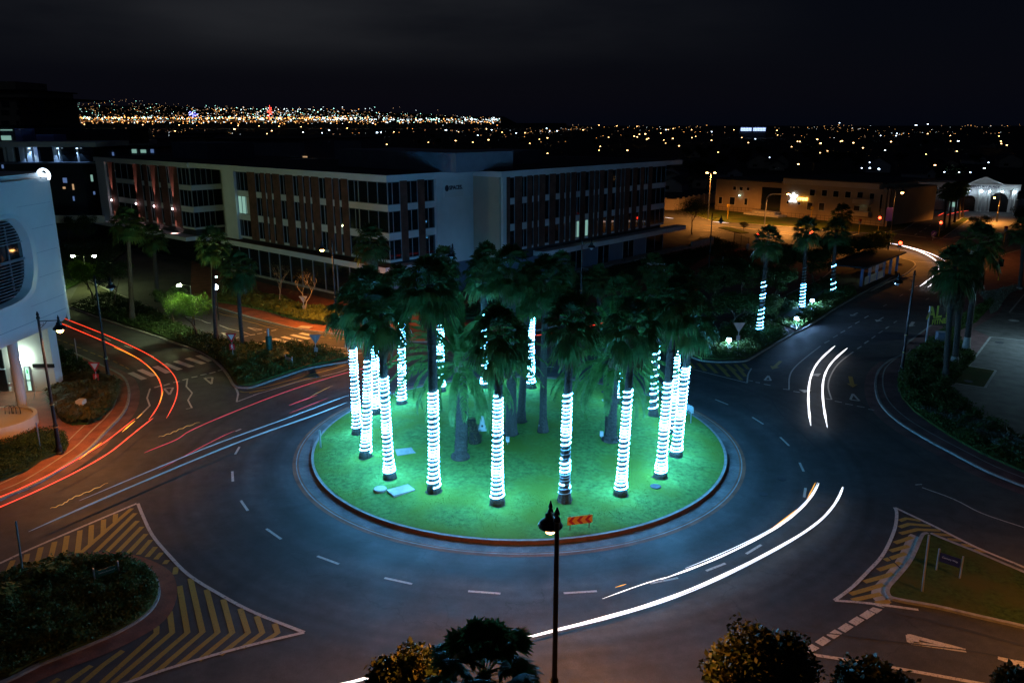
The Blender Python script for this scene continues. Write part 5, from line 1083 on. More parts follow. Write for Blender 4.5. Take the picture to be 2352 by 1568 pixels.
rs = empty('roof_sign', (o_[0][0], Ys, zt+.8), 'glowing white dome shaped sign with a peak outline on the roof corner', 'illuminated sign'); m.build('sign_face', 'sign_white', rs)
m = MB(); 
for x in (o_[12][0]-.2, o_[3][0]+.1): m.tube([(x, Ys+.06, zt+.3), (x, Ys+.06, min(p[1] for p in o_)+.6)], .04, 6)
m.build('bracket', 'black_metal', rs); child_fix(rs)
# ---------------------------------------------------------------- cream office with the glowing figure
IT = empty('office_building', (91.7, 197.3, 0), 'orange lit two storey cream office with a glowing figure sign reading ITEC', 'office building')
A0, A1 = V2(59.95, 237.7), V2(91.7, 197.3); di = (A1-A0).normalized(); ni = Vector((di.y, -di.x, 0)); ni = ni if ni.y < 0 else -ni; Lw = (A1-A0).length
mat('itec_wall', (.44, .34, .22), .85, vary=.12, scale=.15)
m = MB(); m.obox(A0, di, -ni, Lw, 26, 0, 9.0); m.build('wall', 'itec_wall', IT)
sI = lambda x, z=5: sal(A0, di, c('D', x, 0)[0], z)
def zI(s, v): q = A0 + di*s; return HC + q.y*ray(1176, v)[2]/ray(1176, v)[1]
m = MB(); s0 = sI(1490, 9.5); m.obox(A0 + di*s0 - ni*.0 + ni*.3, di, -ni, Lw-s0-2, 20, 9.0, 10.3); m.build('parapet', 'cream_wall', IT)
m = MB(); m.obox(A0 + ni*.5 + di*s0, di, -ni, Lw-s0-1, 27, 10.3, 10.6); m.obox(A0 + ni*.5, di, -ni, s0, 27, 9.0, 9.35); m.build('roof', 'roof_dark', IT)
m = MB(); m.obox(A0 + di*sI(1215) + ni*.02, di, ni, sI(1455)-sI(1215), .1, .8, 7.6); m.build('entrance', 'glass', IT)
m = MB(); q = A0 + di*(sI(1190)) ; m.obox(q, di, ni, sI(1470)-sI(1190), 3, 0, 1.3); m.obox(q - di*2, di, ni, sI(1470)-sI(1190)+4, 4.2, 0, .6); m.build('entrance_steps', 'concrete', IT)
for x, y, w_, h_ in [(873,910,18,21),(955,915,18,21),(1040,918,16,18),(1842,965,30,36),(1992,970,30,36),(2135,982,32,36),(2285,990,32,36),(705,1060,20,40),(853,1068,30,45),(1025,1078,18,40),(1547,1088,12,15),(1690,1098,14,15),(1825,1135,32,45),(1972,1140,32,45)]:
    s = sI(x); hw = abs(sI(x+w_)-sI(x-w_))/2; za, zb_ = zI(s, c('D', x, y+h_)[1]), zI(s, c('D', x, y-h_)[1])
    f_ = MB(); f_.obox(A0 + di*(s-hw-.18), di, ni, 2*hw+.36, .1, za-.2, zb_+.15); w = f_.build('window', 'cream_wall', IT); f_ = MB(); f_.obox(A0 + di*(s-hw), di, ni, 2*hw, .13, za, zb_); f_.build('pane', 'glass', w)
for x, y, w_, h_ in [(135,995,30,30),(290,995,32,33),(438,1010,25,33),(425,1190,22,45),(265,1180,35,50),(558,1120,12,130)]:
    s = sal(A0, di, c('E', x, 0)[0], 5); hw = abs(sal(A0, di, c('E', x+w_, 0)[0], 5)-sal(A0, di, c('E', x-w_, 0)[0], 5))/2; za, zb_ = zI(s, c('E', x, y+h_)[1]), zI(s, c('E', x, y-h_)[1])
    f_ = MB(); f_.obox(A0 + di*(s-hw-.1), di, ni, 2*hw+.2, .1, za-.1, zb_+.1); w = f_.build('window', 'cream_wall', IT); f_ = MB(); f_.obox(A0 + di*(s-hw), di, ni, 2*hw, .13, za, zb_); f_.build('pane', 'glass', w)
for z in (2.2, 5.2):
    f_ = MB(); f_.obox(A0 + di*(Lw-8), di, ni, 4.5, 1.3, z, z+1.2); f_.build('balcony', 'cream_wall', IT)
B1 = V2(105.3, 218.3); dj = (B1-A1).normalized(); nj = Vector((dj.y, -dj.x, 0))
m = MB(); m.obox(A1 - di*.3, dj, -nj, (B1-A1).length, .6, 0, 9.4); m.obox(A1 + nj*.3, di, -dj*-1, .5, 3, 0, 9.2); m.build('side_wall', 'itec_wall', IT)
# wall light glow, cool
for k, x, y in (('D', 948, 1000), ('E', 345, 1100)):
    s = sal(A0, di, c(k, x, y)[0], 5); z = zI(s, c(k, x, y)[1]); q = A0 + di*s + ni*.5; m = MB(); m.lathe((q.x, q.y, z-.15), [(.05, 0), (.2, .1), (.2, .2), (.05, .3)], 8); m.build('wall_light', 'cool_light', IT)
# glowing logo and letters
W_ = lambda x, y: (sal(A0, di, c('w', x, y)[0], 6.0), c('w', x, y)[1])
def sh(P_, name, m_, parent):
    mb = MB(); pts = []
    for x, y in P_:
        s, vv = W_(x, y); q = A0 + di*s + ni*.35; pts.append(Vector((q.x, q.y, HC + q.y*ray(1176, vv)[2]/ray(1176, vv)[1])))
    for t in tessellate_polygon([pts]): mb.tri(*[pts[i] for i in t])
    for i in range(len(pts)): a, b = pts[i], pts[(i+1) % len(pts)]; mb.quad(a, b, b - ni*.2, a - ni*.2)
    return mb.build(name, m_, parent)
LG_ = empty('logo_sign', A0 + di*sI(1620) + ni*.3 + Vector((0, 0, 4)), 'glowing white figure with amber ITEC letters on the cream office front', 'illuminated sign')
sh([(640,600),(790,610),(800,560),(815,485),(895,485),(890,510),(865,520),(860,620),(900,620),(930,565),(955,600),(970,630),(1100,630),(1108,700),(1035,745),(1000,800),(930,820),(760,818),(700,740),(640,690)], 'figure_body', 'sign_white', LG_)
sh([(720,822),(990,838),(995,970),(1060,990),(1065,1078),(880,1075),(870,935),(810,935),(795,1060),(610,1050),(610,980),(690,945)], 'figure_legs', 'sign_white', LG_)
sh([(1135,785),(1222,785),(1212,955),(1120,955)], 'letter', 'sign_amber', LG_)
sh([(1242,792),(1400,797),(1395,850),(1358,855),(1345,962),(1275,962),(1278,850),(1240,845)], 'letter', 'sign_amber', LG_)
sh([(1428,800),(1560,803),(1555,850),(1500,850),(1500,868),(1550,870),(1548,905),(1495,905),(1493,930),(1548,932),(1545,977),(1418,972)], 'letter', 'sign_amber', LG_)
sh([(1600,830),(1650,806),(1720,812),(1755,840),(1748,870),(1700,868),(1660,870),(1652,905),(1670,930),(1740,925),(1735,970),(1690,992),(1630,985),(1588,930),(1585,870)], 'letter', 'sign_amber', LG_)
child_fix(LG_)
q = A1 + dj*3 + nj*.4 + V2(0, 0); s2_ = empty('logo_sign', (q.x, q.y, 4), 'narrow glowing figure sign on the side wall of the cream office', 'illuminated sign')
m = MB(); m.obox(q - dj*.9, dj, nj, 1.8, .15, 6.6, 7.3); m.obox(q - dj*.35, dj, nj, .7, .15, 7.3, 8.3); m.obox(q - dj*.7, dj, nj, .5, .15, 4.9, 6.4); m.obox(q + dj*.2, dj, nj, .5, .15, 4.9, 6.4); m.build('figure', 'sign_white', s2_)
m = MB(); m.obox(q - dj*1.1, dj, nj, 2.2, .16, 3.4, 4.4); m.build('letter_block', 'sign_amber', s2_); child_fix(s2_); child_fix(IT)
m = MB(); fp = GG([c('E',700,1400), c('E',780,1290), c('E',1000,1160), c('E',1080,1120)])
m.tube([up(p, 1.7) for p in fp], .04, 5)
for a, b in zip(fp, fp[1:]):
    for i in range(8): t = a.lerp(b, i/8); m.tube([up(t, 0), up(t, 1.7)], .03, 4)
tag(m.build('fence', 'black_metal'), 'black railing running beside the cream office to the gate avenue', 'fence')
m = MB(); fp = GG([c('D',625,1200), c('D',1100,1230), c('D',1530,1290), c('D',2050,1330), c('E',560,1400)])
for a, b in zip(fp, fp[1:]):
    m.tube([up(a, 1.5), up(b, 1.5)], .03, 4); m.tube([up(a, .8), up(b, .8)], .03, 4)
    for i in range(10): t = a.lerp(b, i/10); m.tube([up(t, 0), up(t, 1.6)], .035, 4)
tag(m.build('fence', 'black_metal'), 'thin railing along the lawn in front of the cream office', 'fence')
# ---------------------------------------------------------------- white gate with two arches
GT = empty('gatehouse', (139, 233, 0), 'white classical gate with two lit arches lettered CENTURY PLACE', 'gatehouse')
g0, g1 = V2(133.3, 234.3), V2(153.5, 227.5); dg = (g1-g0).normalized(); ng = Vector((dg.y, -dg.x, 0)); Lg = (g1-g0).length
sg = lambda x, z=4: sal(g0, dg, c('E', x, 0)[0], z)
def zg(s, y): q = g0 + dg*s; vv = c('E', 0, y)[1]; return HC + q.y*ray(1176, vv)[2]/ray(1176, vv)[1]
a1 = (sg(1570), sg(1750)); a2 = (sg(1908), sg(2162)); e0, e1 = sg(1640), sg(2262); ze, zt_ = 6.3, 7.9
m = MB()
def archwall(m, s0, s1, arches, z1_, n_=16):
    xs = sorted(set([s0, s1] + [a + (b-a)*i/n_ for a, b in arches for i in range(n_+1)])); xs = [x for x in xs if s0 <= x <= s1]
    def low(x):
        for a, b in arches:
            if a < x < b: cx_ = (a+b)/2; r_ = (b-a)/2; return 2.9 + sqrt(max(0, r_*r_-(x-cx_)**2))*1.0
        return 0
    for x, y in zip(xs, xs[1:]):
        mid = (x+y)/2; lz = low(mid); m.obox(g0 + dg*x - ng*.6, dg, ng, y-x, 1.2, lz, z1_)
archwall(m, e0-.5, e1, [(max(a1[0], e0-1), a1[1]), a2], ze); m.build('wall', 'white_wall', GT)
m = MB(); m.obox(g0 + dg*(e0-.4) - ng*.8, dg, ng, e1-e0+.8, 1.6, ze, zt_-.3); m.build('entablature', 'white_wall', GT)
m = MB(); m.obox(g0 + dg*(e0-.5) - ng*1.0, dg, ng, e1-e0+1.0, 2.0, zt_-.3, zt_); m.obox(g0 + dg*(e0-.5) - ng*.95, dg, ng, e1-e0+1.0, 1.9, ze-.1, ze+.1)
pa, pb_, pk = sg(1650, 8), sg(2085, 8), sg(1862, 9)
for o_n in (1.0, -.9):
    pass
q0, q1, q2 = g0 + dg*pa, g0 + dg*pb_, g0 + dg*pk
f0, f1, f2 = [up(q + ng*.9, z) for q, z in ((q0, zt_), (q1, zt_), (q2, zt_+2.0))]; b0, b1, b2 = [up(q - ng*.9, z) for q, z in ((q0, zt_), (q1, zt_), (q2, zt_+2.0))]
m.tri(f0, f1, f2); m.tri(b1, b0, b2); m.quad(f0, f2, b2, b0); m.quad(f2, f1, b1, b2); m.build('pediment', 'white_wall', GT)
m = MB()
for a, b in ((f0, f2), (f2, f1)): m.tube([a + ng*.05, b + ng*.05], .14, 4)
m.build('pediment_moulding', 'white_wall', GT)
textmesh('lettering', 'CENTURY PLACE', 1.0, 'text_dark', GT, up(g0 + dg*(sg(1852, 7)) + ng*.83, (ze+zt_)/2-.05), dg, (0, 0, 1), .02, .01)
for x in (1772, 1815, 1880, 1920-5, 2185, 2235):
    q = g0 + dg*sg(x) + ng*.8; m = MB(); m.lathe((q.x, q.y, 0), [(.34, 0), (.34, .3), (.25, .4), (.22, 5.8), (.33, 6.0), (.33, ze)], 10); m.build('column', 'white_wall', GT)
for a, b in (a1, a2):
    m = MB(); cx_ = (a+b)/2; r_ = (b-a)/2; m.poly([up(g0 + dg*a, 0), up(g0 + dg*b, 0)] + [up(g0 + dg*(cx_+r_*cos(pi*i/14)), 2.9+r_*sin(pi*i/14)) for i in range(15)]); m.build('gate_leaf', 'black_metal', GT)
for x in (1795, 1895, 2055, 2213, 1645):
    q = g0 + dg*sg(x) + ng*1.6; m = MB(); m.lathe((q.x, q.y, 5.7), [(.1, 0), (.16, .1), (.1, .25)], 8); m.build('downlight', mat('gate_lamp', (1, 1, 1), emit=(.65, .85, 1), estr=110), GT)
child_fix(GT)
def bwall(pts, h, m_, lab, w=.3, name='wall'):
    m = MB()
    for a, b in zip(pts, pts[1:]):
        d = (b-a).normalized(); n = Vector((-d.y, d.x, 0)); m.obox(V2(a.x, a.y) - n*w/2, d, n, (b-a).length, w, 0, h)
        k = int((b-a).length/5)+1
        for i in range(k+1): q = a.lerp(b, i/k); m.obox(V2(q.x, q.y) - n*.3 - d*.25, d, n, .5, .6, 0, h+.35)
    return tag(m.build(name, m_), lab, 'wall')
bwall(GG(cs('E', 1080,1155, 1240,1110, 1490,1130)), 3.0, 'cream_wall', 'cream boundary wall left of the white gate'); bwall(GG(cs('E', 2262,1195, 2352,1180, 2450,1170)), 3.0, 'white_wall', 'white boundary wall right of the gate')
bwall(GG(cs('D', -200,1150, 0,1180, 160,1185, 420,1130, 610,1090)), 3.2, 'cream_wall', 'cream boundary wall with piers left of the cream office')
m = MB(); gk = empty('guard_hut', (*(g0 + dg*sg(1452)).xy, 0), 'small lit guard booth beside the gate behind the palms', 'guard hut'); q = V2(0, 0)
m.box(-1.3, 1.3, -1.2, 1.2, 0, 3); m.build('wall', 'white_wall', gk); m = MB(); m.box(-1.6, 1.6, -1.5, 1.5, 3, 3.3); m.build('roof', 'roof_dark', gk); m = MB(); m.box(-1, 1, -1.25, -1.21, 1.2, 2.5); m.build('window', 'cool_light' if False else 'lit_room', gk)
# low pavilion with blue posts
PV = empty('pavilion', G(2090-60, 645), 'low dark roofed shelter with blue posts and slatted rails beside the main road', 'shelter')
pp = GG(cs('O', 110,720, 345,640, 470,560)); a_, b_ = pp[0], pp[2]; dp_ = (b_-a_).normalized(); np_ = Vector((-dp_.y, dp_.x, 0)); np_ = np_ if np_.x < 0 else -np_; Lp = (b_-a_).length
for i in range(6): m = MB(); m.obox(V2(a_.x, a_.y) + dp_*Lp*i/5, dp_, np_, .35, .35, 0, 3.0); m.build('post', 'blue_post', PV)
m = MB(); m.obox(V2(a_.x, a_.y) + dp_*2 + np_*.1, dp_, np_, Lp*.5, .15, 0, 1.3); m.build('low_wall', 'white_wall', PV)
m = MB()
for i in range(7): m.obox(V2(a_.x, a_.y) + dp_*2.4 + np_*.0, dp_, np_, Lp*.45, .06, 1.9+i*.16, 1.94+i*.16)
m.build('slat_screen', 'steel', PV)
m = MB(); m.obox(V2(a_.x, a_.y) - dp_*.5 - np_*.5, dp_, np_, Lp+3, 6, 3.0, 3.25); m.build('roof', 'roof_dark', PV)
m = MB(); q = V2(a_.x, a_.y) + dp_*4 + np_*2; m.obox(q, dp_, np_, 1.6, .1, 2.7, 2.8); m.build('ceiling_light', mat('pav_lamp', (1, 1, 1), emit=(.8, 1, .75), estr=16), PV); child_fix(PV)
child_fix(OFF); child_fix(OF2); child_fix(BX); child_fix(TW)
# ---------------------------------------------------------------- suburb houses
def house(u, v, w, d, h, rz, lab, wall='cream_wall', s=1, lit_=None):
    p = G(u, v, 0); r = empty('house', (p.x, p.y, -.05), lab, 'house', 'houses in the dark suburb'); r.rotation_euler = (0, 0, rz)
    m = MB(); m.box(-w/2, w/2, -d/2, d/2, 0, h); m.poly([(-w/2, -d/2, h), (w/2, -d/2, h), (0, -d/2, h+w*.28)]); m.poly([(w/2, d/2, h), (-w/2, d/2, h), (0, d/2, h+w*.28)]); m.build('wall', wall, r)
    m = MB(); e = .5; k = w*.28
    for sg_ in (1, -1): m.quad((0, -d/2-e, h+k+.1), (sg_*(w/2+e), -d/2-e, h-e*.5), (sg_*(w/2+e), d/2+e, h-e*.5), (0, d/2+e, h+k+.1))
    m.build('roof', 'roof_dark', r); m = MB(); m.box(-w*.3, -w*.1, -d/2-.05, -d/2, 1, 2.2); m.build('window', lit_ or 'glass', r); return r
HS = [('D',145,770,'white gabled house left of the tall double street lamp'),('D',40,850,'white gabled house just past the office roof end'),('D',120,940,'low white house behind the cream boundary wall'),('D',785,790,'white gabled house above the left end of the cream office'),('D',1165,650,'dim wide gabled house beyond the cream office roof'),('D',1300,655,'small pale gabled house right of the wide gabled one'),
      ('D',340,860,'house with a blue lit yard left of the tall lamp'),('D',520,900,'pale gabled house beside the tall lamp pole'),('D',340,520,'yellowish lit house near the double lamps'),('D',1400,680,'far small gable above the flat office roof'),('E',1710,600,'blue white gabled house above the gate'),('E',1380,660,'orange tinted house left of the gate'),('E',1020,790,'tiny white gable behind the cream office side'),
      ('E',1060,730,'low dim house behind the cream office'),('E',2150,640,'large dark house behind the gate'),('E',1900,400,'dim tall house at the far right'),('E',470,700,'white walled house lit by two blue white floodlights'),('E',700,370,'orange lit low house under a street lamp'),('D',150,620,'dark house by the office roof end'),('D',1900,520,'dim house with an orange wall in the middle distance')]
for i, (k, x, y, lab) in enumerate(HS):
    u, v = c(k, x, y); big = 1.5 if 'large' in lab or 'wide' in lab or 'lit by two' in lab else 1; house(u, v, 8*big, 12*big, 3*big, (i*.7) % 1.2 - .6, lab, 'white_wall' if 'white' in lab else 'cream_wall')
hs = empty('house', G(*c('E',1130,1160)), 'small pale blue lit house right of the cream office', 'house'); m = MB(); m.box(-6.5, 6.5, -4, 4, 0, 8.0); m.build('wall', 'white_wall', hs); m = MB(); m.box(-7, 7, -4.5, 4.5, 8.0, 8.6); m.build('roof', 'roof_dark', hs)
for x in (-3.5, 0, 3.5): m = MB(); m.box(x-.6, x+.6, -4.06, -4, 4.6, 6.6); m.build('window', 'glass', hs)
# ================================================================== LAMPS
LGRP = 'black heritage street lamps'
def beam(parent, loc, w, col=(1, .35, .06), size=158):
    ld = bpy.data.lights.new('beam', 'SPOT'); ld.energy = w; ld.color = col; ld.spot_size = radians(size); ld.spot_blend = .55; ld.shadow_soft_size = .2
    lo = bpy.data.objects.new('beam', ld); COL.objects.link(lo); lo.location = loc; lo.parent = parent
def heritage(x, y, z0, h, adir, lab, m='sodium_lamp', arm=1.3, s=1.0):
    r = empty('street_lamp', (x, y, z0), lab, 'street lamp', LGRP); ax = Vector((*adir, 0)).normalized(); k = h/11.3
    mb = MB(); mb.lathe((0, 0, 0), [(.34, 0), (.34, .12), (.26, .2), (.22, .3), (.22, .55), (.17, .7), (.15, 2.1), (.19, 2.15), (.19, 2.3), (.13, 2.4), (.12, 3.9), (.16, 3.95), (.16, 4.1), (.105, 4.2), (.085, h-.6), (.13, h-.55), (.13, h-.45), (.07, h-.35), (.11, h-.25), (.02, h)], 12); mb.build('pole', 'black_metal', r, smooth=False)
    mb = MB()
    for z in (2.2, 4.0, .18): mb.lathe((0, 0, z), [(.20 if z < 3 else .165, -.03), (.205 if z < 3 else .17, 0), (.20 if z < 3 else .165, .03)], 12)
    mb.build('gilt_band', mat('gilt', (.5, .35, .12), .4, metal=.6), r)
    za = h-.75; e = ax*arm; mb = MB(); mb.tube([Vector((0, 0, za)), e + Vector((0, 0, za+.04))], .035, 6); mb.tube([Vector((0, 0, za-.55)), ax*.3 + Vector((0, 0, za-.32)), ax*.55 + Vector((0, 0, za-.05))], .022, 5)
    mb.tube([Vector((0, 0, za-.25)), ax*.25 + Vector((0, 0, za-.3)), ax*.35 + Vector((0, 0, za-.12))], .018, 5); mb.build('arm', 'black_metal', r)
    mb = MB(); o = e + Vector((0, 0, za)); mb.lathe(o, [(.46*s, -.62), (.48*s, -.58), (.40*s, -.44), (.2*s, -.30), (.20*s, -.12), (.10*s, -.06), (.10*s, .06), (.06*s, .12), (.09*s, .2), (.01, .45)], 16); mb.build('lamp_shade', 'black_metal', r)
    mb = MB(); mb.lathe(o, [(.03, -.92), (.14, -.88), (.22, -.78), (.26, -.63)], 14); mb.build('lamp_bowl', m, r)
    if m != 'lamp_off': beam(r, o + Vector((0, 0, -.95)), dict(sodium_near=9500, sodium_left=5000, sodium_lamp=10000, sodium_far=20000)[m])
    return r
p = G(137.8, 1044); heritage(p.x, p.y, .1, 11.2, (1, .1), 'black heritage street lamp lit orange in the hedge before the left building', 'sodium_left', 1.4)
heritage(1.62, 25.9, 0, 11.3, (-.16, 1), 'black heritage street lamp in the centre foreground, lamp head pointing at the island', 'sodium_near', 1.15)
p = G(2070, 858); heritage(p.x, p.y, .1, 10.6, (-1, .25), 'unlit heritage street lamp on the right pavement by the main road', 'lamp_off', 1.4)
p = atY(771, 700, 95.5); heritage(p.x, 95.5, .1, 11.2, (-1, .1), 'heritage street lamp glowing orange in front of the office', 'sodium_lamp', 1.3)
p = atY(1040, 600, 92); heritage(p.x, 92, 0, atY(1040, 559, 92).z, (-.15, -1), 'unlit heritage street lamp against the office sign wall', 'lamp_off', .8)
p = G(250, 874); heritage(p.x, p.y, .1, atY(224, 633, p.y).z, (1, .4), 'unlit heritage street lamp at the corner of the left crosswalk', 'lamp_off', 1.3)
p = atY(1336, 600, 100); heritage(p.x, 100, 0, atY(1336, 543, 100).z, (1, -.1), 'unlit heritage street lamp before the slate ground floor of the office', 'lamp_off', 1.2)
p = G(1626, 645); heritage(p.x, p.y, .1, atY(1634, 491, p.y).z, (1, .1), 'tall unlit heritage street lamp right of the office garden', 'lamp_off', 1.5)
p = G(2039, 581); heritage(p.x, p.y, 0, atY(2060, 425, p.y).z, (1, -.1), 'tall heritage street lamp lit orange at the crossing with a hanging banner', 'sodium_far', 1.3)
q = empty('banner', (p.x-.6, p.y-.1, 0), 'purple banner hanging on the lamp post at the crossing', 'banner'); m = MB(); z = atY(2045, 492, p.y).z; m.box(-.7, .55, -.02, .02, z-1.3, z+1.3); m.build('cloth', 'banner_purple', q)
p = G(2289, 509); heritage(p.x, p.y, 0, atY(2299, 441, p.y).z, (-1, 0), 'heritage street lamp lit orange in front of the white gate', 'sodium_far', 1.5)
p = G(2400, 800); hp = empty('street_lamp', (p.x, p.y, .1), 'cool white mast lamp of the parking court just outside the right edge', 'street lamp'); m = MB(); m.tube([(0, 0, 0), (0, 0, 7)], .08, 8); m.build('pole', 'steel', hp); m = MB(); m.lathe((-.8, 0, 6.8), [(.25, 0), (.35, .1), (.3, .25)], 10); m.build('lamp_head', mat('court_lamp', (1, 1, 1), emit=(.45, .8, 1), estr=520), hp)
p = G(2345, 1640); heritage(33, 27.0, 0, 11, (-1, .3), 'heritage street lamp just outside the bottom right corner', 'sodium_near', 1.3)
# modern lamps
def mast(u, vb, vt, lab, heads, m='sodium_far', r_=.1, name='street_lamp', curved=False, z0=0, group=None, pm='steel', br=.26):
    p = G(u, vb, z0); h = atY(u, vt, p.y).z; r = empty(name, p, lab, 'street lamp', group); mb = MB()
    if curved: mb.tube(spline([(0, 0, -.1), (0, 0, h*.75), (.3, 0, h*.93), (1.4, 0, h), (curved, 0, h)], 5), r_, 6)
    else: mb.tube([(0, 0, -.1), (0, 0, h)], [r_*1.3, r_*.7], 8)
    mb.build('pole', pm, r)
    for dx in heads:
        if not curved: mb = MB(); mb.tube([(0, 0, h-.05), (dx, 0, h+.1)], r_*.5, 5); mb.build('arm', pm, r)
        mb = MB(); mb.lathe((dx, 0, h), [(.1, -.12), (br, -.08), (br, .02), (.12, .12)], 10); mb.build('lamp_head', m, r)
        if m == 'sodium_far': beam(r, Vector((dx, 0, h-.2)), 14000 if not curved else 22000, size=164)
    return r
mast(1626, 505, 397, 'tall double headed street lamp glaring orange at the left end of the cream office', (-1.0, 1.0), r_=.14, br=.34)
mast(1755, 526, 446, 'curved arm street lamp glaring orange in front of the cream office', (5.1,), curved=5.1, r_=.13, br=.42)
mast(203, 668, 588, 'slim twin headed lamp with one lit head among the yellow green trees', (-1.6, 1.6), m=mat('twin_lamp', (1, 1, 1), emit=(.8, 1, .40), estr=420), r_=.06, pm='black_metal')
mast(450, 775, 655, 'slim black lamp post inside the bright green tree', (-1.3,), m=mat('green_lamp', (1, 1, 1), emit=(.8, 1, .5), estr=900), r_=.06, pm='black_metal')
p = G(503, 735); r = empty('street_lamp', p, 'post with a round blue white globe beside the slim street palm', 'street lamp'); m = MB(); m.tube([(0, 0, 0), (0, 0, 5.6)], .07, 8); m.build('pole', 'black_metal', r); zz = atY(503, 659, p.y).z; m = MB(); m.lathe((0, -.1, zz-.35), [(.1, 0), (.32, .15), (.36, .35), (.3, .55), (.1, .7)], 12); m.build('globe', mat('globe', (1, 1, 1), emit=(.5, .72, 1), estr=22), r)
zz = atY(503, 636, p.y).z; m = MB(); m.box(-.3, .3, -.2, .1, zz-.08, zz+.08); m.build('cap_light', 'cool_light', r)
# ground floodlights
for u, v, lab in ((1673, 781, 'star bright white floodlight nearest the roundabout'), (1828, 732, 'brightest star shaped white floodlight in the verge hedge'), (1864, 691, 'white floodlight behind the middle verge palm')):
    p = G(u, v+14, .12); zz = atY(u, v, p.y).z; r = empty('floodlight', p, lab, 'floodlight', 'white floodlights in the verge'); m = MB(); m.tube([(0, 0, 0), (0, 0, zz-.3)], .05, 6); m.build('stem', 'black_metal', r)
    m = MB(); m.box(-.28, .28, .0, .2, zz-.24, .12+zz); m.build('housing', 'black_metal', r); m = MB(); m.lathe((0, -.12, zz-.2), [(.05, -.04), (.18, .05), (.22, .15), (.18, .25), (.05, .34)], 10); m.build('lens', 'flood', r)
# spotlights on the lawn
for k, x, y, lab in (('M', 355, 612, 'small white spotlight at the foot of the slim unlit palm'), ('M', 207, 535, 'small white spotlight at the foot of the left unlit palm'), ('M', 797, 665, 'small pale spotlight beside the right date palm trunk'), ('K', 1582, 706, 'small spotlight on the grass behind the front middle palm')):
    p = GL(*c(k, x, y)); r = empty('spotlight', p, lab, 'spotlight', 'garden spotlights on the island'); m = MB(); m.tube([(0, 0, -.05), (0, 0, .3)], .025, 5); m.build('spike', 'steel', r); m = MB(); m.box(-.13, .13, -.1, .1, .25, .62); m.build('lamp_housing', 'sign_face_white', r)
# ================================================================== TRAFFIC LIGHTS
def signal(u, v, vb, lab, on=True, s=1, side=0):
    p = G(u, vb); h = atY(u, v, p.y).z; r = empty('traffic_light', p, lab, 'traffic light', 'traffic lights at the crossing'); m = MB(); m.tube([(0, 0, -.05), (0, 0, h-.5)], .075, 8); m.build('pole', 'yellow_pole', r)
    m = MB(); m.box(-.26, .26, -.12, .2, h-.75, h+.35); m.build('housing', 'black_metal', r)
    for i, z in enumerate((h+.05, h-.25, h-.55)):
        m = MB(); m.lathe((0, 0, 0), [(.33, 0), (.28, .1)], 12); o = m.build('signal_lens', 'red_signal' if i == 0 and on else 'lamp_off' if i else 'sign_red', r); o.rotation_euler = (pi/2, 0, 0); o.location = (0, -.12, z)
        m = MB(); m.tube([(.15*cos(a), -.3, z+.15*sin(a)) for a in (0, .8, 1.57, 2.3, 3.14)], .02, 4); m.build('visor', 'black_metal', r)
    return r
for u, v, vb, on, lab in ((1737,541,575,1,'traffic light glowing red left of the nearest lit verge palm'),(1859,536,580,1,'small red traffic light seen through the middle verge palm'),(1922,547,585,1,'star bright red traffic light nearest the pavilion'),(2016,501,537,1,'red traffic light at the corner of the cream office'),
    (1972,507,538,0,'traffic light turned away beside the cream office'),(2156,512,543,1,'red traffic light on the median tip before the gate avenue'),(2062,559,601,1,'red traffic light in front of the blue white light trails'),(2305,523,560,0,'side view traffic light with a red glow at the right'),(2144+ 330-20,640,648,0,'back of a traffic light right of the parking court palms') ):
    signal(u, v, vb, lab, bool(on)) if u < 2352 else None
signal(2139+ (2352-2139)*0 + 332, 560, 600, 'unused') if False else None
p = G(*c('O', 1500, 655)); r = empty('traffic_light', p, 'back of a black traffic light on a yellow pole behind the parking court palms', 'traffic light', 'traffic lights at the crossing'); h = atY(*c('O', 1528, 470), p.y).z; m = MB(); m.tube([(0, 0, 0), (0, 0, h)], .075, 8); m.build('pole', 'yellow_pole', r); m = MB(); m.box(-.4, .4, -.1, .2, h-.6, h+.6); m.build('backing_board', 'black_metal', r)
for k, x, y, lab in (('D', 785, 1300, 'yellow post with a box head on the lawn left of the cream office'), ('D', 1828, 1330, 'yellow post with a box head on the lawn below the amber letters')):
    p = G(*c(k, x, y)); r = empty('utility_post', p, lab, 'post'); m = MB(); m.tube([(0, 0, 0), (0, 0, 3.2)], .1, 6); m.build('pole', 'yellow_pole', r); m = MB(); m.box(-.3, .3, -.2, .2, 3.2, 4.0); m.build('box_head', 'yellow_pole', r)
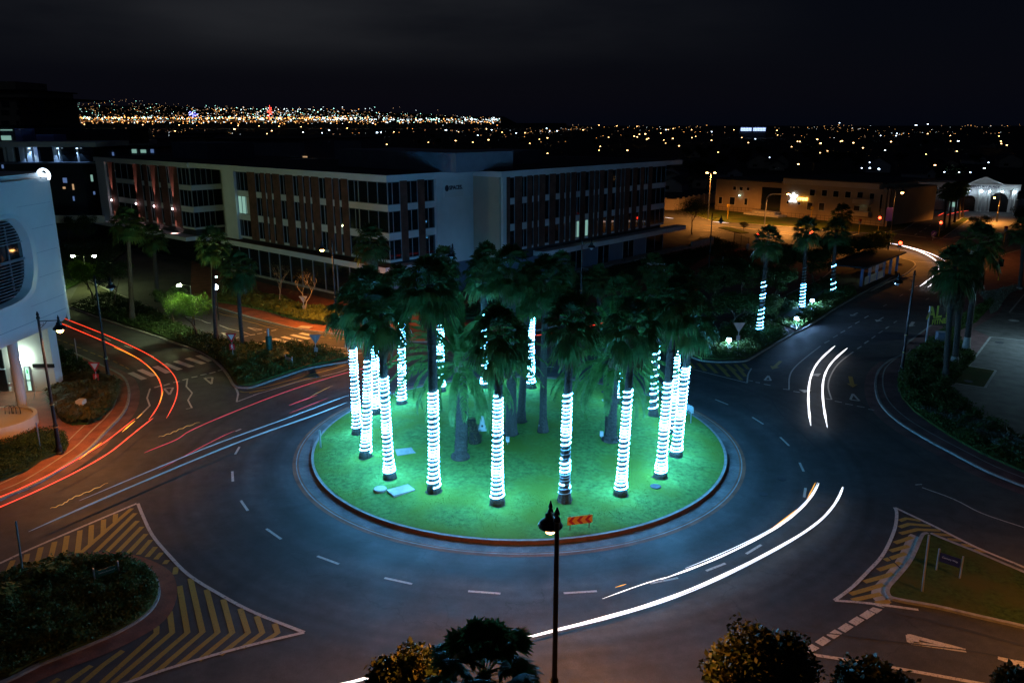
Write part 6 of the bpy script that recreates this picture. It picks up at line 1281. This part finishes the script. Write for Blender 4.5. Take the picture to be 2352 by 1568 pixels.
# ================================================================== SIGNS
def post(u, vb, vt, lab, r_=.045, m_='steel', z=.12, name='post', ut=None):
    p = G(u, vb, z); t = atY(ut or u, vt, p.y); m = MB(); m.tube([p, t], r_, 8); return tag(m.build(name, m_), lab, 'post')
def yield_sign(u, vb, vt, lab, facing=1, ped=True, w=1.15, z=.12):
    p = G(u, vb, z); h = atY(u, vt, p.y).z - z; r = empty('yield_sign', p, lab, 'road sign', 'triangular give way signs'); m = MB(); m.tube([(0, 0, -.1), (0, 0, h-.1)], .04, 8); m.build('pole', 'steel', r)
    y = -.06 if facing > 0 else .06
    def tri(s, yy, name, mt): m = MB(); a = w/2*s; cz = h - w*.3; P_ = [(-a, yy, cz+a*.577), (a, yy, cz+a*.577), (0, yy, cz-a*1.155)]; m.poly(P_ if facing > 0 else P_[::-1]); m.poly([(x, yy+.012*facing, q) for x, _, q in (P_[::-1] if facing > 0 else P_)]); return m.build(name, mt, r)
    tri(1, y, 'sign_border', 'sign_red' if facing > 0 else 'steel')
    if facing > 0:
        tri(.60, y-.012, 'sign_face', 'sign_face_white')
        if ped:
            m = MB(); z1 = h-w*1.02; m.box(-.27, .27, y-.01, y+.01, z1-.62, z1); pl_ = m.build('plate', 'sign_red', r); m = MB(); yy = y-.022
            m.lathe((0, 0, 0), [(.05, 0), (.05, .01)], 10); hd = m.build('pictogram', 'sign_face_white', pl_); hd.rotation_euler = (pi/2, 0, 0); hd.location = (.01, yy+.01, z1-.1)
            m = MB()
            for P_ in ([(-.04,-.17),(.05,-.17),(.04,-.36),(-.05,-.36)], [(-.05,-.34),(.0,-.34),(-.10,-.55),(-.15,-.55)], [(.0,-.34),(.05,-.34),(.14,-.55),(.08,-.55)], [(.03,-.18),(.05,-.20),(.15,-.33),(.11,-.34)], [(-.04,-.18),(-.05,-.22),(-.16,-.30),(-.14,-.26)]): m.poly([(a, yy, z1+b) for a, b in P_])
            m.build('pictogram', 'sign_face_white', pl_)
    else:
        m = MB(); m.box(-.2, .2, y-.01, y+.01, h-w*1.5, h-w*1.1); m.build('plate', 'steel', r)
    return r
yield_sign(225, 892, 831, 'red and white give way sign with walking figure plate by the left building bed')
yield_sign(537, 832, 765, 'red and white give way sign with walking figure plate on the median tip')
yield_sign(727, 826, 768, 'bluish back of a give way sign at the right of the median bed', -1, z=.12, w=1.3)
yield_sign(699, 724, 680, 'small back of a give way sign beside the orange lit bare tree', -1)
yield_sign(1777+0, 975*0+772, 736, 'back of a give way sign standing by the nearest ground floodlight', -1) if False else yield_sign(1693, 815, 741, 'tilted back of a give way sign standing by the nearest ground floodlight', -1, w=1.3)
p = G(620.5, 822, .12); r = empty('advertising_column', p, 'green capped steel column standing in the median shrubs', 'column'); h = atY(617, 757, p.y).z; m = MB(); m.tube([(0, 0, 0), (0, 0, h)], .13, 10); m.build('pole', 'steel', r); m = MB(); m.lathe((0, 0, 0), [(.3, h*.28), (.33, h*.3), (.33, h*.74), (.3, h*.76)], 14); m.build('sleeve', 'green_metal', r)
post(180, 838, 777, 'thin grey post in the bed beside the left building', ut=171); post(95, 1043, 970, 'thin grey post in front of the left hedge', ut=83); post(183, 866, 850, 'stubby grey post end in the bed below the thin grey post')
post(54, 1322, 1196, 'grey sign pole on the left edge of the bottom left island', .05, ut=36); post(737, 1034, 988, 'short grey delineator post on the left edge of the lawn', .07, ut=734)
post(2217-0, 1360, 1228, 'leaning orange lit pole on the bottom right grass island', .06, ut=2234) if False else post(2118, 1357, 1228, 'thin orange lit pole on the bottom right grass island', .055, ut=2134)
post(1659, 633, 590, 'pale slim post in the office garden', .1, ut=1661); 
post(2126, 787, 704, 'tall grey pole carrying the yellow lettered banner', .09, ut=2137)
# yellow lettered banner beside the palms
p = G(2126, 787, .12); dx = Vector((.93, .36, 0)).normalized(); a = atY(2137, 707, p.y); b = atY(2133, 740, p.y); r = empty('banner', (a.x, a.y, .12), 'dark banner with tall yellow letters strung from the pole beside the palms', 'banner')
m = MB(); ln = 5.2; m.quad(up(a, a.z), up(a + dx*ln, a.z-.4), up(a + dx*ln, b.z-1.0), up(a, b.z-.3)); m.build('cloth', 'black_metal', r); nn = Vector((dx.y, -dx.x, 0))*.04
textmesh('lettering', 'AL L', 2.0, 'text_yellow', r, up(a + dx*1.5 + nn, (a.z*.62+b.z*.38)), dx, (0, 0, 1), .005, .05); textmesh('lettering', 'FITNESS', .85, 'text_yellow', r, up(a + dx*2.0 + nn, b.z-.05), dx, (0, 0, 1), .005, .03); child_fix(r)
# grey box by the right pavement, dotted light strip
p = G(2158, 790, .12); r = tag(ob('utility_box', None) if False else MB.build(type('x', (MB,), {})() if False else (lambda m: (m.box(p.x-.45, p.x+.45, p.y-.3, p.y+.3, .1, 1.55), m.box(p.x-.5, p.x+.5, p.y-.35, p.y+.35, 1.5, 1.6), m)[-1])(MB()), 'utility_box', 'slate_wall'), 'blue grey utility box at the foot of the parking court palms', 'utility box')
p = G(1108, 985); p = GL(1108, 986); r = empty('marker_stone', p, 'white tapered marker stone on the lawn between the date palm and front palm', 'marker'); m = MB(); m.lathe((0, 0, 0), [(.55, -.1), (.55, .08), (.40, .1), (.27, .95), (.12, 1.12)], 4); o = m.build('stone', 'sign_face_white', r); o.rotation_euler = (0, 0, pi/4+.1); m = MB(); m.box(-.07, .07, -.36, -.3, .35, .5); m.build('plaque', 'black_metal', r)
p = G(190, 950, .12); r = empty('marker_stone', p, 'small pale slanted block on the left clipped hedge', 'marker'); m = MB(); m.prism([Vector((-.3, -.35, 0)), Vector((.3, -.35, 0)), Vector((.3, .35, 0)), Vector((-.3, .35, 0))], .0, 1.3); m.build('block', 'cream_wall', r)
# chevron board
p0, p1 = GL(1315.5, 1217), GL(1348, 1213); dcb = (p1-p0).normalized(); dcb.z = 0; nb = Vector((dcb.y, -dcb.x, 0)); w_ = 1.62; r = empty('chevron_board', (p0+p1)/2, 'orange board with red left pointing chevrons on the front of the lawn', 'road sign'); ce = Vector((0, 0, 0))
hz = atY(1330, 1195.5, p0.y).z - (p0.z+p1.z)/2
m = MB(); cx0 = -dcb*w_/2; m.obox(cx0, dcb, -nb, w_, .03, hz-.27, hz+.27); m.build('sign_face', 'sign_orange', r)
for i in range(3):
    x0 = -w_/2 + .06 + i*.53; m = MB(); f = lambda x, z: (dcb*x + nb*.012) + Vector((0, 0, hz+z))
    m.poly([f(x0, 0), f(x0+.24, .26), f(x0+.46, .26), f(x0+.22, 0)]); m.poly([f(x0, 0), f(x0+.22, 0), f(x0+.46, -.26), f(x0+.24, -.26)]); m.build('chevron', 'sign_red', r)
for x in (-.62, .62): m = MB(); q = dcb*x - nb*.06; m.tube([q + Vector((0, 0, -.2)), q + Vector((0, 0, hz+.33))], .035, 6); m.build('leg', 'brown_kerb', r)
# framed board seen from behind at the right of the lawn
p0, p1 = GL(*c('M', 1395, 520)), GL(*c('M', 1442, 550)); d_ = (p1-p0).normalized(); r = empty('chevron_board', p0, 'grey back of a framed road board at the right edge of the lawn', 'road sign'); h = 1.55
for q in (Vector((0, 0, 0)), p1-p0): m = MB(); m.tube([q - Vector((0, 0, .2)), q + Vector((0, 0, h))], .04, 6); m.build('leg', 'steel', r)
m = MB(); q = Vector((0, 0, 0)); a_, b_ = q - d_*.1, (p1-p0) + d_*.35; a_.z = b_.z = 0; dd = (b_-a_).normalized(); nn = Vector((dd.y, -dd.x, 0)); m.obox(a_, dd, nn, (b_-a_).length, .04, .95, 1.5); m.build('sign_back', 'frame', r)
# street name boards
def nameboard(pl, pr, vt0, txt, lab, mt='sign_green', h=.42, z=.13, sub=True, txtm='text_white'):
    a, b = G(*pl, z), G(*pr, z); d = (b-a).normalized(); n = Vector((d.y, -d.x, 0)); ht = atY(pl[0], vt0, a.y).z - z; r = empty('street_name_sign', a, lab, 'street sign'); L_ = (b-a).length
    for q in (0, L_): m = MB(); m.tube([d*q, d*q + Vector((0, 0, ht+.08))], .045, 6); m.build('leg', 'steel', r)
    m = MB(); m.obox(d*.08 + n*.03, d, n, L_-.16, .03, ht-.1-h, ht-.1); m.build('sign_face', mt, r)
    if txt: textmesh('lettering', txt, h*.55, txtm, r, d*L_/2 + n*.075 + Vector((0, 0, ht-.1-h*.42)), d, (0, 0, 1), .002, fit=L_*.66)
    return r
nameboard(c('I', 600,935), c('I', 752,885), c('I', 592,856)[1], 'Century Boulevard', 'green street name board reading Century Boulevard in the bottom left island')
nameboard(c('Q', 1703,660), c('Q', 1877,720), c('Q', 1722,512)[1], 'Century Way', 'dark purple street name board reading Century Way on the bottom right grass', 'sign_purple', .55)
nameboard(c('h', 1312,1235), c('h', 1388,1262), c('h', 1305,1105)[1], None, 'grey back of a small street name board in the median shrubs', 'steel', .3)
# estate direction sign
a = G(1485, 640, .12); b_ = G(1524, 646, .12); d = (b_-a).normalized(); n = Vector((d.y, -d.x, 0)); ht = atY(1486, 602, a.y).z; k = ht; L_ = (b_-a).length; r = empty('direction_sign', a, 'double posted direction sign with blue white header reading Cape Town near the office hedge', 'road sign')
for q in (0, L_): m = MB(); m.tube([d*q, d*q + Vector((0, 0, k+.05))], .07, 6); m.build('leg', 'steel', r)
m = MB(); m.obox(d*.1 + n*.08, d, n, L_-.2, .04, k-.62, k); m.build('header', 'panel', r); m = MB(); m.obox(d*.1 + n*.08, d, n, L_-.2, .04, k-1.9, k-.63); pf = m.build('sign_face', 'black_metal', r); m = MB(); m.obox(d*.15 + n*.13, d, n, .6, .01, k-1.4, k-.68); m.build('emblem', 'panel', r)
textmesh('lettering', 'M5 Cape Town', .42, 'text_yellow', r, d*L_*.58 + n*.14 + Vector((0, 0, k-.95)), d, (0, 0, 1), .002, .01); textmesh('lettering', 'Milnerton', .38, 'text_white', r, d*L_*.48 + n*.14 + Vector((0, 0, k-1.45)), d, (0, 0, 1), .002)
# garden fence panel
p0, p1 = G(*c('n', 700,275), .14), G(*c('n', 848,330), .14); d = (p1-p0).normalized(); r = empty('fence', p0, 'short black garden fence panel by the orange path', 'fence'); L_ = (p1-p0).length
for q in (0, .5, 1): m = MB(); m.tube([d*L_*q, d*L_*q + Vector((0, 0, 2.4))], .07, 6); m.build('post', 'black_metal', r)
m = MB()
for z in (.3, 2.2): m.tube([Vector((0, 0, z)), d*L_ + Vector((0, 0, z))], .04, 4)
for i in range(28): m.tube([d*L_*i/27 + Vector((0, 0, .1)), d*L_*i/27 + Vector((0, 0, 2.2))], .02, 4)
m.build('railing', 'black_metal', r); p = G(*c('n', 842,345), .16); m = MB(); m.lathe((p.x, p.y, .15), [(.3, 0), (.32, 1.2), (.2, 1.4)], 10); tag(m.build('litter_bin', 'concrete'), 'round grey litter bin at the end of the garden fence', 'litter bin')
p = G(*c('E', 1208, 1560)); r = empty('keep_left_sign', p, 'round blue keep left sign on the median tip before the gate', 'road sign'); m = MB(); m.tube([(0, 0, 0), (0, 0, 1.1)], .05, 6); m.build('pole', 'steel', r); m = MB(); m.lathe((0, 0, 0), [(.6, 0), (.6, .04)], 18); o = m.build('sign_face', 'banner_purple', r); o.rotation_euler = (pi/2, 0, 0); o.location = (0, -.06, 1.5); m = MB(); m.poly([(-.35, -.12, 1.2), (.25, -.12, 1.75), (.3, -.12, 1.6), (-.2, -.12, 1.15)]); m.build('arrow', 'text_white', r)
# ================================================================== TRAFFIC LIGHT TRAILS
def trail(k, pts, r, m, lab, z=.65, wig=0, tap=True):
    P_ = spline(GG(k and cs(k, *pts) or pts, z), 7)
    for _ in range(60 if not wig else 6): P_ = [P_[0]] + [(P_[i-1] + P_[i]*2 + P_[i+1])/4 for i in range(1, len(P_)-1)] + [P_[-1]]
    if wig:
        for i, p in enumerate(P_): p.z += wig*sin(i*1.7)
    n = len(P_); mb = MB(); rs = random.Random(n)
    for (ox, oz, q) in ([(0, 0, 1)] if r < .045 else [(0, 0, .8), (.95, .25, .5), (-1.0, .1, .42), (.3, .9, .3)]):
        a_ = rs.randrange(0, 5) if q < .6 else 0; e_ = n - (rs.randrange(0, 5) if q < .6 else 0); m_ = max(4, e_-a_); pp = []
        for i in range(a_, e_):
            t = (P_[min(i+1, n-1)] - P_[max(i-1, 0)]); t.normalize(); w_ = Vector((-t.y, t.x, 0)); pp.append(P_[i] + w_*r*ox + Vector((0, 0, r*oz)))
        k_ = len(pp); mb.tube(pp, [r*q*(min(1, (i+1.5)/6, (k_-i+.5)/6) if tap else 1)*(1+.12*sin(i*.9)) for i in range(k_)], 6); return tag(mb.build('light_trail', m), lab, 'light trail', 'streaks of passing traffic lights')
trail('P', (872,103, 800,165, 735,225, 690,300, 665,400, 662,500, 668,620, 684,720), .115, 'trail_white', 'left of the two thick white streaks entering the roundabout at the right')
trail('P', (968,120, 900,175, 840,230, 795,300, 772,380, 772,480, 785,600, 812,735), .115, 'trail_white', 'right of the two thick white streaks entering the roundabout at the right')
trail(None, cs('P', 748,1165, 718,1240, 655,1320, 565,1410, 455,1490, 335,1568) + cs('R', 2352,118, 2200,178, 2020,240), .06, 'trail_white', 'inner white streak sweeping round the lower right of the island')
trail('R', (2060,225, 1960,250, 1850,290, 1700,345), .022, 'trail_white', 'thin fading end of the inner white streak')
trail(None, cs('P', 738,1160, 705,1240, 640,1320, 550,1405, 440,1485, 320,1562) + cs('R', 2330,112, 2150,180), .022, 'trail_blue', 'fine blue white line hugging the inner white streak')
trail(None, cs('P', 930,1195, 912,1260, 858,1350, 768,1450, 640,1568) + cs('R', 2352,225, 2100,335, 1800,428, 1440,513, 1280,562, 1100,603, 900,650, 700,700, 420,776, 300,806, 150,840), .075, 'trail_white', 'outer long white streak running behind the lamp post to the bottom edge')
trail(None, cs('P', 938,1195, 922,1260, 868,1350, 778,1450, 655,1568) + cs('R', 2352,240, 2110,345, 1800,440, 1440,524), .025, 'trail_blue', 'fine line under the outer long white streak')
trail('P', (720,1160, 690,1228, 655,1285), .03, 'trail_amber', 'short amber streak at the top of the inner white streak', .9); trail('P', (580,1365, 500,1430, 370,1525), .026, 'trail_amber', 'second amber streak beside the inner white streak', .9)
trail('R', (1830,265, 1770,283), .025, 'trail_amber', 'tiny amber dash right of the lamp post', .8)
trail('O', (370,266, 450,275, 550,297, 680,328, 800,367, 900,407, 960,448), .09, 'trail_blue', 'upper blue white streak turning at the crossing'); trail('O', (500,290, 600,312, 700,346, 800,395, 878,440, 905,490, 900,540, 865,592, 790,648, 705,706), .14, 'trail_white', 'lower thick white streak bending down from the crossing'); trail('O', (860,655, 840,682, 785,716), .12, 'trail_white', 'short white streak below the bend by the palm fronds')
trail('g', (400,375, 530,432, 700,500, 900,585, 1100,670, 1280,770, 1380,850, 1450,950, 1475,1040, 1460,1130, 1420,1220, 1345,1310), .058, 'trail_red', 'left red streak curving over the left crosswalk')
trail('g', (460,350, 588,398, 800,480, 1000,560, 1200,645, 1380,735, 1500,820, 1580,900, 1615,980, 1610,1080, 1570,1190, 1505,1297), .05, 'trail_red', 'right red streak curving over the left crosswalk')
trail(None, cs('g', 1385,1295, 1280,1372, 1150,1482, 1050,1560) + cs('I', 700,118, 500,235, 250,352, 0,465, -200,540), .04, 'trail_red', 'outer red streak running down to the left frame edge')
trail(None, cs('g', 1220,1300, 1120,1380, 1000,1478, 880,1562) + cs('I', 600,88, 450,188, 200,318, 0,402, -150,450), .035, 'trail_red', 'red streak hugging the left kerb')
trail('g', (1030,655, 1150,702, 1280,772), .045, 'trail_amber', 'amber flash on the upper left red streak', .8); trail('g', (1310,805, 1390,862, 1450,955), .035, 'trail_amber', 'amber flash where the red streak crosses the zebra', .8); trail('g', (1475,1050, 1462,1110, 1440,1170), .035, 'trail_amber', 'amber flash in the bend of the left red streak', .8)
trail('g', (1285,1255, 1235,1300), .03, 'trail_amber', 'tiny amber dash above the kerb streak'); trail('g', (1222,1320, 1160,1370, 1105,1420), .05, 'trail_amber', 'amber flash beside the left kerb'); trail('I', (640,55, 560,110, 500,160), .04, 'trail_amber', 'amber flash on the kerb streak near the lamp foot')
trail(None, cs('I', 908,120, 980,85, 1100,50, 1180,0) + cs('g', 1600,1460, 1900,1320, 2352,1145) + cs('K', 0,310, 400,180, 800,90, 980,55), .028, 'trail_red_dim', 'thin long red line passing left of the island to its back', .8)
trail('I', (1000,225, 1200,120, 1390,15, 1480,-20), .02, 'trail_red_dim', 'faint red line on the road left of the island', .8); trail('K', (0,480, 150,420, 285,368), .02, 'trail_red_dim', 'short faint red line near the left edge of the island', .8); trail('K', (0,422, 100,385, 205,347), .035, 'trail_red_dim', 'dull red dash near the left edge of the island', .8)
trail('K', (150,360, 230,320, 315,278), .015, 'trail_amber_dim', 'thin amber line left of the island'); trail('g', (1430,1468, 1550,1430, 1650,1385, 1810,1330), .02, 'trail_amber_dim', 'wavy thin amber line between the left roads', .8, .05); trail('I', (315,470, 400,440, 450,405, 560,362, 680,308), .024, 'trail_amber_dim', 'wavy amber line on the lower left road', .8, .04)
trail(None, cs('I', 180,615, 500,470, 900,300, 1300,130, 1650,-10) + cs('K', 0,560, 250,470, 420,400), .07, 'trail_faint', 'broad dim blue white streak across the left road', .5)
trail(None, cs('I', 500,420, 900,250, 1300,85, 1500,5) + cs('K', 0,520, 300,390, 430,350), .05, 'trail_faint', 'second dim bluish streak above the broad one', .9)
trail(None, [(1215,772), (1290,764), (1345,752), (1440,728), (1530,701), (1600,664)], .06, 'trail_red', 'red streak glimpsed through the palm crowns behind the island', .8)
trail('E', (1275,1255, 1320,1232, 1362,1212), .1, 'trail_red', 'left short red streak before the white gate'); trail('E', (1385,1245, 1450,1222, 1540,1203, 1660,1190), .09, 'trail_red', 'right short red streak before the white gate')
trail('D', (600,1330, 700,1333, 800,1345), .06, 'trail_white', 'short white streak on the far lane of the orange highway'); trail('D', (445,1370, 800,1385, 1300,1435, 1660,1480), .03, 'trail_amber_dim', 'long faint streak on the near lane of the orange highway'); trail('D', (0,1275, 110,1288), .07, 'trail_white', 'white streak beyond the end of the office')
# ================================================================== FAR CITY, HILL, SUBURB
g = MB(); n_ = 60; ridge = []
for i in range(n_+1):
    u = -400 + 1700*i/n_; v = 243 + 30*max(0, (u-300)/900)**1.5 - 6*noise.noise((u*.01, 0, 0)) if u < 1180 else 283
    q = atY(u, min(v, 284), 6200); ridge.append(q)
for a, b in zip(ridge, ridge[1:]): g.quad((a.x*.8, 4700, -5), (b.x*.8, 4700, -5), b, a)
struct('hill', g, 'dark_ground')
def speck(mb, p, r): 
    x, y, z = p; mb.tri((x-r, y, z), (x+r, y, z), (x, y, z+r)); mb.tri((x+r, y, z), (x-r, y, z), (x, y, z-r)); mb.tri((x, y-r, z-r*.6), (x, y+r, z-r*.6), (x, y, z+r)); mb.quad((x-r*.7, y-r*.1, z-r*.7), (x+r*.7, y-r*.1, z-r*.7), (x+r*.7, y-r*.1, z+r*.7), (x-r*.7, y-r*.1, z+r*.7))
rnd = random.Random(77); CM = ['city_orange', 'city_white', 'city_blue', 'city_red', 'city_green', 'city_dim', 'city_glow']
mb = MB()
def hz_(u): return 236 + 33*max(0, min(1, (u-250)/900))**1.3 - 12*math.exp(-((u-300)/70)**2)*.9
for i in range(1050):          # hillside, dim
    u = 110 + 1040*rnd.random()**1.25; t = rnd.random()**.8; v = hz_(u) + (282-hz_(u))*t; Y = 6150-1200*t
    p = atY(u, v, Y-30); mb.cur = rnd.choice((5, 5, 5, 5, 0, 1, 4)); speck(mb, p, rnd.uniform(.7, 1.8))
for i in range(520):           # bright strip
    u = 115 + 1035*rnd.random()**1.0; dens = 1 if u < 850 else .55
    if rnd.random() > dens: continue
    v = rnd.gauss(272 if u < 900 else 276, 3.2); v = min(283, v); mb.cur = rnd.choice((0, 0, 0, 1, 1, 4, 0)) if u < 800 else rnd.choice((1, 1, 4, 0)); p = atY(u, v, 4600); speck(mb, p, rnd.uniform(1.3, 3.2)*(1.2 if v > 269 and v < 275 else .8))
for i in range(300):
    u = rnd.gauss(620, 130); v = rnd.uniform(246, 276); mb.cur = rnd.choice((1, 1, 4, 1, 5, 5, 1, 0, 0, 5)); p = atY(u, v, 4550); speck(mb, p, rnd.uniform(1, 2.6))
for i in range(40): u = 170 + i*5.8 + rnd.uniform(-3, 3); mb.cur = 0; speck(mb, atY(u, 271 + rnd.uniform(-1, 1), 4500), rnd.uniform(1.8, 3.6))
for i in range(44): u = 400 + i*10.2 + rnd.uniform(-2, 2); mb.cur = 0; speck(mb, atY(u, 271.5 + rnd.uniform(-1.2, 1.2), 4500), rnd.uniform(2.8, 4.2))
for i in range(14): mb.cur = 2; speck(mb, atY(441+rnd.gauss(0, 4), 262+rnd.gauss(0, 3.5), 4500), 3.4)
for i in range(16): mb.cur = 3; speck(mb, atY(620+rnd.gauss(0, 3), 259+rnd.gauss(0, 7), 4500), 2.8)
for i in range(9): mb.cur = 3; speck(mb, atY(619, 243+i*2.6, 4500), 1.8)
for i in range(70): mb.cur = 1; speck(mb, atY(700+rnd.random()*450, 275+rnd.gauss(0, 1.0), 4450), rnd.uniform(1.5, 3.5))
for i in range(230): u = 150 + 1000*rnd.random()**1.3; mb.cur = rnd.choice((0, 0, 0, 1, 5)); speck(mb, atY(u, 278 + abs(rnd.gauss(0, 3.5)), 4440), rnd.uniform(1.2, 3.4))
tag(mb.build('city_lights', CM), 'glittering lights of the distant city along the foot of the hill', 'city lights', kind='stuff')
mb = MB()
for x0, x1, v in ((180, 330, 278), (440, 780, 278.5), (330, 430, 277)): a, b = atY(x0, v-1.5, 4480), atY(x1, v+1.5, 4480); mb.box(a.x, b.x, 4480, 4490, b.z, a.z)
o = mb.build('harbour_shed', 'city_glow'); tag(o, 'long low orange lit sheds below the brightest row of city lights', 'harbour shed')
mb = MB()                       # small lights of the flat suburbs, beyond counting
clus = [(rnd.uniform(120, 2352), 288 + abs(rnd.gauss(0, 14))) for _ in range(70)]
for i in range(480):
    cu_, cv_ = clus[rnd.randrange(len(clus))]; u = cu_ + rnd.gauss(0, 34); v = cv_ + rnd.gauss(0, 2.2); v = max(v, 287) 
    if v > 335: continue
    p = G(u, v, 0); p.z = rnd.uniform(3, 8)*.6; p = atY(u, v, p.y); mb.cur = rnd.choice((0, 0, 0, 5, 5, 1, 5)); speck(mb, p, p.y*rnd.uniform(.35, .9)/FPX)
tag(mb.build('suburb_lights', CM), 'tiny scattered lights of the dark flat suburbs under the horizon', 'suburb lights', kind='stuff')
# named suburb lamps read from the photo: crop, x, y, size, colour
SL = [('D',180,380,1,0),('D',668,460,1,0),('D',1047,340,1,0),('D',585,312,1,0),('D',965,277,.8,0),('D',1134,293,.8,1),('D',1413,245,.7,0),('D',1405,188,.9,0),('D',866,180,.8,0),('D',587,203,.9,1),('D',337,177,.7,0),('D',100,290,1,0),('D',340,277,.8,0),('D',388,262,.7,0),('D',1588,390,.9,0),('D',1662,325,1,0),('D',1692,327,1.1,0),('D',1910,300,1.3,0),('D',1952,347,1.5,0),
      ('D',1945,467,1,0),('D',2037,444,1.1,0),('D',1673,610,1.6,0),('D',2202,325,1,0),('D',2222,318,1.1,0),('D',15,178,.9,1),('D',45,178,.8,0),('D',1313,525,.9,1),('D',2188,93,.8,1),('E',215,342,1.4,0),('E',335,405,1.2,0),('E',612,432,1.1,1),('E',688,328,1.3,0),('E',760,225,.9,1),('E',750,253,.9,1),('E',557,252,.8,1),('E',1125,485,1,0),('E',1147,228,.9,0),('E',1430,252,.8,0),('E',1432,320,.8,0),
      ('E',1530,320,1.4,1),('E',1510,448,1.2,0),('E',1237,622,1.7,0),('E',1355,707,1.2,1),('E',1540,710,1.2,1),('E',1680,712,1.2,1),('E',1855,660,1.6,1),('E',1908,588,1.1,1),('E',2063,322,1.1,0),('E',2068,352,1.1,0),('E',2137,370,1.2,0),('E',2040,258,.8,0),('E',422,658,1.6,1),('E',535,668,1.8,1),('E',420,587,1,1),('E',320,657,1.1,1),('E',1000,122,1.6,1),('E',1148,108,1,1),
      ('C',112,133,1.5,1),('C',198,228,1,0),('C',355,242,1,0),('C',497,220,1.3,0),('C',400,180,.9,1),('C',525,130,1,1),('C',478,123,.8,0),('C',225,148,.7,0),('C',620,152,.8,0),('C',748,160,.9,1),('C',827,156,.8,0),('C',1023,116,.9,1),('C',1050,142,.8,1),('C',1118,140,.9,1),('C',1353,130,1,0),('C',1496,88,.7,0),('C',1840,98,.7,0),('C',1030,203,1,0),('C',957,215,.8,0),('C',870,252,.9,0),('C',1030,343,1.1,0),('C',1508,280,.9,0),('C',1497,315,.9,0),('C',1753,315,1.3,0),('C',2220,275,1,0),
      ('C',1583,198,.8,0),('C',1815,187,1,0),('C',1842,195,.9,0),('C',1862,170,.9,0),('C',1915,167,1.3,0),('C',1943,208,1,0),('C',1928,215,.9,0),('C',2055,160,.8,0),('C',2082,222,.8,0),('C',2165,208,.8,0),('C',2098,250,.7,0),('C',1658,95,.7,0),('C',2167,118,.7,0),
      ('B',290,122,1.2,0),('B',628,138,1.1,0),('B',585,165,.9,0),('B',910,152,1,1),('B',1148,133,1,1),('B',1083,158,.8,1),('B',1580,155,1.5,1),('B',1617,153,1,1),('B',1668,262,1.1,0),('B',2043,243,.8,0),('B',2290,228,1.1,0),('B',1732,148,.9,0),('B',1310,115,.8,0),('B',1540,70,.9,1),('B',893,103,.8,0),('B',693,98,.8,0),('B',325,92,.8,0),('B',512,94,.8,0),
      ('A',485,598,.9,0),('A',718,643,1,0),('A',778,643,1,0),('A',1048,647,1,1),('A',1583,663,1,0),('A',2120,647,1.4,0),('A',1620,608,.9,0),('A',1290,606,.8,0),('A',763,603,.8,0),('A',258,518,.8,0),('A',398,535,.6,0),('A',370,565,.6,0)]
pts = sorted([(c(k, x, y), s, w) for k, x, y, s, w in SL], key=lambda q: q[0][0]); 
def ordn(i): return f'{i}{"th" if 10 <= i % 100 <= 20 else {1: "st", 2: "nd", 3: "rd"}.get(i % 10, "th")}'
cnt = [0, 0]
protos = {}
for (u, v), s, w in pts:
    cnt[w] += 1; hh = 9 if v > 296 else 14; 
    vv = max(v, 289); Y = (HC-8)*ray(u, vv)[1]/-ray(u, vv)[2]; Y = min(Y, 2600); p = atY(u, v, Y)
    zb_ = -.05 if p.z < 20 else p.z-9
    if w not in protos:
        r = empty('street_lamp', (0, 0, 0), 'x', 'street lamp', 'small lamps across the far suburbs'); m = MB(); m.tube([(0, 0, -1), (0, 0, -.01)], .012, 5); m.build('pole', 'steel', r); m = MB(); m.lathe((0, 0, 0), [(.25, -.5), (.85, -.35), (1, 0), (.85, .35), (.25, .5)], 8); m.build('lamp_head', 'suburb_lamp_white' if w else 'suburb_lamp', r); protos[w] = r
    else: r = dup(protos[w], (0, 0, 0)); r['group'] = 'small lamps across the far suburbs'
    r['label'] = f'distant {"bluish white" if w else "orange"} lamp, {ordn(cnt[w])} of its colour counting from the left of the suburbs'
    rr_ = 1.35*s*Y/FPX; r.location = p; H0 = p.z - zb_
    for ch in r.children:
        if ch.name.startswith('pole'): ch.scale = (rr_*2.2, rr_*2.2, H0); ch.location = (0, 0, 0)
        else: ch.scale = (rr_, rr_, rr_)
# lit office block far right of centre
r = empty('office_building', (atY(1730, 300, 1500).x, 1500, 0), 'distant blue white lit office slab on the horizon', 'office building'); a, b = atY(1700, 291, 1500), atY(1760, 303, 1500); m = MB(); m.box(a.x, b.x, 1500, 1520, -1, a.z); m.build('wall', 'slate_wall', r)
for j in range(2):
    for i in range(16):
        if i in (7,): continue
        x = a.x + (b.x-a.x)*(i+.6)/17; z0_ = atY(1730, 295.5+j*4, 1500).z; m = MB(); m.box(x, x+1.9, 1499, 1500, z0_-1.0, z0_+1.1); m.build('window', mat('far_win', (1, 1, 1), emit=(.45, .6, 1), estr=2.2, samp=False), r)
child_fix(r)
# dark tree masses through the suburb
TG = 'dark trees of the suburb'; rnd = random.Random(12); tl = []
for i in range(64):
    u = rnd.uniform(1570, 2400) if i < 46 else rnd.uniform(420, 1560); v = rnd.uniform(325, 450) if i < 46 else rnd.uniform(322, 345)
    if 1630 < u < 2130 and v > 400: v -= 50
    tl.append((u, v))
for i, (u, v) in enumerate(sorted(tl)):
    p = G(u, v, 0); tree('ab'[i % 2], p.x, p.y, -.1, rnd.uniform(1.1, 1.9), f'dark leafy tree among the unlit suburb houses, {ordn(i+1)} such tree from the left', TG)
